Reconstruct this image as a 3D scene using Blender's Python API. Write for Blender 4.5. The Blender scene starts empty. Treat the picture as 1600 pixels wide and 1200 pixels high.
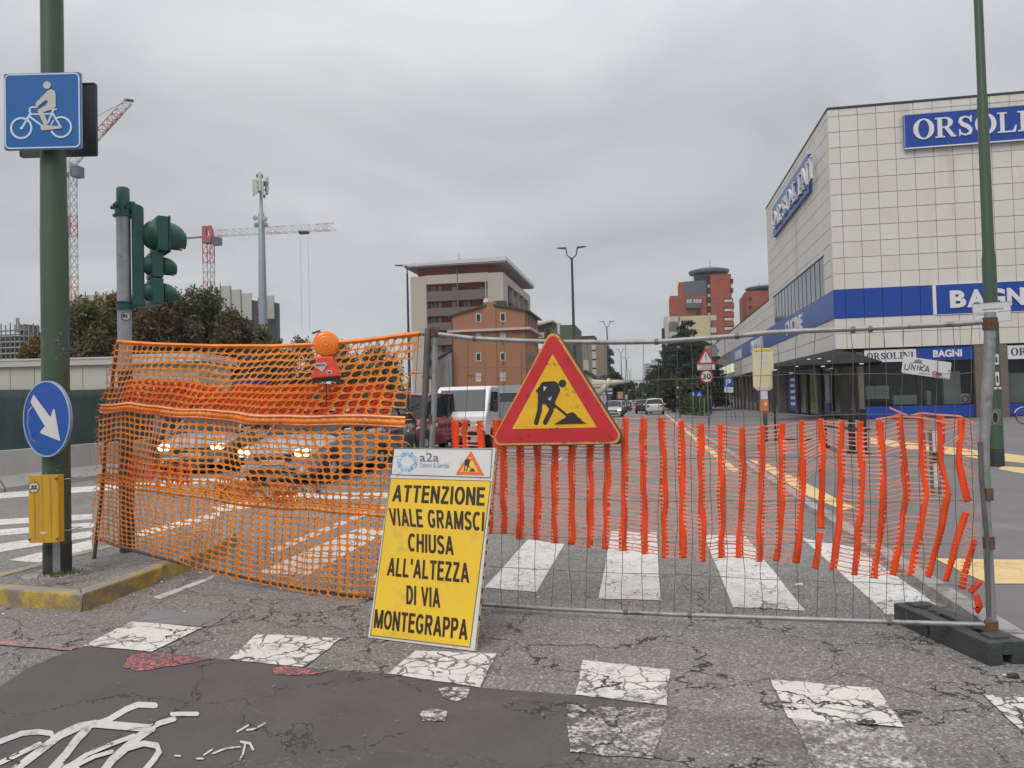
import bpy, math, random
import numpy as np
from mathutils import Vector, Matrix
R = math.radians
rng = random.Random(11)
sc = bpy.context.scene
col = sc.collection

# ------------------------------------------------------------------ camera
CAM_H = 1.5
FPX = 1200.0
YAW = math.atan(212 / FPX)
CAMROT = Matrix.Rotation(YAW, 3, 'Z') @ Matrix.Rotation(math.pi / 2 + R(1.43), 3, 'X') @ Matrix.Rotation(R(-1.43), 3, 'Z')
camd = bpy.data.cameras.new('camera')
camd.sensor_width = 36.0
camd.lens = 36.0 * FPX / 1600.0
camd.clip_start = 0.05
camd.clip_end = 6000
cam = bpy.data.objects.new('camera', camd)
col.objects.link(cam)
cam.matrix_world = Matrix.Translation((0, 0, CAM_H)) @ CAMROT.to_4x4()
sc.camera = cam

# ------------------------------------------------------------------ sky and light
SUN_EL, SUN_AZ = R(50), R(200)
world = bpy.data.worlds.new('World')
sc.world = world
world.use_nodes = True
wn, wl = world.node_tree.nodes, world.node_tree.links
for n in list(wn): wn.remove(n)
wo = wn.new('ShaderNodeOutputWorld'); bg = wn.new('ShaderNodeBackground')
bg.inputs['Strength'].default_value = 0.1
sky = wn.new('ShaderNodeTexSky'); sky.sky_type = 'NISHITA'; sky.sun_disc = False
sky.sun_elevation = SUN_EL; sky.sun_rotation = SUN_AZ
tc = wn.new('ShaderNodeTexCoord')
sep = wn.new('ShaderNodeSeparateXYZ'); wl.new(tc.outputs['Generated'], sep.inputs[0])
# clouds: flat layer seen in perspective (direction divided by its height)
zz = wn.new('ShaderNodeMath'); zz.operation = 'MAXIMUM'; wl.new(sep.outputs[2], zz.inputs[0]); zz.inputs[1].default_value = 0.0
za = wn.new('ShaderNodeMath'); za.operation = 'ADD'; wl.new(zz.outputs[0], za.inputs[0]); za.inputs[1].default_value = 0.3
dv = wn.new('ShaderNodeVectorMath'); dv.operation = 'DIVIDE'; wl.new(tc.outputs['Generated'], dv.inputs[0])
cmb = wn.new('ShaderNodeCombineXYZ')
for i in range(3): wl.new(za.outputs[0], cmb.inputs[i])
wl.new(cmb.outputs[0], dv.inputs[1])
nz = wn.new('ShaderNodeTexNoise'); nz.inputs['Scale'].default_value = 1.5; nz.inputs['Detail'].default_value = 6; nz.inputs['Roughness'].default_value = 0.5
nz.inputs['Distortion'].default_value = 0.9
wl.new(dv.outputs[0], nz.inputs['Vector'])
cr = wn.new('ShaderNodeValToRGB')
cr.color_ramp.elements[0].position = 0.28; cr.color_ramp.elements[0].color = (0.470, 0.480, 0.506, 1)
cr.color_ramp.elements[1].position = 0.72; cr.color_ramp.elements[1].color = (0.665, 0.675, 0.695, 1)
wl.new(nz.outputs['Fac'], cr.inputs[0])
# overcast sky is brighter towards the zenith (standard overcast luminance law)
gr = wn.new('ShaderNodeMath'); gr.operation = 'MULTIPLY_ADD'; wl.new(zz.outputs[0], gr.inputs[0]); gr.inputs[1].default_value = 14.0; gr.inputs[2].default_value = 10.0
# seen part of the sky (up to about 30 degrees) stays even in the photograph, so the rise starts above it
rise = wn.new('ShaderNodeMapRange'); rise.inputs['From Min'].default_value = 0.35; rise.inputs['From Max'].default_value = 1.0
rise.inputs['To Min'].default_value = 10.0; rise.inputs['To Max'].default_value = 26.0
wl.new(zz.outputs[0], rise.inputs['Value'])
ml = wn.new('ShaderNodeVectorMath'); ml.operation = 'SCALE'
wl.new(cr.outputs['Color'], ml.inputs[0]); wl.new(rise.outputs['Result'], ml.inputs['Scale'])
mx = wn.new('ShaderNodeMix'); mx.data_type = 'RGBA'; mx.inputs['Factor'].default_value = 0.95
wl.new(sky.outputs[0], mx.inputs['A']); wl.new(ml.outputs[0], mx.inputs['B'])
wl.new(mx.outputs['Result'], bg.inputs['Color']); wl.new(bg.outputs[0], wo.inputs['Surface'])
wn.remove(gr)

sund = bpy.data.lights.new('sun', 'SUN'); sund.energy = 1.5; sund.angle = R(35); sund.color = (1.0, 0.96, 0.9)
sun = bpy.data.objects.new('sun', sund); col.objects.link(sun)
# sun direction: azimuth measured like the sky texture's rotation
sd = Vector((math.sin(SUN_AZ) * math.cos(SUN_EL), math.cos(SUN_AZ) * math.cos(SUN_EL), math.sin(SUN_EL)))
sun.rotation_euler = sd.to_track_quat('Z', 'Y').to_euler()
sun.location = (0, 0, 60)

sc.view_settings.view_transform = 'Standard'; sc.view_settings.look = 'None'
sc.view_settings.exposure = 0.0; sc.view_settings.gamma = 1.0; sc.view_settings.use_curve_mapping = False

# ------------------------------------------------------------------ survey helpers: sight lines to points of the place
def ray(px, py): return CAMROT @ Vector(((px - 800) / FPX, (600 - py) / FPX, -1.0))
def G(px, py, z=0.0):
    d = ray(px, py); t = (z - CAM_H) / d.z
    return Vector((d.x * t, d.y * t, z))
def PY(px, py, Y):
    d = ray(px, py); t = Y / d.y
    return Vector((d.x * t, Y, CAM_H + d.z * t))
def PX(px, py, X):
    d = ray(px, py); t = X / d.x
    return Vector((X, d.y * t, CAM_H + d.z * t))
def PL(px, py, a, b):
    """point on the vertical plane through ground points a and b"""
    d = ray(px, py); n = Vector((b[1] - a[1], a[0] - b[0], 0))
    t = (n.x * a[0] + n.y * a[1]) / (n.x * d.x + n.y * d.y)
    return Vector((d.x * t, d.y * t, CAM_H + d.z * t))

# ------------------------------------------------------------------ materials
MATS = {}
def _mat(name):
    m = bpy.data.materials.new(name); m.use_nodes = True
    nt = m.node_tree; b = nt.nodes['Principled BSDF']
    return m, nt, b
def worn(name, c, rough=0.6, var=0.15, scale=4.0, metallic=0.0, dirt=None, damt=0.0, dscale=3.0, bump=0.0, bscale=60.0, streak=False, spec=0.5, emis=None, estr=1.0, coat=0.0):
    if name in MATS: return MATS[name]
    m, nt, b = _mat(name); N, L = nt.nodes, nt.links
    tcn = N.new('ShaderNodeNewGeometry')
    mp = N.new('ShaderNodeMapping'); L.new(tcn.outputs['Position'], mp.inputs['Vector'])
    if streak: mp.inputs['Scale'].default_value = (1, 1, 0.12)
    n1 = N.new('ShaderNodeTexNoise'); n1.inputs['Scale'].default_value = scale; n1.inputs['Detail'].default_value = 6; n1.inputs['Roughness'].default_value = 0.6
    L.new(mp.outputs[0], n1.inputs['Vector'])
    mr = N.new('ShaderNodeMapRange'); mr.inputs['From Min'].default_value = 0.3; mr.inputs['From Max'].default_value = 0.7
    mr.inputs['To Min'].default_value = 1 - var; mr.inputs['To Max'].default_value = 1 + var
    L.new(n1.outputs['Fac'], mr.inputs['Value'])
    vm = N.new('ShaderNodeVectorMath'); vm.operation = 'SCALE'; vm.inputs[0].default_value = c[:3]; L.new(mr.outputs['Result'], vm.inputs['Scale'])
    last = vm.outputs[0]
    if dirt is not None and damt > 0:
        n2 = N.new('ShaderNodeTexNoise'); n2.inputs['Scale'].default_value = dscale; n2.inputs['Detail'].default_value = 9; n2.inputs['Roughness'].default_value = 0.7
        L.new(mp.outputs[0], n2.inputs['Vector'])
        r2 = N.new('ShaderNodeMapRange'); r2.inputs['From Min'].default_value = 0.68 - 0.35 * damt; r2.inputs['From Max'].default_value = 0.78 - 0.3 * damt
        L.new(n2.outputs['Fac'], r2.inputs['Value'])
        mc = N.new('ShaderNodeMix'); mc.data_type = 'RGBA'; L.new(r2.outputs['Result'], mc.inputs['Factor'])
        L.new(last, mc.inputs['A']); mc.inputs['B'].default_value = (*dirt[:3], 1); last = mc.outputs['Result']
    L.new(last, b.inputs['Base Color'])
    b.inputs['Roughness'].default_value = rough; b.inputs['Metallic'].default_value = metallic
    b.inputs['Specular IOR Level'].default_value = spec; b.inputs['Coat Weight'].default_value = coat
    if emis is not None:
        b.inputs['Emission Color'].default_value = (*emis, 1); b.inputs['Emission Strength'].default_value = estr
    if bump > 0:
        n3 = N.new('ShaderNodeTexNoise'); n3.inputs['Scale'].default_value = bscale; n3.inputs['Detail'].default_value = 4
        L.new(mp.outputs[0], n3.inputs['Vector'])
        bp = N.new('ShaderNodeBump'); bp.inputs['Strength'].default_value = bump; bp.inputs['Distance'].default_value = 0.01
        L.new(n3.outputs['Fac'], bp.inputs['Height']); L.new(bp.outputs[0], b.inputs['Normal'])
    MATS[name] = m
    return m
def glass(name, c=(0.02, 0.025, 0.03), rough=0.05, alpha=0.0, spec=0.6):
    """dark window pane: reflects the sky; alpha > 0 lets some of what is behind show"""
    if name in MATS: return MATS[name]
    m, nt, b = _mat(name)
    b.inputs['Base Color'].default_value = (*c, 1); b.inputs['Roughness'].default_value = rough
    b.inputs['IOR'].default_value = 1.5; b.inputs['Specular IOR Level'].default_value = spec
    if alpha:
        N, L = nt.nodes, nt.links
        tr = N.new('ShaderNodeBsdfTransparent'); mx = N.new('ShaderNodeMixShader'); mx.inputs[0].default_value = alpha
        L.new(b.outputs[0], mx.inputs[1]); L.new(tr.outputs[0], mx.inputs[2]); L.new(mx.outputs[0], N['Material Output'].inputs['Surface'])
    MATS[name] = m
    return m

# ------------------------------------------------------------------ mesh building
class MB:
    def __init__(s): s.v = []; s.f = []; s.m = []
    def add(s, vs, fs, mi=0):
        o = len(s.v); s.v.extend([tuple(v) for v in vs]); s.f.extend([tuple(i + o for i in f) for f in fs]); s.m.extend([mi] * len(fs)); return s
    def box(s, x0, x1, y0, y1, z0, z1, mi=0):
        return s.add([(x0, y0, z0), (x1, y0, z0), (x1, y1, z0), (x0, y1, z0), (x0, y0, z1), (x1, y0, z1), (x1, y1, z1), (x0, y1, z1)],
                     [(0, 3, 2, 1), (4, 5, 6, 7), (0, 1, 5, 4), (1, 2, 6, 5), (2, 3, 7, 6), (3, 0, 4, 7)], mi)
    def hexa(s, p, mi=0):
        """eight corners: four of one end, four of the other"""
        return s.add(p, [(0, 3, 2, 1), (4, 5, 6, 7), (0, 1, 5, 4), (1, 2, 6, 5), (2, 3, 7, 6), (3, 0, 4, 7)], mi)
    def bar(s, a, b, w, h=None, mi=0):
        a = Vector(a); b = Vector(b); h = h or w; d = (b - a).normalized()
        up = Vector((0, 0, 1)) if abs(d.z) < 0.95 else Vector((0, 1, 0))
        x = d.cross(up).normalized() * w / 2; y = x.cross(d).normalized() * h / 2
        return s.hexa([a - x - y, a + x - y, a + x + y, a - x + y, b - x - y, b + x - y, b + x + y, b - x + y], mi)
    def prism(s, pts, y0, y1, mi=0):
        """XZ outline (counter-clockwise seen from -Y) extruded from y0 (front) to y1"""
        n = len(pts)
        ar = sum(pts[i][0] * pts[(i + 1) % n][1] - pts[(i + 1) % n][0] * pts[i][1] for i in range(n))
        if ar < 0: pts = pts[::-1]
        vs = [(x, y0, z) for x, z in pts] + [(x, y1, z) for x, z in pts]
        fs = [tuple(range(n)), tuple(range(2 * n - 1, n - 1, -1))] + [(i, i + n, (i + 1) % n + n, (i + 1) % n) for i in range(n)]
        return s.add(vs, fs, mi)
    def slab(s, pts, z0, z1, mi=0):
        """XY outline extruded upwards"""
        n = len(pts)
        ar = sum(pts[i][0] * pts[(i + 1) % n][1] - pts[(i + 1) % n][0] * pts[i][1] for i in range(n))
        if ar < 0: pts = pts[::-1]
        vs = [(p[0], p[1], z1) for p in pts] + [(p[0], p[1], z0) for p in pts]
        fs = [tuple(range(n)), tuple(range(2 * n - 1, n - 1, -1))] + [(i, i + n, (i + 1) % n + n, (i + 1) % n) for i in range(n)]
        return s.add(vs, fs, mi)
    def flat(s, pts, z, mi=0):
        n = len(pts); ar = sum(pts[i][0] * pts[(i + 1) % n][1] - pts[(i + 1) % n][0] * pts[i][1] for i in range(n))
        if ar < 0: pts = pts[::-1]
        return s.add([(p[0], p[1], z) for p in pts], [tuple(range(n))], mi)
    def ring(s, cx, cz, ro, ri, y0, y1, n=32, mi=0, rzo=None, rzi=None):
        rzo = rzo or ro; rzi = rzi or ri; vs = []; fs = []
        for i in range(n):
            a = 2 * math.pi * i / n; c, q = math.cos(a), math.sin(a)
            vs += [(cx + ro * c, y0, cz + rzo * q), (cx + ri * c, y0, cz + rzi * q), (cx + ro * c, y1, cz + rzo * q), (cx + ri * c, y1, cz + rzi * q)]
        for i in range(n):
            a = 4 * i; b = 4 * ((i + 1) % n)
            fs += [(a, b, b + 1, a + 1), (a + 2, a + 3, b + 3, b + 2), (a, a + 2, b + 2, b), (a + 1, b + 1, b + 3, a + 3)]
        return s.add(vs, fs, mi)
    def disc(s, cx, cz, r, y0, y1, n=24, mi=0, rz=None):
        rz = rz or r
        return s.prism([(cx + r * math.cos(2 * math.pi * i / n), cz + rz * math.sin(2 * math.pi * i / n)) for i in range(n)], y0, y1, mi)
    def stroke(s, pts, w, y0, y1, mi=0, capped=True, w2=None):
        """thick line of XZ points as one extruded outline"""
        return s.prism(outline(pts, w, capped, w2), y0, y1, mi)
    def tube(s, pts, r, n=8, mi=0, cap=True):
        pts = [Vector(p) for p in pts]; rs = r if isinstance(r, (list, tuple)) else [r] * len(pts)
        t0 = (pts[1] - pts[0]).normalized(); up = Vector((0, 0, 1)) if abs(t0.z) < 0.9 else Vector((1, 0, 0))
        x = t0.cross(up).normalized(); vs = []; fs = []
        for i, p in enumerate(pts):
            t = (pts[min(i + 1, len(pts) - 1)] - pts[max(i - 1, 0)]).normalized()
            x = (x - t * x.dot(t)).normalized(); y = t.cross(x)
            for k in range(n):
                a = 2 * math.pi * k / n; vs.append(p + (x * math.cos(a) + y * math.sin(a)) * rs[i])
        for i in range(len(pts) - 1):
            for k in range(n):
                a = i * n + k; b = i * n + (k + 1) % n; fs.append((a, b, b + n, a + n))
        if cap: fs += [tuple(range(n - 1, -1, -1)), tuple(range((len(pts) - 1) * n, len(pts) * n))]
        return s.add(vs, fs, mi)
    def lathe(s, prof, n=24, mi=0, c=(0, 0, 0), axis='Z'):
        vs = []; fs = []
        for r_, h in prof:
            for k in range(n):
                a = 2 * math.pi * k / n; x, y = r_ * math.cos(a), r_ * math.sin(a)
                vs.append((c[0] + x, c[1] + y, c[2] + h) if axis == 'Z' else ((c[0] + x, c[1] + h, c[2] + y) if axis == 'Y' else (c[0] + h, c[1] + x, c[2] + y)))
        for i in range(len(prof) - 1):
            for k in range(n):
                a = i * n + k; b = i * n + (k + 1) % n; fs.append((a, b, b + n, a + n))
        fs += [tuple(range(n - 1, -1, -1)), tuple(range((len(prof) - 1) * n, len(prof) * n))]
        return s.add(vs, fs, mi)
    def mesh(s, name, mats, smooth=False):
        me = bpy.data.meshes.new(name); me.from_pydata(s.v, [], s.f)
        mats = mats if isinstance(mats, (list, tuple)) else [mats]
        for m in mats: me.materials.append(m)
        if len(mats) > 1: me.polygons.foreach_set('material_index', s.m)
        me.polygons.foreach_set('use_smooth', [bool(smooth)] * len(me.polygons))
        me.update()
        if smooth and smooth is not True: me.set_sharp_from_angle(angle=R(smooth))
        return me
    def build(s, name, mats, parent=None, smooth=False, loc=None, bevel=0.0, solid=0.0, subd=0):
        o = bpy.data.objects.new(name, s.mesh(name, mats, smooth)); col.objects.link(o)
        if parent is not None: o.parent = parent
        if loc is not None: o.location = loc
        if subd:
            md = o.modifiers.new('sub', 'SUBSURF'); md.levels = subd; md.render_levels = subd
        if solid:
            md = o.modifiers.new('solid', 'SOLIDIFY'); md.thickness = solid; md.offset = 0
        if bevel:
            md = o.modifiers.new('bevel', 'BEVEL'); md.width = bevel; md.segments = 2; md.limit_method = 'ANGLE'; md.angle_limit = R(35)
        return o
def outline(pts, w, capped=True, w2=None):
    w2 = w if w2 is None else w2; n = len(pts); Lh = []; Rh = []
    for i, p in enumerate(pts):
        a = pts[max(i - 1, 0)]; b = pts[min(i + 1, n - 1)]
        dx, dz = b[0] - a[0], b[1] - a[1]; l = math.hypot(dx, dz) or 1; nx, nz_ = -dz / l, dx / l
        hw = (w + (w2 - w) * i / max(n - 1, 1)) / 2
        if 0 < i < n - 1:
            d1 = Vector((p[0] - a[0], p[1] - a[1])).normalized(); d2 = Vector((b[0] - p[0], b[1] - p[1])).normalized()
            c = max(0.5, math.sqrt(max(0.0, (1 + d1.dot(d2)) / 2))); hw /= c
        Lh.append((p[0] + nx * hw, p[1] + nz_ * hw)); Rh.append((p[0] - nx * hw, p[1] - nz_ * hw))
    if capped:
        def capf(p, frm, k):
            a0 = math.atan2(frm[1] - p[1], frm[0] - p[0]); r_ = math.hypot(frm[0] - p[0], frm[1] - p[1])
            return [(p[0] + r_ * math.cos(a0 - math.pi * j / k), p[1] + r_ * math.sin(a0 - math.pi * j / k)) for j in range(1, k)]
        return Lh + capf(pts[-1], Lh[-1], 5) + Rh[::-1] + capf(pts[0], Rh[0], 5)
    return Lh + Rh[::-1]
def thing(name, label, cat, loc=(0, 0, 0), rz=0.0, group=None):
    o = bpy.data.objects.new(name, None); col.objects.link(o); o.empty_display_size = 0.3
    o.location = loc; o.rotation_euler = (0, 0, rz); o['label'] = label; o['category'] = cat
    if group: o['group'] = group
    return o
def tag(o, label, cat, group=None):
    o['label'] = label; o['category'] = cat
    if group: o['group'] = group
    return o
def struct(o, kind='structure'): o['kind'] = kind; return o
def dup(root, loc=None, rz=None, label=None, group=None):
    r_ = root.copy(); col.objects.link(r_)
    if loc is not None: r_.location = loc
    if rz is not None: r_.rotation_euler = (0, 0, rz)
    if label: r_['label'] = label
    if group: r_['group'] = group
    for ch in list(root.children):
        c = ch.copy(); col.objects.link(c); c.parent = r_
        for g in ch.children:
            d = g.copy(); col.objects.link(d); d.parent = c
    return r_
_tcache = {}
def text(s, h, w, y0=-0.004, y1=0.0, bold=0.0, cx=0.0, cz=0.0, mb=None, shear=0.0):
    """lettering h high and w wide, centred on (cx, cz), standing in the XZ plane"""
    key = (s, bold)
    if key not in _tcache:
        cu = bpy.data.curves.new('lettering', 'FONT'); cu.body = s; cu.size = 1.0; cu.extrude = 0.5; cu.offset = bold; cu.resolution_u = 3
        ob = bpy.data.objects.new('lettering', cu); col.objects.link(ob)
        bpy.context.view_layer.update()
        me = bpy.data.meshes.new_from_object(ob.evaluated_get(bpy.context.evaluated_depsgraph_get()))
        vs = [tuple(v.co) for v in me.vertices]; fs = [tuple(p.vertices) for p in me.polygons]
        bpy.data.objects.remove(ob); bpy.data.curves.remove(cu); bpy.data.meshes.remove(me)
        _tcache[key] = (vs, fs)
    vs, fs = _tcache[key]
    x0 = min(v[0] for v in vs); x1 = max(v[0] for v in vs); a0 = min(v[1] for v in vs); a1 = max(v[1] for v in vs)
    out = []
    for x, y, z in vs:
        zz_ = (y - a0) / (a1 - a0) - 0.5
        out.append((cx + ((x - x0) / (x1 - x0) - 0.5) * w + shear * zz_ * h, y0 if z > 0 else y1, cz + zz_ * h))
    mb = mb or MB(); mb.add(out, fs); return mb
def on_ground(pts, z): return [G(x, y, z) for x, y in pts]
# ================================================================== GROUND AND ROAD
def nd(nt, t, **k):
    n = nt.nodes.new(t)
    for a, v in k.items():
        if hasattr(n, a): setattr(n, a, v)
        else: n.inputs[a.replace('_', ' ')].default_value = v
    return n
def mixc(nt, f, a, b):
    m = nt.nodes.new('ShaderNodeMix'); m.data_type = 'RGBA'
    for s_, v in (('Factor', f), ('A', a), ('B', b)):
        if isinstance(v, bpy.types.NodeSocket): nt.links.new(v, m.inputs[s_])
        else: m.inputs[s_].default_value = v if s_ == 'Factor' else (*v[:3], 1)
    return m.outputs['Result']
def mth(nt, op, a, b=0.0, clamp=False):
    m = nt.nodes.new('ShaderNodeMath'); m.operation = op; m.use_clamp = clamp
    for i, v in enumerate((a, b)):
        if isinstance(v, bpy.types.NodeSocket): nt.links.new(v, m.inputs[i])
        else: m.inputs[i].default_value = v
    return m.outputs[0]
def rmp(nt, v, a, b, c=0.0, d=1.0, smooth=False):
    m = nt.nodes.new('ShaderNodeMapRange'); m.clamp = True
    if smooth: m.interpolation_type = 'SMOOTHSTEP'
    nt.links.new(v, m.inputs['Value'])
    for s_, x in (('From Min', a), ('From Max', b), ('To Min', c), ('To Max', d)): m.inputs[s_].default_value = x
    return m.outputs['Result']
def noise(nt, vec, scale, detail=4, rough=0.55, dist=0.0):
    n = nd(nt, 'ShaderNodeTexNoise'); n.inputs['Scale'].default_value = scale; n.inputs['Detail'].default_value = detail
    n.inputs['Roughness'].default_value = rough; n.inputs['Distortion'].default_value = dist; nt.links.new(vec, n.inputs['Vector']); return n
# node group: colour, crack mask and height of the old asphalt at a world position, shared by the road and by the paint on it
ag = bpy.data.node_groups.new('old_asphalt', 'ShaderNodeTree')
for nm, tp in (('Color', 'NodeSocketColor'), ('Crack', 'NodeSocketFloat'), ('Height', 'NodeSocketFloat')):
    ag.interface.new_socket(nm, in_out='OUTPUT', socket_type=tp)
go = ag.nodes.new('NodeGroupOutput'); geo = ag.nodes.new('ShaderNodeNewGeometry'); pos = geo.outputs['Position']
spx = ag.nodes.new('ShaderNodeSeparateXYZ'); ag.links.new(pos, spx.inputs[0])
big = noise(ag, pos, 0.35, 4); mid = noise(ag, pos, 5.0, 7, 0.65); fine = noise(ag, pos, 60, 3, 0.7)
vor = nd(ag, 'ShaderNodeTexVoronoi'); vor.inputs['Scale'].default_value = 95; ag.links.new(pos, vor.inputs['Vector'])
vs_ = ag.nodes.new('ShaderNodeSeparateXYZ'); ag.links.new(vor.outputs['Color'], vs_.inputs[0])
spk = rmp(ag, vs_.outputs[0], 0.0, 1.0, 0.62, 1.36); lite = rmp(ag, vs_.outputs[1], 0.90, 0.99, 0.0, 1.0)
base = mth(ag, 'MULTIPLY', spk, rmp(ag, big.outputs['Fac'], 0.3, 0.7, 0.80, 1.20))
base = mth(ag, 'MULTIPLY', base, rmp(ag, mid.outputs['Fac'], 0.3, 0.72, 0.84, 1.15))
base = mth(ag, 'MULTIPLY', base, rmp(ag, fine.outputs['Fac'], 0.3, 0.7, 0.8, 1.2))
# tyre tracks polished into the lanes
scl = ag.nodes.new('ShaderNodeVectorMath'); scl.operation = 'SCALE'; scl.inputs[0].default_value = (0.190, 0.178, 0.168); ag.links.new(base, scl.inputs['Scale'])
colr = mixc(ag, lite, scl.outputs[0], (0.42, 0.40, 0.38))
# cracks
dn = noise(ag, pos, 2.2, 5, 0.6)
dsub = ag.nodes.new('ShaderNodeVectorMath'); dsub.operation = 'SUBTRACT'; ag.links.new(dn.outputs['Color'], dsub.inputs[0]); dsub.inputs[1].default_value = (0.5, 0.5, 0.5)
dsc = ag.nodes.new('ShaderNodeVectorMath'); dsc.operation = 'SCALE'; ag.links.new(dsub.outputs[0], dsc.inputs[0]); dsc.inputs['Scale'].default_value = 0.75
dad = ag.nodes.new('ShaderNodeVectorMath'); dad.operation = 'ADD'; ag.links.new(pos, dad.inputs[0]); ag.links.new(dsc.outputs[0], dad.inputs[1])
def crack(scale, w, mask):
    v = nd(ag, 'ShaderNodeTexVoronoi', feature='DISTANCE_TO_EDGE'); v.inputs['Scale'].default_value = scale; ag.links.new(dad.outputs[0], v.inputs['Vector'])
    wn_ = noise(ag, pos, 9.0, 3)
    ww = rmp(ag, wn_.outputs['Fac'], 0.35, 0.7, w * 0.5, w * 1.6)
    c = mth(ag, 'SUBTRACT', 1.0, mth(ag, 'DIVIDE', v.outputs['Distance'], ww), clamp=True)
    return mth(ag, 'MULTIPLY', mth(ag, 'MULTIPLY', c, 2.2, clamp=True), mask)
m1 = noise(ag, pos, 0.55, 3); near = rmp(ag, spx.outputs[1], 4.9, 8.0, 1.0, 0.10)
mask1 = mth(ag, 'MULTIPLY', rmp(ag, m1.outputs['Fac'], 0.38, 0.46), near)
m2 = noise(ag, pos, 0.9, 3); close = rmp(ag, spx.outputs[1], 4.6, 5.6, 1.0, 0.0)
# the crossing's own paint band is crazed more finely
mask2 = mth(ag, 'MULTIPLY', rmp(ag, m2.outputs['Fac'], 0.57, 0.63), mth(ag, 'MAXIMUM', close, 0.35))
ck = mth(ag, 'MAXIMUM', crack(1.2, 0.012, mask1), crack(4.4, 0.028, mask2))
colr = mixc(ag, mth(ag, 'MULTIPLY', ck, 0.85), colr, (0.018, 0.016, 0.015))
ag.links.new(colr, go.inputs['Color']); ag.links.new(ck, go.inputs['Crack'])
hh = mth(ag, 'SUBTRACT', mth(ag, 'ADD', mth(ag, 'MULTIPLY', vs_.outputs[0], 0.5), mth(ag, 'MULTIPLY', fine.outputs['Fac'], 0.8)), mth(ag, 'MULTIPLY', ck, 2.5))
ag.links.new(hh, go.inputs['Height'])
LN_C = (0.092, 0.083, 0.082)
def wear_edge(nt, p, f, edge):      # wear grows across the lane
    sx = nt.nodes.new('ShaderNodeSeparateXYZ'); nt.links.new(p, sx.inputs[0])
    e = rmp(nt, sx.outputs[0], edge[0], edge[1], 0.0, edge[2])
    n6 = noise(nt, p, 1.6, 6, 0.6); n7 = noise(nt, p, 42.0, 5, 0.7)
    q = mth(nt, 'ADD', mth(nt, 'MULTIPLY', n6.outputs['Fac'], 0.55), mth(nt, 'MULTIPLY', n7.outputs['Fac'], 0.6))
    return mth(nt, 'MULTIPLY', f, rmp(nt, mth(nt, 'SUBTRACT', q, e), 0.18, 0.34))
def road_mat(name, paint=None, wear=0.5, band=0.06, paint_var=0.08, wscale=7.0, edge=None, crackw=1.0, speck=0.0, craze=0.0, under=None):
    """asphalt, or worn paint lying on it: the paint is missing in the cracks and where the wear noise says so"""
    m, nt, b = _mat(name); g = nt.nodes.new('ShaderNodeGroup'); g.node_tree = ag
    ge = nt.nodes.new('ShaderNodeNewGeometry'); p = ge.outputs['Position']
    last = g.outputs['Color']; rough = 0.88
    if under:     # this paint lies on the coated lane, not on bare asphalt
        n8 = noise(nt, p, 3.0, 6); s8 = nt.nodes.new('ShaderNodeVectorMath'); s8.operation = 'SCALE'; s8.inputs[0].default_value = under; nt.links.new(rmp(nt, n8.outputs['Fac'], .3, .7, .9, 1.1), s8.inputs['Scale'])
        last = mixc(nt, wear_edge(nt, p, mth(nt, 'SUBTRACT', 1.0, g.outputs['Crack'], clamp=True), EDGE), last, s8.outputs[0])
    if paint:
        n = noise(nt, p, wscale, 10, 0.72); f = rmp(nt, n.outputs['Fac'], wear - band, wear + band)
        if speck:
            n5 = noise(nt, p, 55.0, 4, 0.6); f = mth(nt, 'MULTIPLY', f, rmp(nt, n5.outputs['Fac'], 0.5 * speck + 0.02, 0.5 * speck + 0.14))
        if edge: f = wear_edge(nt, p, f, edge)
        f = mth(nt, 'MULTIPLY', f, mth(nt, 'SUBTRACT', 1.0, mth(nt, 'MULTIPLY', g.outputs['Crack'], crackw), clamp=True))
        if craze:
            dq = noise(nt, p, 6.0, 4); av = nt.nodes.new('ShaderNodeVectorMath'); av.operation = 'MULTIPLY_ADD'; nt.links.new(dq.outputs['Color'], av.inputs[0]); av.inputs[1].default_value = (.16, .16, .16); nt.links.new(p, av.inputs[2])
            vz = nd(nt, 'ShaderNodeTexVoronoi', feature='DISTANCE_TO_EDGE'); vz.inputs['Scale'].default_value = 8.5; nt.links.new(av.outputs[0], vz.inputs['Vector'])
            nz2 = noise(nt, p, 2.6, 4); wz = rmp(nt, nz2.outputs['Fac'], .38, .62, .0, .09 * craze)
            cz = mth(nt, 'LESS_THAN', vz.outputs['Distance'], wz); f = mth(nt, 'MULTIPLY', f, mth(nt, 'SUBTRACT', 1.0, cz))
        n2 = noise(nt, p, 3.0, 6); n3 = noise(nt, p, 38.0, 4)
        vv = mth(nt, 'MULTIPLY', rmp(nt, n2.outputs['Fac'], 0.3, 0.7, 1 - paint_var, 1 + paint_var), rmp(nt, n3.outputs['Fac'], 0.3, 0.7, 0.93, 1.06))
        s_ = nt.nodes.new('ShaderNodeVectorMath'); s_.operation = 'SCALE'; s_.inputs[0].default_value = paint; nt.links.new(vv, s_.inputs['Scale'])
        last = mixc(nt, f, last, s_.outputs[0]); rough = 0.8
    nt.links.new(last, b.inputs['Base Color']); b.inputs['Roughness'].default_value = rough; b.inputs['Specular IOR Level'].default_value = 0.3
    bp = nt.nodes.new('ShaderNodeBump'); bp.inputs['Strength'].default_value = 0.45 if not paint else 0.25; bp.inputs['Distance'].default_value = 0.006
    nt.links.new(g.outputs['Height'], bp.inputs['Height']); nt.links.new(bp.outputs[0], b.inputs['Normal'])
    MATS[name] = m; return m
EDGE = (-1.3, 0.3, 0.38)
ASPH = road_mat('asphalt_old')
WHITE = road_mat('road_paint_white', (0.58, 0.56, 0.53), wear=0.37, craze=.35)
WHITE2 = road_mat('road_paint_white_crazed', (0.60, 0.58, 0.55), wear=0.40, wscale=5.0, craze=1.0)
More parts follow.
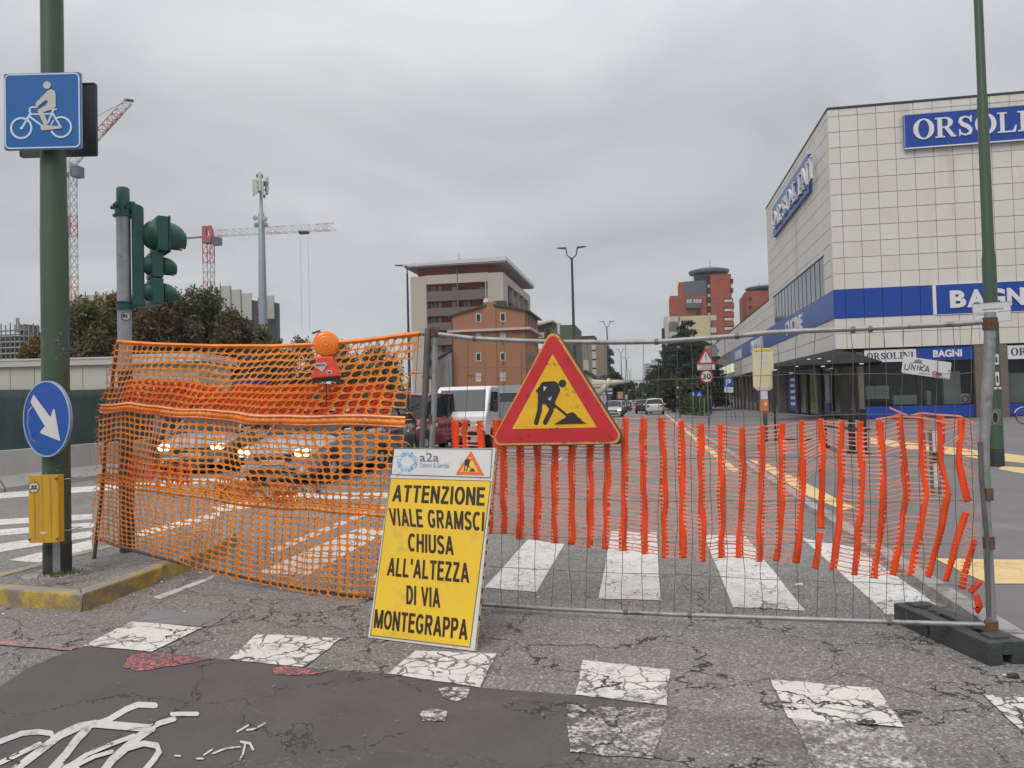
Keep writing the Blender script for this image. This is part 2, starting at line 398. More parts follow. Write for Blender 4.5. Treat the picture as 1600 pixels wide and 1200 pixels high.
GHOST = road_mat('road_paint_white_ghost', (0.52, 0.50, 0.48), wear=0.50, wscale=12.0, speck=0.84, under=LN_C)
LWHITE = road_mat('lane_paint_white', (0.55, 0.53, 0.50), wear=0.48, wscale=16.0, craze=1.0, speck=.7, under=LN_C)
BWHITE = road_mat('bicycle_paint_white', (0.52, 0.50, 0.475), wear=0.40, wscale=9.0, under=LN_C)
THIN = road_mat('road_paint_white_thin', (0.50, 0.485, 0.46), wear=0.42, wscale=9.0)
LANE = road_mat('cycle_lane_coat', (0.092, 0.083, 0.082), wear=0.20, edge=EDGE, paint_var=0.10, crackw=1.0)
REDP = road_mat('road_paint_red', (0.58, 0.20, 0.18), wear=0.48, wscale=10.0, band=.1, speck=0.88)
REDL = road_mat('lane_paint_red', (0.62, 0.16, 0.155), wear=0.47, wscale=9.0, band=.10, speck=0.85, under=LN_C)
YELP = road_mat('road_paint_yellow', (0.62, 0.46, 0.22), wear=0.30)
SMOOTH = road_mat('asphalt_filler', (0.20, 0.195, 0.20), wear=0.40, wscale=3.0, band=0.1)
worn('pavement_asphalt', (0.150, 0.142, 0.142), 0.9, 0.16, 0.7, dirt=(0.20, 0.19, 0.185), damt=0.25, dscale=0.35, bump=0.4, bscale=90)
worn('earth', (0.11, 0.105, 0.10), 0.95, 0.2, 0.2)
worn('kerb_granite', (0.30, 0.29, 0.28), 0.85, 0.18, 3.0, dirt=(0.12, 0.115, 0.11), damt=0.45, dscale=4.0, bump=0.5, bscale=70)
worn('kerb_concrete', (0.27, 0.25, 0.225), 0.9, 0.2, 6.0, dirt=(0.13, 0.12, 0.105), damt=0.5, dscale=7.0, bump=0.7, bscale=45)
worn('kerb_faded', (0.34, 0.27, 0.13), 0.9, 0.2, 6.0, dirt=(0.25, 0.235, 0.21), damt=0.75, dscale=5.0, bump=0.7, bscale=45)
worn('kerb_yellow', (0.40, 0.27, 0.05), 0.85, 0.25, 6.0, dirt=(0.20, 0.17, 0.12), damt=0.68, dscale=5.0, bump=0.7, bscale=45)

# one sheet to the horizon, the road on it
struct(MB().slab([(-2500, -60), (2500, -60), (2500, 4000), (-2500, 4000)], -0.30, -0.012).build('ground', MATS['earth']))
struct(MB().slab([(-30, -12), (2.2, -12), (2.2, 420), (-9.5, 420), (-9.5, 60), (-13.5, 40), (-13.5, 16), (-60, 16), (-60, -12)], -0.2, 0.0).build('road', ASPH))
# right hand pavement with its kerb of separate stones
KX = 2.02
PV = 0.055
struct(MB().slab([(KX + 0.15, -12), (60, -12), (60, 46.6), (60, 130), (60, 420), (KX + 0.15, 420)], -0.05, PV).build('pavement', MATS['pavement_asphalt']))
kb = thing('kerb', 'long grey granite kerb between the closed road and right pavement', 'kerb', (KX, 2, 0))
y = -3.0; k = 0
kmesh = {}
while y < 34:
    L_ = 1.0
    v_ = k % 5
    if v_ not in kmesh:
        q = rng.uniform(-0.006, 0.006); mbk = MB().hexa([(0, 0.004, -.05), (0.15, 0.004, -.05), (0.15, L_ - .004, -.05), (0, L_ - .004, -.05),
            (0.012, 0.006, PV + .006 + q), (0.15, 0.006, PV + .008 + q), (0.15, L_ - .006, PV + .008 - q), (0.012, L_ - .006, PV + .006 - q)])
        kmesh[v_] = mbk.mesh('kerb_stone', MATS['kerb_granite'])
    o = bpy.data.objects.new('kerb_stone', kmesh[v_]); col.objects.link(o); o.parent = kb; o.location = (rng.uniform(-.006, .006), y - 2, rng.uniform(-.004, .004)); y += L_ + .004; k += 1
MB().box(0.0, 0.15, 32.2, 400, -.05, PV + .006).build('kerb_run', MATS['kerb_granite'], kb)
# left kerb of the avenue far away and the median
kb2 = thing('kerb', 'pale kerb edging the planted median far down the avenue', 'kerb', (-6.6, 40, 0))
MB().slab([(0, 0), (1.4, 5), (1.4, 330), (-1.4, 330), (-1.4, 5)], -.02, .13).build('kerb_run', MATS['kerb_granite'], kb2)

# --------- markings, each a sheet 4 mm above the one below
def marking(name, pts, m, z=0.004, px=True):
    P = on_ground(pts, z) if px else pts
    o = struct(MB().flat([(p[0], p[1]) for p in P], z).build(name, m)); return o
def wob(pts, n=5, amp=1.0):
    """worn edge: points of an outline nudged a little"""
    out = []
    for i in range(len(pts)):
        a = pts[i]; b = pts[(i + 1) % len(pts)]
        for j in range(n):
            t = j / n; e = amp if j else 0
            out.append((a[0] + (b[0] - a[0]) * t + rng.uniform(-e, e), a[1] + (b[1] - a[1]) * t + rng.uniform(-e, e) * 0.6))
    return out
# dark coated cycle lane
lane = [(-420, 1180), (0, 1073), (40, 1046), (85, 1026), (130, 1010), (237, 1019), (356, 1031), (475, 1043), (606, 1053), (750, 1074), (899, 1086), (1042, 1103), (1232, 1124), (1412, 1143), (1600, 1165), (1900, 1200), (2300, 1900), (800, 1900), (-1200, 1700)]
marking('cycle_lane', lane, LANE)
for q in ([(130, 1009), (205, 971), (316, 980), (237, 1018)], [(356, 1030), (403, 990), (534, 997), (475, 1042)], [(606, 1052), (649, 1016), (776, 1021), (750, 1074)],
          [(899, 1085), (911, 1031), (1047, 1046), (1042, 1102)], [(1232, 1122), (1204, 1061), (1370, 1075), (1412, 1136)], [(1600, 1146), (1536, 1084), (1690, 1096), (1790, 1170)]):
    marking('crossing_square', wob(q, 6, 1.3), WHITE2, 0.008)
for q in ([(1236, 1122), (1412, 1138), (1450, 1200), (1275, 1200)], [(885, 1100), (1042, 1108), (1022, 1185), (890, 1175)]):
    marking('faded_crossing_square', wob(q, 6, 3.0), GHOST, 0.0085)
marking('worn_paint_patch', wob([(684, 1074), (735, 1074), (728, 1090), (712, 1096), (690, 1088)], 3, 1.5), LWHITE, 0.0082)
marking('worn_paint_patch', wob([(658, 1112), (676, 1106), (700, 1110), (696, 1126), (660, 1126)], 3, 2.5), LWHITE, 0.0082)
# red marks
marking('red_paint_line', wob([(-200, 995), (0, 1000), (125, 1010), (110, 1016), (0, 1007), (-200, 1003)], 6, .8), REDP, 0.0085)
marking('red_paint_mark', wob([(205, 1022), (235, 1019), (335, 1029), (285, 1038), (215, 1048), (192, 1042)], 5, 2), REDL, 0.0082)
marking('red_paint_mark', wob([(425, 1046), (440, 1040), (515, 1048), (490, 1054), (430, 1054)], 5, 1.5), REDL, 0.0082)
marking('asphalt_patch', wob([(212, 972), (238, 955), (300, 950), (358, 960), (330, 978), (318, 979), (206, 971)], 4, 1.0), SMOOTH, 0.004)
# far zebra crossing
for q in ([(401, 895), (481, 899), (612, 827), (562, 824)], [(577, 903), (660, 909), (712, 836), (672, 832)], [(757, 918), (838, 925), (882, 850), (825, 843)],
          [(935, 935), (1033, 938), (1026, 832), (955, 830)], [(1145, 948), (1258, 954), (1165, 838), (1100, 835)],
          [(1385, 960), (1482, 957), (1338, 856), (1252, 840)]):
    marking('zebra_stripe', wob(q, 6, 0.8), WHITE, 0.004)
# lane line by the island, crossing of the left street
marking('lane_line', [(337, 898), (330, 905), (250, 936), (238, 933)], THIN)
marking('lane_line', [(420, 858), (600, 788), (607, 791), (426, 866)], THIN)
for q in ([(-60, 815), (144, 803), (144, 811), (-60, 824)], [(-60, 832), (147, 816), (147, 824), (-60, 842)], [(-60, 858), (144, 829), (144, 839), (-60, 872)], [(14, 875), (144, 843), (144, 857), (60, 879)],
          [(-120, 782), (0, 770), (300, 748), (420, 747), (420, 752), (300, 756), (0, 779), (-120, 792)], [(205, 833), (344, 799), (344, 808), (222, 838)], [(330, 792), (470, 770), (640, 770), (640, 778), (480, 780), (345, 800)]):
    marking('street_marking', wob(q, 5, 0.5), WHITE, 0.004)
# dashed and edge lines down the avenue
for i in range(9):
    y0 = 18 + i * 9.0
    marking('lane_dash', [(-2.4, y0), (-2.28, y0), (-2.28, y0 + 3), (-2.4, y0 + 3)], THIN, 0.004, False)
marking('edge_line', [(1.62, 16), (1.80, 16), (1.80, 150), (1.62, 150)], YELP, 0.004, False)
# the painted bicycle
def pstroke(pts, w, z, m=THIN, name='bicycle_marking'):
    P = [(x / 3.2, 900 + y_ / 3.2) for x, y_ in pts]
    return [(p[0], p[1]) for p in on_ground(outline(P, w / 3.2), z)]
bm_ = MB()
for i, (pts, w) in enumerate([([(775, 645), (690, 641), (632, 664), (545, 716), (470, 742)], 27), ([(-60, 850), (30, 815), (110, 785), (190, 777), (255, 785), (272, 812), (235, 838)], 24),
        ([(-60, 960), (60, 905), (200, 838)], 21), ([(20, 1010), (90, 955), (190, 880), (300, 795), (400, 750), (475, 738)], 34), ([(475, 738), (600, 748), (760, 762)], 36),
        ([(440, 760), (385, 815), (330, 890), (250, 975)], 34), ([(760, 758), (700, 800), (640, 850), (560, 920), (500, 1000)], 36), ([(745, 762), (800, 735), (870, 715)], 24), ([(860, 690), (985, 690)], 20),
        ([(670, 800), (560, 840), (440, 890), (330, 960)], 20), ([(640, 862), (720, 838), (785, 850), (795, 880), (765, 925), (700, 1000)], 26), ([(560, 880), (470, 905), (380, 950)], 18), ([(230, 990), (300, 950), (380, 960), (440, 1010)], 22)]):
    P = pstroke(pts, w * 1.08, 0.010)
    bm_.flat(P, 0.0085 + i * 0.0003)
struct(bm_.build('bicycle_marking', BWHITE))
sp = MB()
for i, (pts, w) in enumerate([([(1185, 778), (1215, 762), (1250, 740)], 9), ([(1235, 770), (1275, 765), (1325, 735)], 10), ([(1020, 895), (1060, 868)], 8), ([(1065, 888), (1130, 862), (1200, 855)], 9), ([(1205, 830), (1250, 838), (1265, 868)], 12), ([(1225, 845), (1215, 890), (1200, 920)], 10), ([(875, 900), (900, 902)], 9), ([(985, 915), (1015, 915)], 9)]):
    sp.flat(pstroke(pts, w, 0.0085), 0.0085 + i * 0.0003)
struct(sp.build('paint_scrap', BWHITE))
# yellow markings on the right pavement
for q in ([(1360, 684), (1600, 712), (1700, 722), (1700, 733), (1540, 718), (1360, 693)], [(1565, 728), (1700, 738), (1700, 748), (1600, 740), (1560, 733)],
          [(1460, 872), (1560, 874), (1760, 875), (1760, 912), (1545, 912), (1500, 892)], [(1170, 718), (1195, 722), (1336, 793), (1318, 797), (1262, 775)]):
    marking('pavement_marking', wob([(a, b) for a, b in q], 5, 0.6), YELP, PV + 0.005)

# --------- traffic island with yellow painted kerb stones
IZ = 0.13
GP = G(90, 895, IZ - .012); TP = G(199, 862, IZ - .012)   # feet of the green post and of the traffic light pole
isl = [(-4.26, 5.18), (-4.28, 6.2), (-4.34, 7.2), (-4.58, 8.0), (-5.0, 8.3), (-5.38, 8.0), (-5.60, 7.4), (-5.66, 6.5), (-5.64, 5.42)]
def inset(P, d):
    out = []; n = len(P)
    for i in range(n):
        a = Vector(P[i - 1]); b = Vector(P[i]); c = Vector(P[(i + 1) % n]); d1 = (b - a).normalized(); d2 = (c - b).normalized()
        n1 = Vector((-d1.y, d1.x)); n2 = Vector((-d2.y, d2.x)); nn = (n1 + n2).normalized(); out.append(tuple(b + nn * d / max(0.5, nn.dot(n1))))
    return out
ins = inset(isl, 0.15)
ti = thing('traffic_island', 'raised traffic island at left edged by worn yellow kerb stones', 'traffic island', (0, 0, 0))
MB().slab(ins, -0.05, IZ - 0.012).build('island_surface', ASPH, ti)
n = len(isl)
for i in range(n):
    a0, a1, b0, b1 = Vector(isl[i]), Vector(isl[(i + 1) % n]), Vector(ins[i]), Vector(ins[(i + 1) % n])
    ln = (a1 - a0).length; ks = max(1, round(ln / 0.95))
    for j in range(ks):
        t0 = j / ks + 0.007; t1 = (j + 1) / ks - 0.007
        p = [a0.lerp(a1, t0), a0.lerp(a1, t1), b0.lerp(b1, t1), b0.lerp(b1, t0)]
        e = rng.uniform(-.006, .006); u = rng.uniform(-.004, .004); ni = (Vector(ins[i]) - Vector(isl[i])).normalized() * 0.02
        mbk = MB().hexa([(p[0].x, p[0].y, -.05), (p[1].x, p[1].y, -.05), (p[2].x, p[2].y, -.05), (p[3].x, p[3].y, -.05),
                         (p[0].x + ni.x, p[0].y + ni.y, IZ + e), (p[1].x + ni.x, p[1].y + ni.y, IZ + u), (p[2].x, p[2].y, IZ + u), (p[3].x, p[3].y, IZ + e)])
        # outer face and outer strip of the top are painted yellow
        yb = [tuple(Vector(mbk.v[k])) for k in range(8)]
        o = mbk.build('kerb_stone', [MATS['kerb_concrete'], MATS['kerb_yellow'], MATS['kerb_faded']], ti, bevel=0.016)
        me = o.data
        for pl in me.polygons:
            if pl.normal.z > .8: pl.material_index = 2
            if abs(pl.normal.z) < 0.6:
                dd = (a1 - a0).normalized(); out_n = Vector((dd.y, -dd.x))
                if Vector((pl.normal.x, pl.normal.y)).dot(out_n) > 0.5: pl.material_index = 1
# concrete collar round the green pole's foot and a few weeds
MB().lathe([(0.25, 0.0), (0.27, 0.010), (0.25, 0.018), (0.1, 0.02)], 20, c=(GP.x, GP.y, IZ - 0.022)).build('pole_footing', MATS['kerb_concrete'], ti)
worn('grass_blade', (0.07, 0.11, 0.03), 0.8, 0.3, 10)
gb = MB()
for i in range(150):
    a = rng.gauss(-.7, .5); r_ = rng.uniform(0.12, 0.30); x, y = GP.x + r_ * math.cos(a), GP.y + r_ * math.sin(a); h = rng.uniform(.015, .05); t = rng.uniform(0, 6.3)
    dx, dy = math.cos(t) * .005, math.sin(t) * .005; lx, ly = rng.uniform(-.03, .03), rng.uniform(-.03, .03)
    gb.add([(x - dx, y - dy, IZ), (x + dx, y + dy, IZ), (x + lx, y + ly, IZ + h)], [(0, 1, 2)])
tag(struct(gb.build('grass_tuft', MATS['grass_blade']), 'stuff'), 'short green weeds round the foot of the green pole', 'grass')
# leaf litter along the kerb
worn('dry_leaf', (0.26, 0.15, 0.07), 0.8, 0.5, 30); worn('paper_scrap', (0.6, 0.58, 0.55), 0.8, 0.15, 30)
lf = MB()
for i in range(620):
    k = rng.random()
    if k < 0.34: x, y = rng.gauss(-4.18, .07), rng.uniform(5.0, 8.5)
    elif k < 0.5: x, y = rng.uniform(-7.5, -4.3), rng.gauss(5.0, .09) - 0.0
    elif k < 0.7: x, y = rng.gauss(1.9, .06), rng.uniform(4, 14)
    elif k < 0.82: x, y = rng.uniform(2.2, 12), rng.uniform(5, 25)
    else: x, y = rng.uniform(-5, 2), rng.uniform(3, 13)
    if k >= 0.34 and k < 0.5 and y > 4.6 + (x + 9) * 0.12: y = 4.45 + (x + 9) * 0.12
    z = 0.012 if x < KX + .1 else PV + .006
    s_ = rng.uniform(.006, .02); t = rng.uniform(0, 6.3); w = s_ * rng.uniform(.35, .7); c_, q_ = math.cos(t), math.sin(t)
    vs = [(-s_, 0), (0, -w), (s_, 0), (0, w)]
    lf.add([(x + c_ * a - q_ * b, y + q_ * a + c_ * b, z + rng.uniform(0, .008)) for a, b in vs], [(0, 1, 2, 3)], 0 if rng.random() < .8 else 1)
tag(struct(lf.build('leaf_litter', [MATS['dry_leaf'], MATS['paper_scrap']]), 'stuff'), 'dry leaves and paper scraps scattered along the kerbs', 'litter')
for i, (px_, py_) in enumerate([(1249, 914), (1582, 1057)]):
    p = G(px_, py_, 0.006); a = rng.uniform(0, 3)
    o = MB().hexa([(-.03, -.018, 0), (.03, -.02, 0), (.034, .02, .002), (-.03, .02, 0), (-.022, -.012, .012), (.02, -.015, .02), (.026, .014, .016), (-.025, .014, .009)]).build('litter_scrap', MATS['paper_scrap'] if i == 0 else worn('dark_litter', (.03, .025, .02)), loc=p)
    tag(o, ['crumpled white paper scrap on the asphalt behind the fence', 'small dark scrap of litter beside the fence foot'][i], 'litter')
# ================================================================== NEAR STREET FURNITURE
worn('green_paint', (0.048, 0.084, 0.052), 0.45, 0.12, 3.0, dirt=(0.085, 0.105, 0.078), damt=0.28, dscale=5, bump=0.15, bscale=25, streak=True)
worn('green_plastic', (0.016, 0.095, 0.068), 0.42, 0.14, 5.0, dirt=(0.03, 0.115, 0.09), damt=0.35, dscale=5)
worn('black_steel', (0.02, 0.022, 0.026), 0.45, 0.2, 4.0)
worn('black_rubber', (0.018, 0.018, 0.019), 0.7, 0.2, 4.0)
worn('pole_black_band', (0.022, 0.024, 0.027), 0.6, 0.3, 9.0, dirt=(0.09, 0.09, 0.085), damt=0.25, dscale=9)
worn('galvanised', (0.33, 0.34, 0.36), 0.48, 0.16, 7.0, metallic=0.55, dirt=(0.20, 0.19, 0.185), damt=0.4, dscale=5, bump=0.15, bscale=35)
worn('galvanised_worn', (0.30, 0.30, 0.30), 0.5, 0.2, 9.0, metallic=0.45, dirt=(0.17, 0.085, 0.045), damt=0.36, dscale=6, bump=0.3, bscale=50)
worn('rusty', (0.12, 0.062, 0.036), 0.85, 0.35, 14.0, dirt=(0.28, 0.26, 0.25), damt=0.3, dscale=12, bump=0.5, bscale=60)
worn('dark_tube', (0.13, 0.13, 0.125), 0.55, 0.25, 8.0, metallic=0.3, dirt=(0.20, 0.11, 0.06), damt=0.35, dscale=8)
worn('sign_blue', (0.010, 0.115, 0.36), 0.35, 0.06, 2.0, dirt=(0.02, 0.135, 0.36), damt=0.3, dscale=4, streak=True)
worn('sign_blue_deep', (0.004, 0.075, 0.36), 0.35, 0.06, 2.0)
worn('sign_white', (0.62, 0.60, 0.58), 0.5, 0.05, 3.0)
worn('sign_edge_white', (0.55, 0.66, 0.78), 0.45, 0.05, 3.0)
worn('sign_edge_grey', (0.24, 0.30, 0.38), 0.5, 0.1, 3.0)
worn('sign_back', (0.030, 0.034, 0.040), 0.5, 0.15, 3.0)
worn('lamp_box_yellow', (0.62, 0.34, 0.018), 0.42, 0.10, 4.0, dirt=(0.42, 0.25, 0.05), damt=0.3, dscale=5, streak=True)
worn('sticker_white', (0.60, 0.60, 0.58), 0.5, 0.1, 30)
worn('sticker_dark', (0.03, 0.035, 0.03), 0.5, 0.1, 30)

# ---- tall green post with its signs
VR = 41.5 * math.pi / 180
gp = thing('lamp_post', 'tall dark green post standing on the traffic island at the left edge', 'post', (GP.x, GP.y, IZ - 0.012))
lean = lambda z: (0, 0, z)
zg = lambda y: PY(82, y, GP.y).z - IZ
MB().lathe([(0.110, 0), (0.110, zg(357)), (0.1085, zg(355)), (0.102, zg(235)), (0.092, zg(150)), (0.090, 9.5)], 32).build('shaft', MATS['green_paint'], gp, smooth=40)
MB().lathe([(0.1125, 0.0), (0.1125, 0.26), (0.111, 0.262)], 32).build('foot_sleeve', MATS['pole_black_band'], gp, smooth=40)
MB().box(-0.028, 0.028, -0.1155, -0.108, 0.02, 0.37).build('foot_strip', MATS['galvanised'], gp).rotation_euler = (0, 0, VR - .08)
o = MB().ring(0, 1.22, 0.033, 0.025, -0.118, -0.098, 24, rzo=0.09, rzi=0.08).build('inspection_frame', MATS['green_paint'], gp); o.rotation_euler = (0, 0, VR - .12)
o = MB().disc(0, 1.22, 0.026, -0.113, -0.104, 20, rz=0.08).build('inspection_opening', MATS['black_rubber'], gp); o.rotation_euler = (0, 0, VR - .12)
m = MB()
for k in range(70):
    z = rng.choice([rng.uniform(.3, 2.9), rng.gauss(2.05, .07), rng.gauss(.9, .2)]); a = rng.uniform(-2.9, -.2); w_, h_ = rng.uniform(.003, .012), rng.uniform(.002, .010); r_ = .1128
    P = [(r_ * math.cos(a + q * w_ / r_), r_ * math.sin(a + q * w_ / r_), z + e * h_) for q, e in ((-1, -.4), (-.2, -1), (1, -.2), (.5, 1), (-.6, .8))]; m.add(P, [tuple(range(5))])
struct(m.build('paint_chip', worn('chip_pale', (.20, .22, .19), .8, .3, 30), gp), 'stuff')
MB().tube([Vector((-.10, -.13, 1.47)), (-.13, -.16, 1.42), (-.13, -.17, 1.30), (-.11, -.16, 1.18), (-.06, -.13, 1.13)], 0.005, 6).build('cable_loop', MATS['galvanised'], gp)

def rrect(w, h, r, n=5, cx=0, cz=0):
    P = []
    for sx, sz, a0 in ((1, 1, 0), (-1, 1, 90), (-1, -1, 180), (1, -1, 270)):
        for j in range(n + 1):
            a = R(a0 + 90 * j / n); P.append((cx + sx * (w / 2 - r) + r * math.cos(a), cz + sz * (h / 2 - r) + r * math.sin(a)))
    return P
def rloop(w, h, r, t, y0, y1, cx=0, cz=0):
    """frame line following a rounded rectangle"""
    A = rrect(w, h, r, 5, cx, cz); B = rrect(w - 2 * t, h - 2 * t, max(r - t, 0.002), 5, cx, cz); n = len(A); m = MB()
    vs = [(x, y0, z) for x, z in A] + [(x, y0, z) for x, z in B] + [(x, y1, z) for x, z in A] + [(x, y1, z) for x, z in B]; fs = []
    for i in range(n):
        j = (i + 1) % n; fs += [(i, n + i, n + j, j), (2 * n + i, 2 * n + j, 3 * n + j, 3 * n + i), (i, j, 2 * n + j, 2 * n + i), (n + i, 3 * n + i, 3 * n + j, n + j)]
    return m.add(vs, fs)
# square cycle sign: drawing given in units of the plate (602 x 600)
D_ = GP.y - .19
c = PY(66.5, 173.5, D_ * 1.0); sw = 0.0
dist = (CAMROT.transposed() @ (c - Vector((0, 0, CAM_H))))[2] * -1
S = 121 * dist / 1200 / 602
cs = thing('cycle_route_sign', 'square blue sign with white cyclist on the tall green post', 'traffic sign', c, YAW)
W_ = 602 * S
MB().prism(rrect(W_, W_, 0.02), 0.0, 0.022).build('plate', MATS['sign_edge_grey'], cs, bevel=0.003)
MB().prism(rrect(W_ - .008, W_ - .008, 0.02), -0.003, 0.0).build('blue_face', MATS['sign_blue'], cs)
rloop(W_ - .018, W_ - .018, 0.045, 0.011, -0.006, -0.003).build('border_line', MATS['sign_edge_white'], cs)
def T(x, y): return ((x - 339) * S, (471 - y) * S)
def TT(L): return [T(*p) for p in L]
m = MB(); L0 = -0.005
for i, (P, w) in enumerate([([(178, 603), (248, 487), (240, 470)], 15), ([(245, 470), (240, 450), (258, 440), (300, 440)], 11), ([(243, 495), (420, 495)], 11), ([(238, 512), (340, 590)], 14), ([(422, 480), (370, 590)], 13), ([(415, 482), (480, 600)], 13),
        ([(408, 580), (428, 548)], 10)]):
    m.stroke(TT(P), w * S, L0 - i * .0003, -0.003)
m.disc(*T(178, 603), 11 * S, L0 - .003, -0.003, 12); m.ring(*T(176, 603), 86 * S, 71 * S, L0 - .0033, -0.003, 40)
# rear wheel: broken behind the chain guard
def arc(cx, cy, r_, a0, a1, n=20): return [(cx + r_ * math.cos(R(a0 + (a1 - a0) * i / n)), cy - r_ * math.sin(R(a0 + (a1 - a0) * i / n))) for i in range(n + 1)]
m.stroke(TT(arc(485, 603, 78, -160, 115, 30)), 14 * S, L0 - .0036, -0.003, capped=False)
m.prism(TT([(408, 462), (458, 456), (452, 466), (432, 474), (424, 486), (415, 486), (418, 472)]), L0 - .0039, -0.003)
m.build('bicycle_symbol', MATS['sign_edge_white'], cs)
m = MB(); m.disc(*T(380, 272), 29 * S, -0.0095, -0.003, 24)
m.prism(TT([(412, 305), (438, 318), (446, 345), (446, 440), (432, 458), (350, 482), (384, 572), (372, 588), (352, 580), (308, 478), (310, 462), (368, 430), (388, 400), (370, 388), (304, 438), (290, 428), (292, 408), (390, 312)]), -0.0098, -0.003)
m.prism(TT([(330, 590), (352, 584), (392, 588), (490, 598), (492, 610), (480, 614), (340, 626), (328, 612)]), -0.0101, -0.003)
m.build('rider_symbol', worn('sign_cream', (0.52, 0.49, 0.46), 0.5, 0.06, 3), cs)
for z_ in (.12, -.15): MB().box(-.2, .2, .022, .04, z_, z_ + .03).build('mounting_rail', MATS['galvanised'], cs)
# black back of another sign behind the pole
c = PY(92, 188.5, GP.y + .22); dist2 = -(CAMROT.transposed() @ (c - Vector((0, 0, CAM_H))))[2]; s2 = dist2 / 1200
bs = thing('square_sign', 'black back of a square sign fixed behind the blue cycle sign', 'traffic sign', c, YAW)
MB().prism(rrect(120 * s2, 115 * s2, 0.02), -0.012, 0.012).build('plate', MATS['sign_back'], bs, bevel=0.004)
rloop(120 * s2, 115 * s2, 0.02, 0.012, -0.02, -0.012).build('rolled_edge', MATS['sign_back'], bs)
# round keep-right sign
c = PY(73, 654.5, GP.y - .19); d3 = -(CAMROT.transposed() @ (c - Vector((0, 0, CAM_H))))[2]; s3 = d3 / 1200
rs = thing('keep_right_sign', 'round blue sign with white arrow pointing down right on green post', 'traffic sign', c, YAW - R(27))
Rr = 59.5 * s3
MB().disc(0, 0, Rr, 0.0, 0.02, 48).build('plate', MATS['sign_edge_grey'], rs)
MB().ring(0, 0, Rr, Rr * 0.965, -0.008, 0.006, 48).build('rim', worn('sign_rim', (0.33, 0.45, 0.60), 0.4, 0.1, 3), rs)
MB().disc(0, 0, Rr * 0.966, -0.003, 0.001, 48).build('blue_face', MATS['sign_blue_deep'], rs)
sx = 1 / 0.895
def A(x, y): return ((x - 208) * s3 / 2.856 * sx, (268 - y) * s3 / 2.856)
MB().prism([A(*p) for p in [(126, 158), (236, 262), (254, 226), (262, 226), (296, 367), (170, 331), (172, 322), (200, 300), (106, 190)]], -0.006, -0.003).build('arrow_symbol', MATS['sign_white'], rs)
MB().box(-.12, .12, .02, .05, -.02, .02).build('mounting_rail', MATS['galvanised'], rs)
# yellow lamp box
c = PY(73, 794, GP.y - .19); d4 = -(CAMROT.transposed() @ (c - Vector((0, 0, CAM_H))))[2]; s4 = d4 / 1200
yb = thing('bollard_light', 'yellow plastic lamp box strapped to the green post below the round sign', 'lamp box', c, YAW)
w4, h4 = 50 * s4, 104 * s4
prof = [(-w4 / 2, 0.02), (-w4 / 2 + .012, -0.045), (-w4 / 2 + .05, -0.055), (0, -0.058), (w4 / 2 - .05, -0.055), (w4 / 2 - .012, -0.045), (w4 / 2, 0.02)]
mm = MB(); nn = len(prof); vs = []
for z in (-h4 / 2, h4 / 2): vs += [(x, y, z) for x, y in prof]
mm.add(vs, [(i, i + 1, i + 1 + nn, i + nn) for i in range(nn - 1)] + [tuple(range(nn - 1, -1, -1)), tuple(range(nn, 2 * nn)), (0, nn, 2 * nn - 1, nn - 1)])
mm.build('housing', MATS['lamp_box_yellow'], yb, smooth=50)
for x in (-.25, 0, .25): MB().box(w4 * x - .002, w4 * x + .002, -0.0605, -0.05, -h4 / 2 + .02, h4 / 2 - .02).build('rib', MATS['lamp_box_yellow'], yb)
for x, z in ((w4 / 2 - .02, h4 / 2 - .03), (w4 / 2 - .02, -h4 / 2 + .03), (-w4 / 2 + .02, -h4 / 2 + .03)): MB().disc(x, z, .008, -0.062, -0.04, 10).build('screw', MATS['rusty'], yb)
MB().disc(-w4 * .26, h4 * .325, .042, -0.0595, -0.045, 24).ring(-w4 * .26, h4 * .325, .046, .041, -0.060, -0.045, 24, mi=1).disc(-w4 * .30, h4 * .34, .010, -0.0615, -0.045, 10, mi=1).disc(-w4 * .20, h4 * .34, .010, -0.0617, -0.045, 10, mi=1).stroke([(-w4 * .36, h4 * .30), (-w4 * .26, h4 * .315), (-w4 * .16, h4 * .30)], .01, -0.0619, -0.045, mi=1).build('sticker', [MATS['sticker_white'], MATS['sticker_dark']], yb)
MB().prism([(-.02, -h4 * .36), (.015, -h4 * .38), (.03, -h4 * .355), (.01, -h4 * .34), (-.015, -h4 * .335)], -0.0615, -0.05).build('scuff', MATS['sticker_white'], yb)
for z in (h4 / 2 - .05, -h4 / 2 + .08): MB().tube([(-.02, -.02, z), (w4 / 2 + .05, .03, z + .01), (w4 / 2 + .10, .12, z + .02), (.1, .25, z), (-.05, .26, z), (-.12, .1, z)], .003, 5).build('strap', MATS['galvanised'], yb)

# ---- traffic light pole and head
tp = thing('traffic_light_pole', 'grey galvanised pole with green cap behind the orange net', 'pole', (TP.x, TP.y, IZ - .02))
pr = 0.066; QZ = lambda y: PY(197, y, TP.y).z - (IZ - .02)
ZC = QZ(337) - 3.38   # collar height against the drawing below
MB().tube([(0, 0, 0), (0, 0, 3.48 + ZC)], pr, 28).build('shaft', MATS['galvanised'], tp, smooth=40)
MB().lathe([(pr + .003, 0), (pr + .003, 1.80), (pr + .001, 1.82)], 24).build('dark_wrap', worn('dark_wrap', (0.05, 0.042, 0.038), .7, .3, 9, dirt=(.14, .07, .035), damt=.3), tp, smooth=40)
MB().lathe([(r0, z0 + ZC) for r0, z0 in [(pr + .03, 3.37), (pr + .03, 3.385), (pr + .012, 3.387), (pr + .012, 3.51), (pr - .004, 3.515), (pr - .004, 3.65), (pr - .014, 3.665), (.03, 3.67)]], 28).build('cap', MATS['green_plastic'], tp, smooth=35)
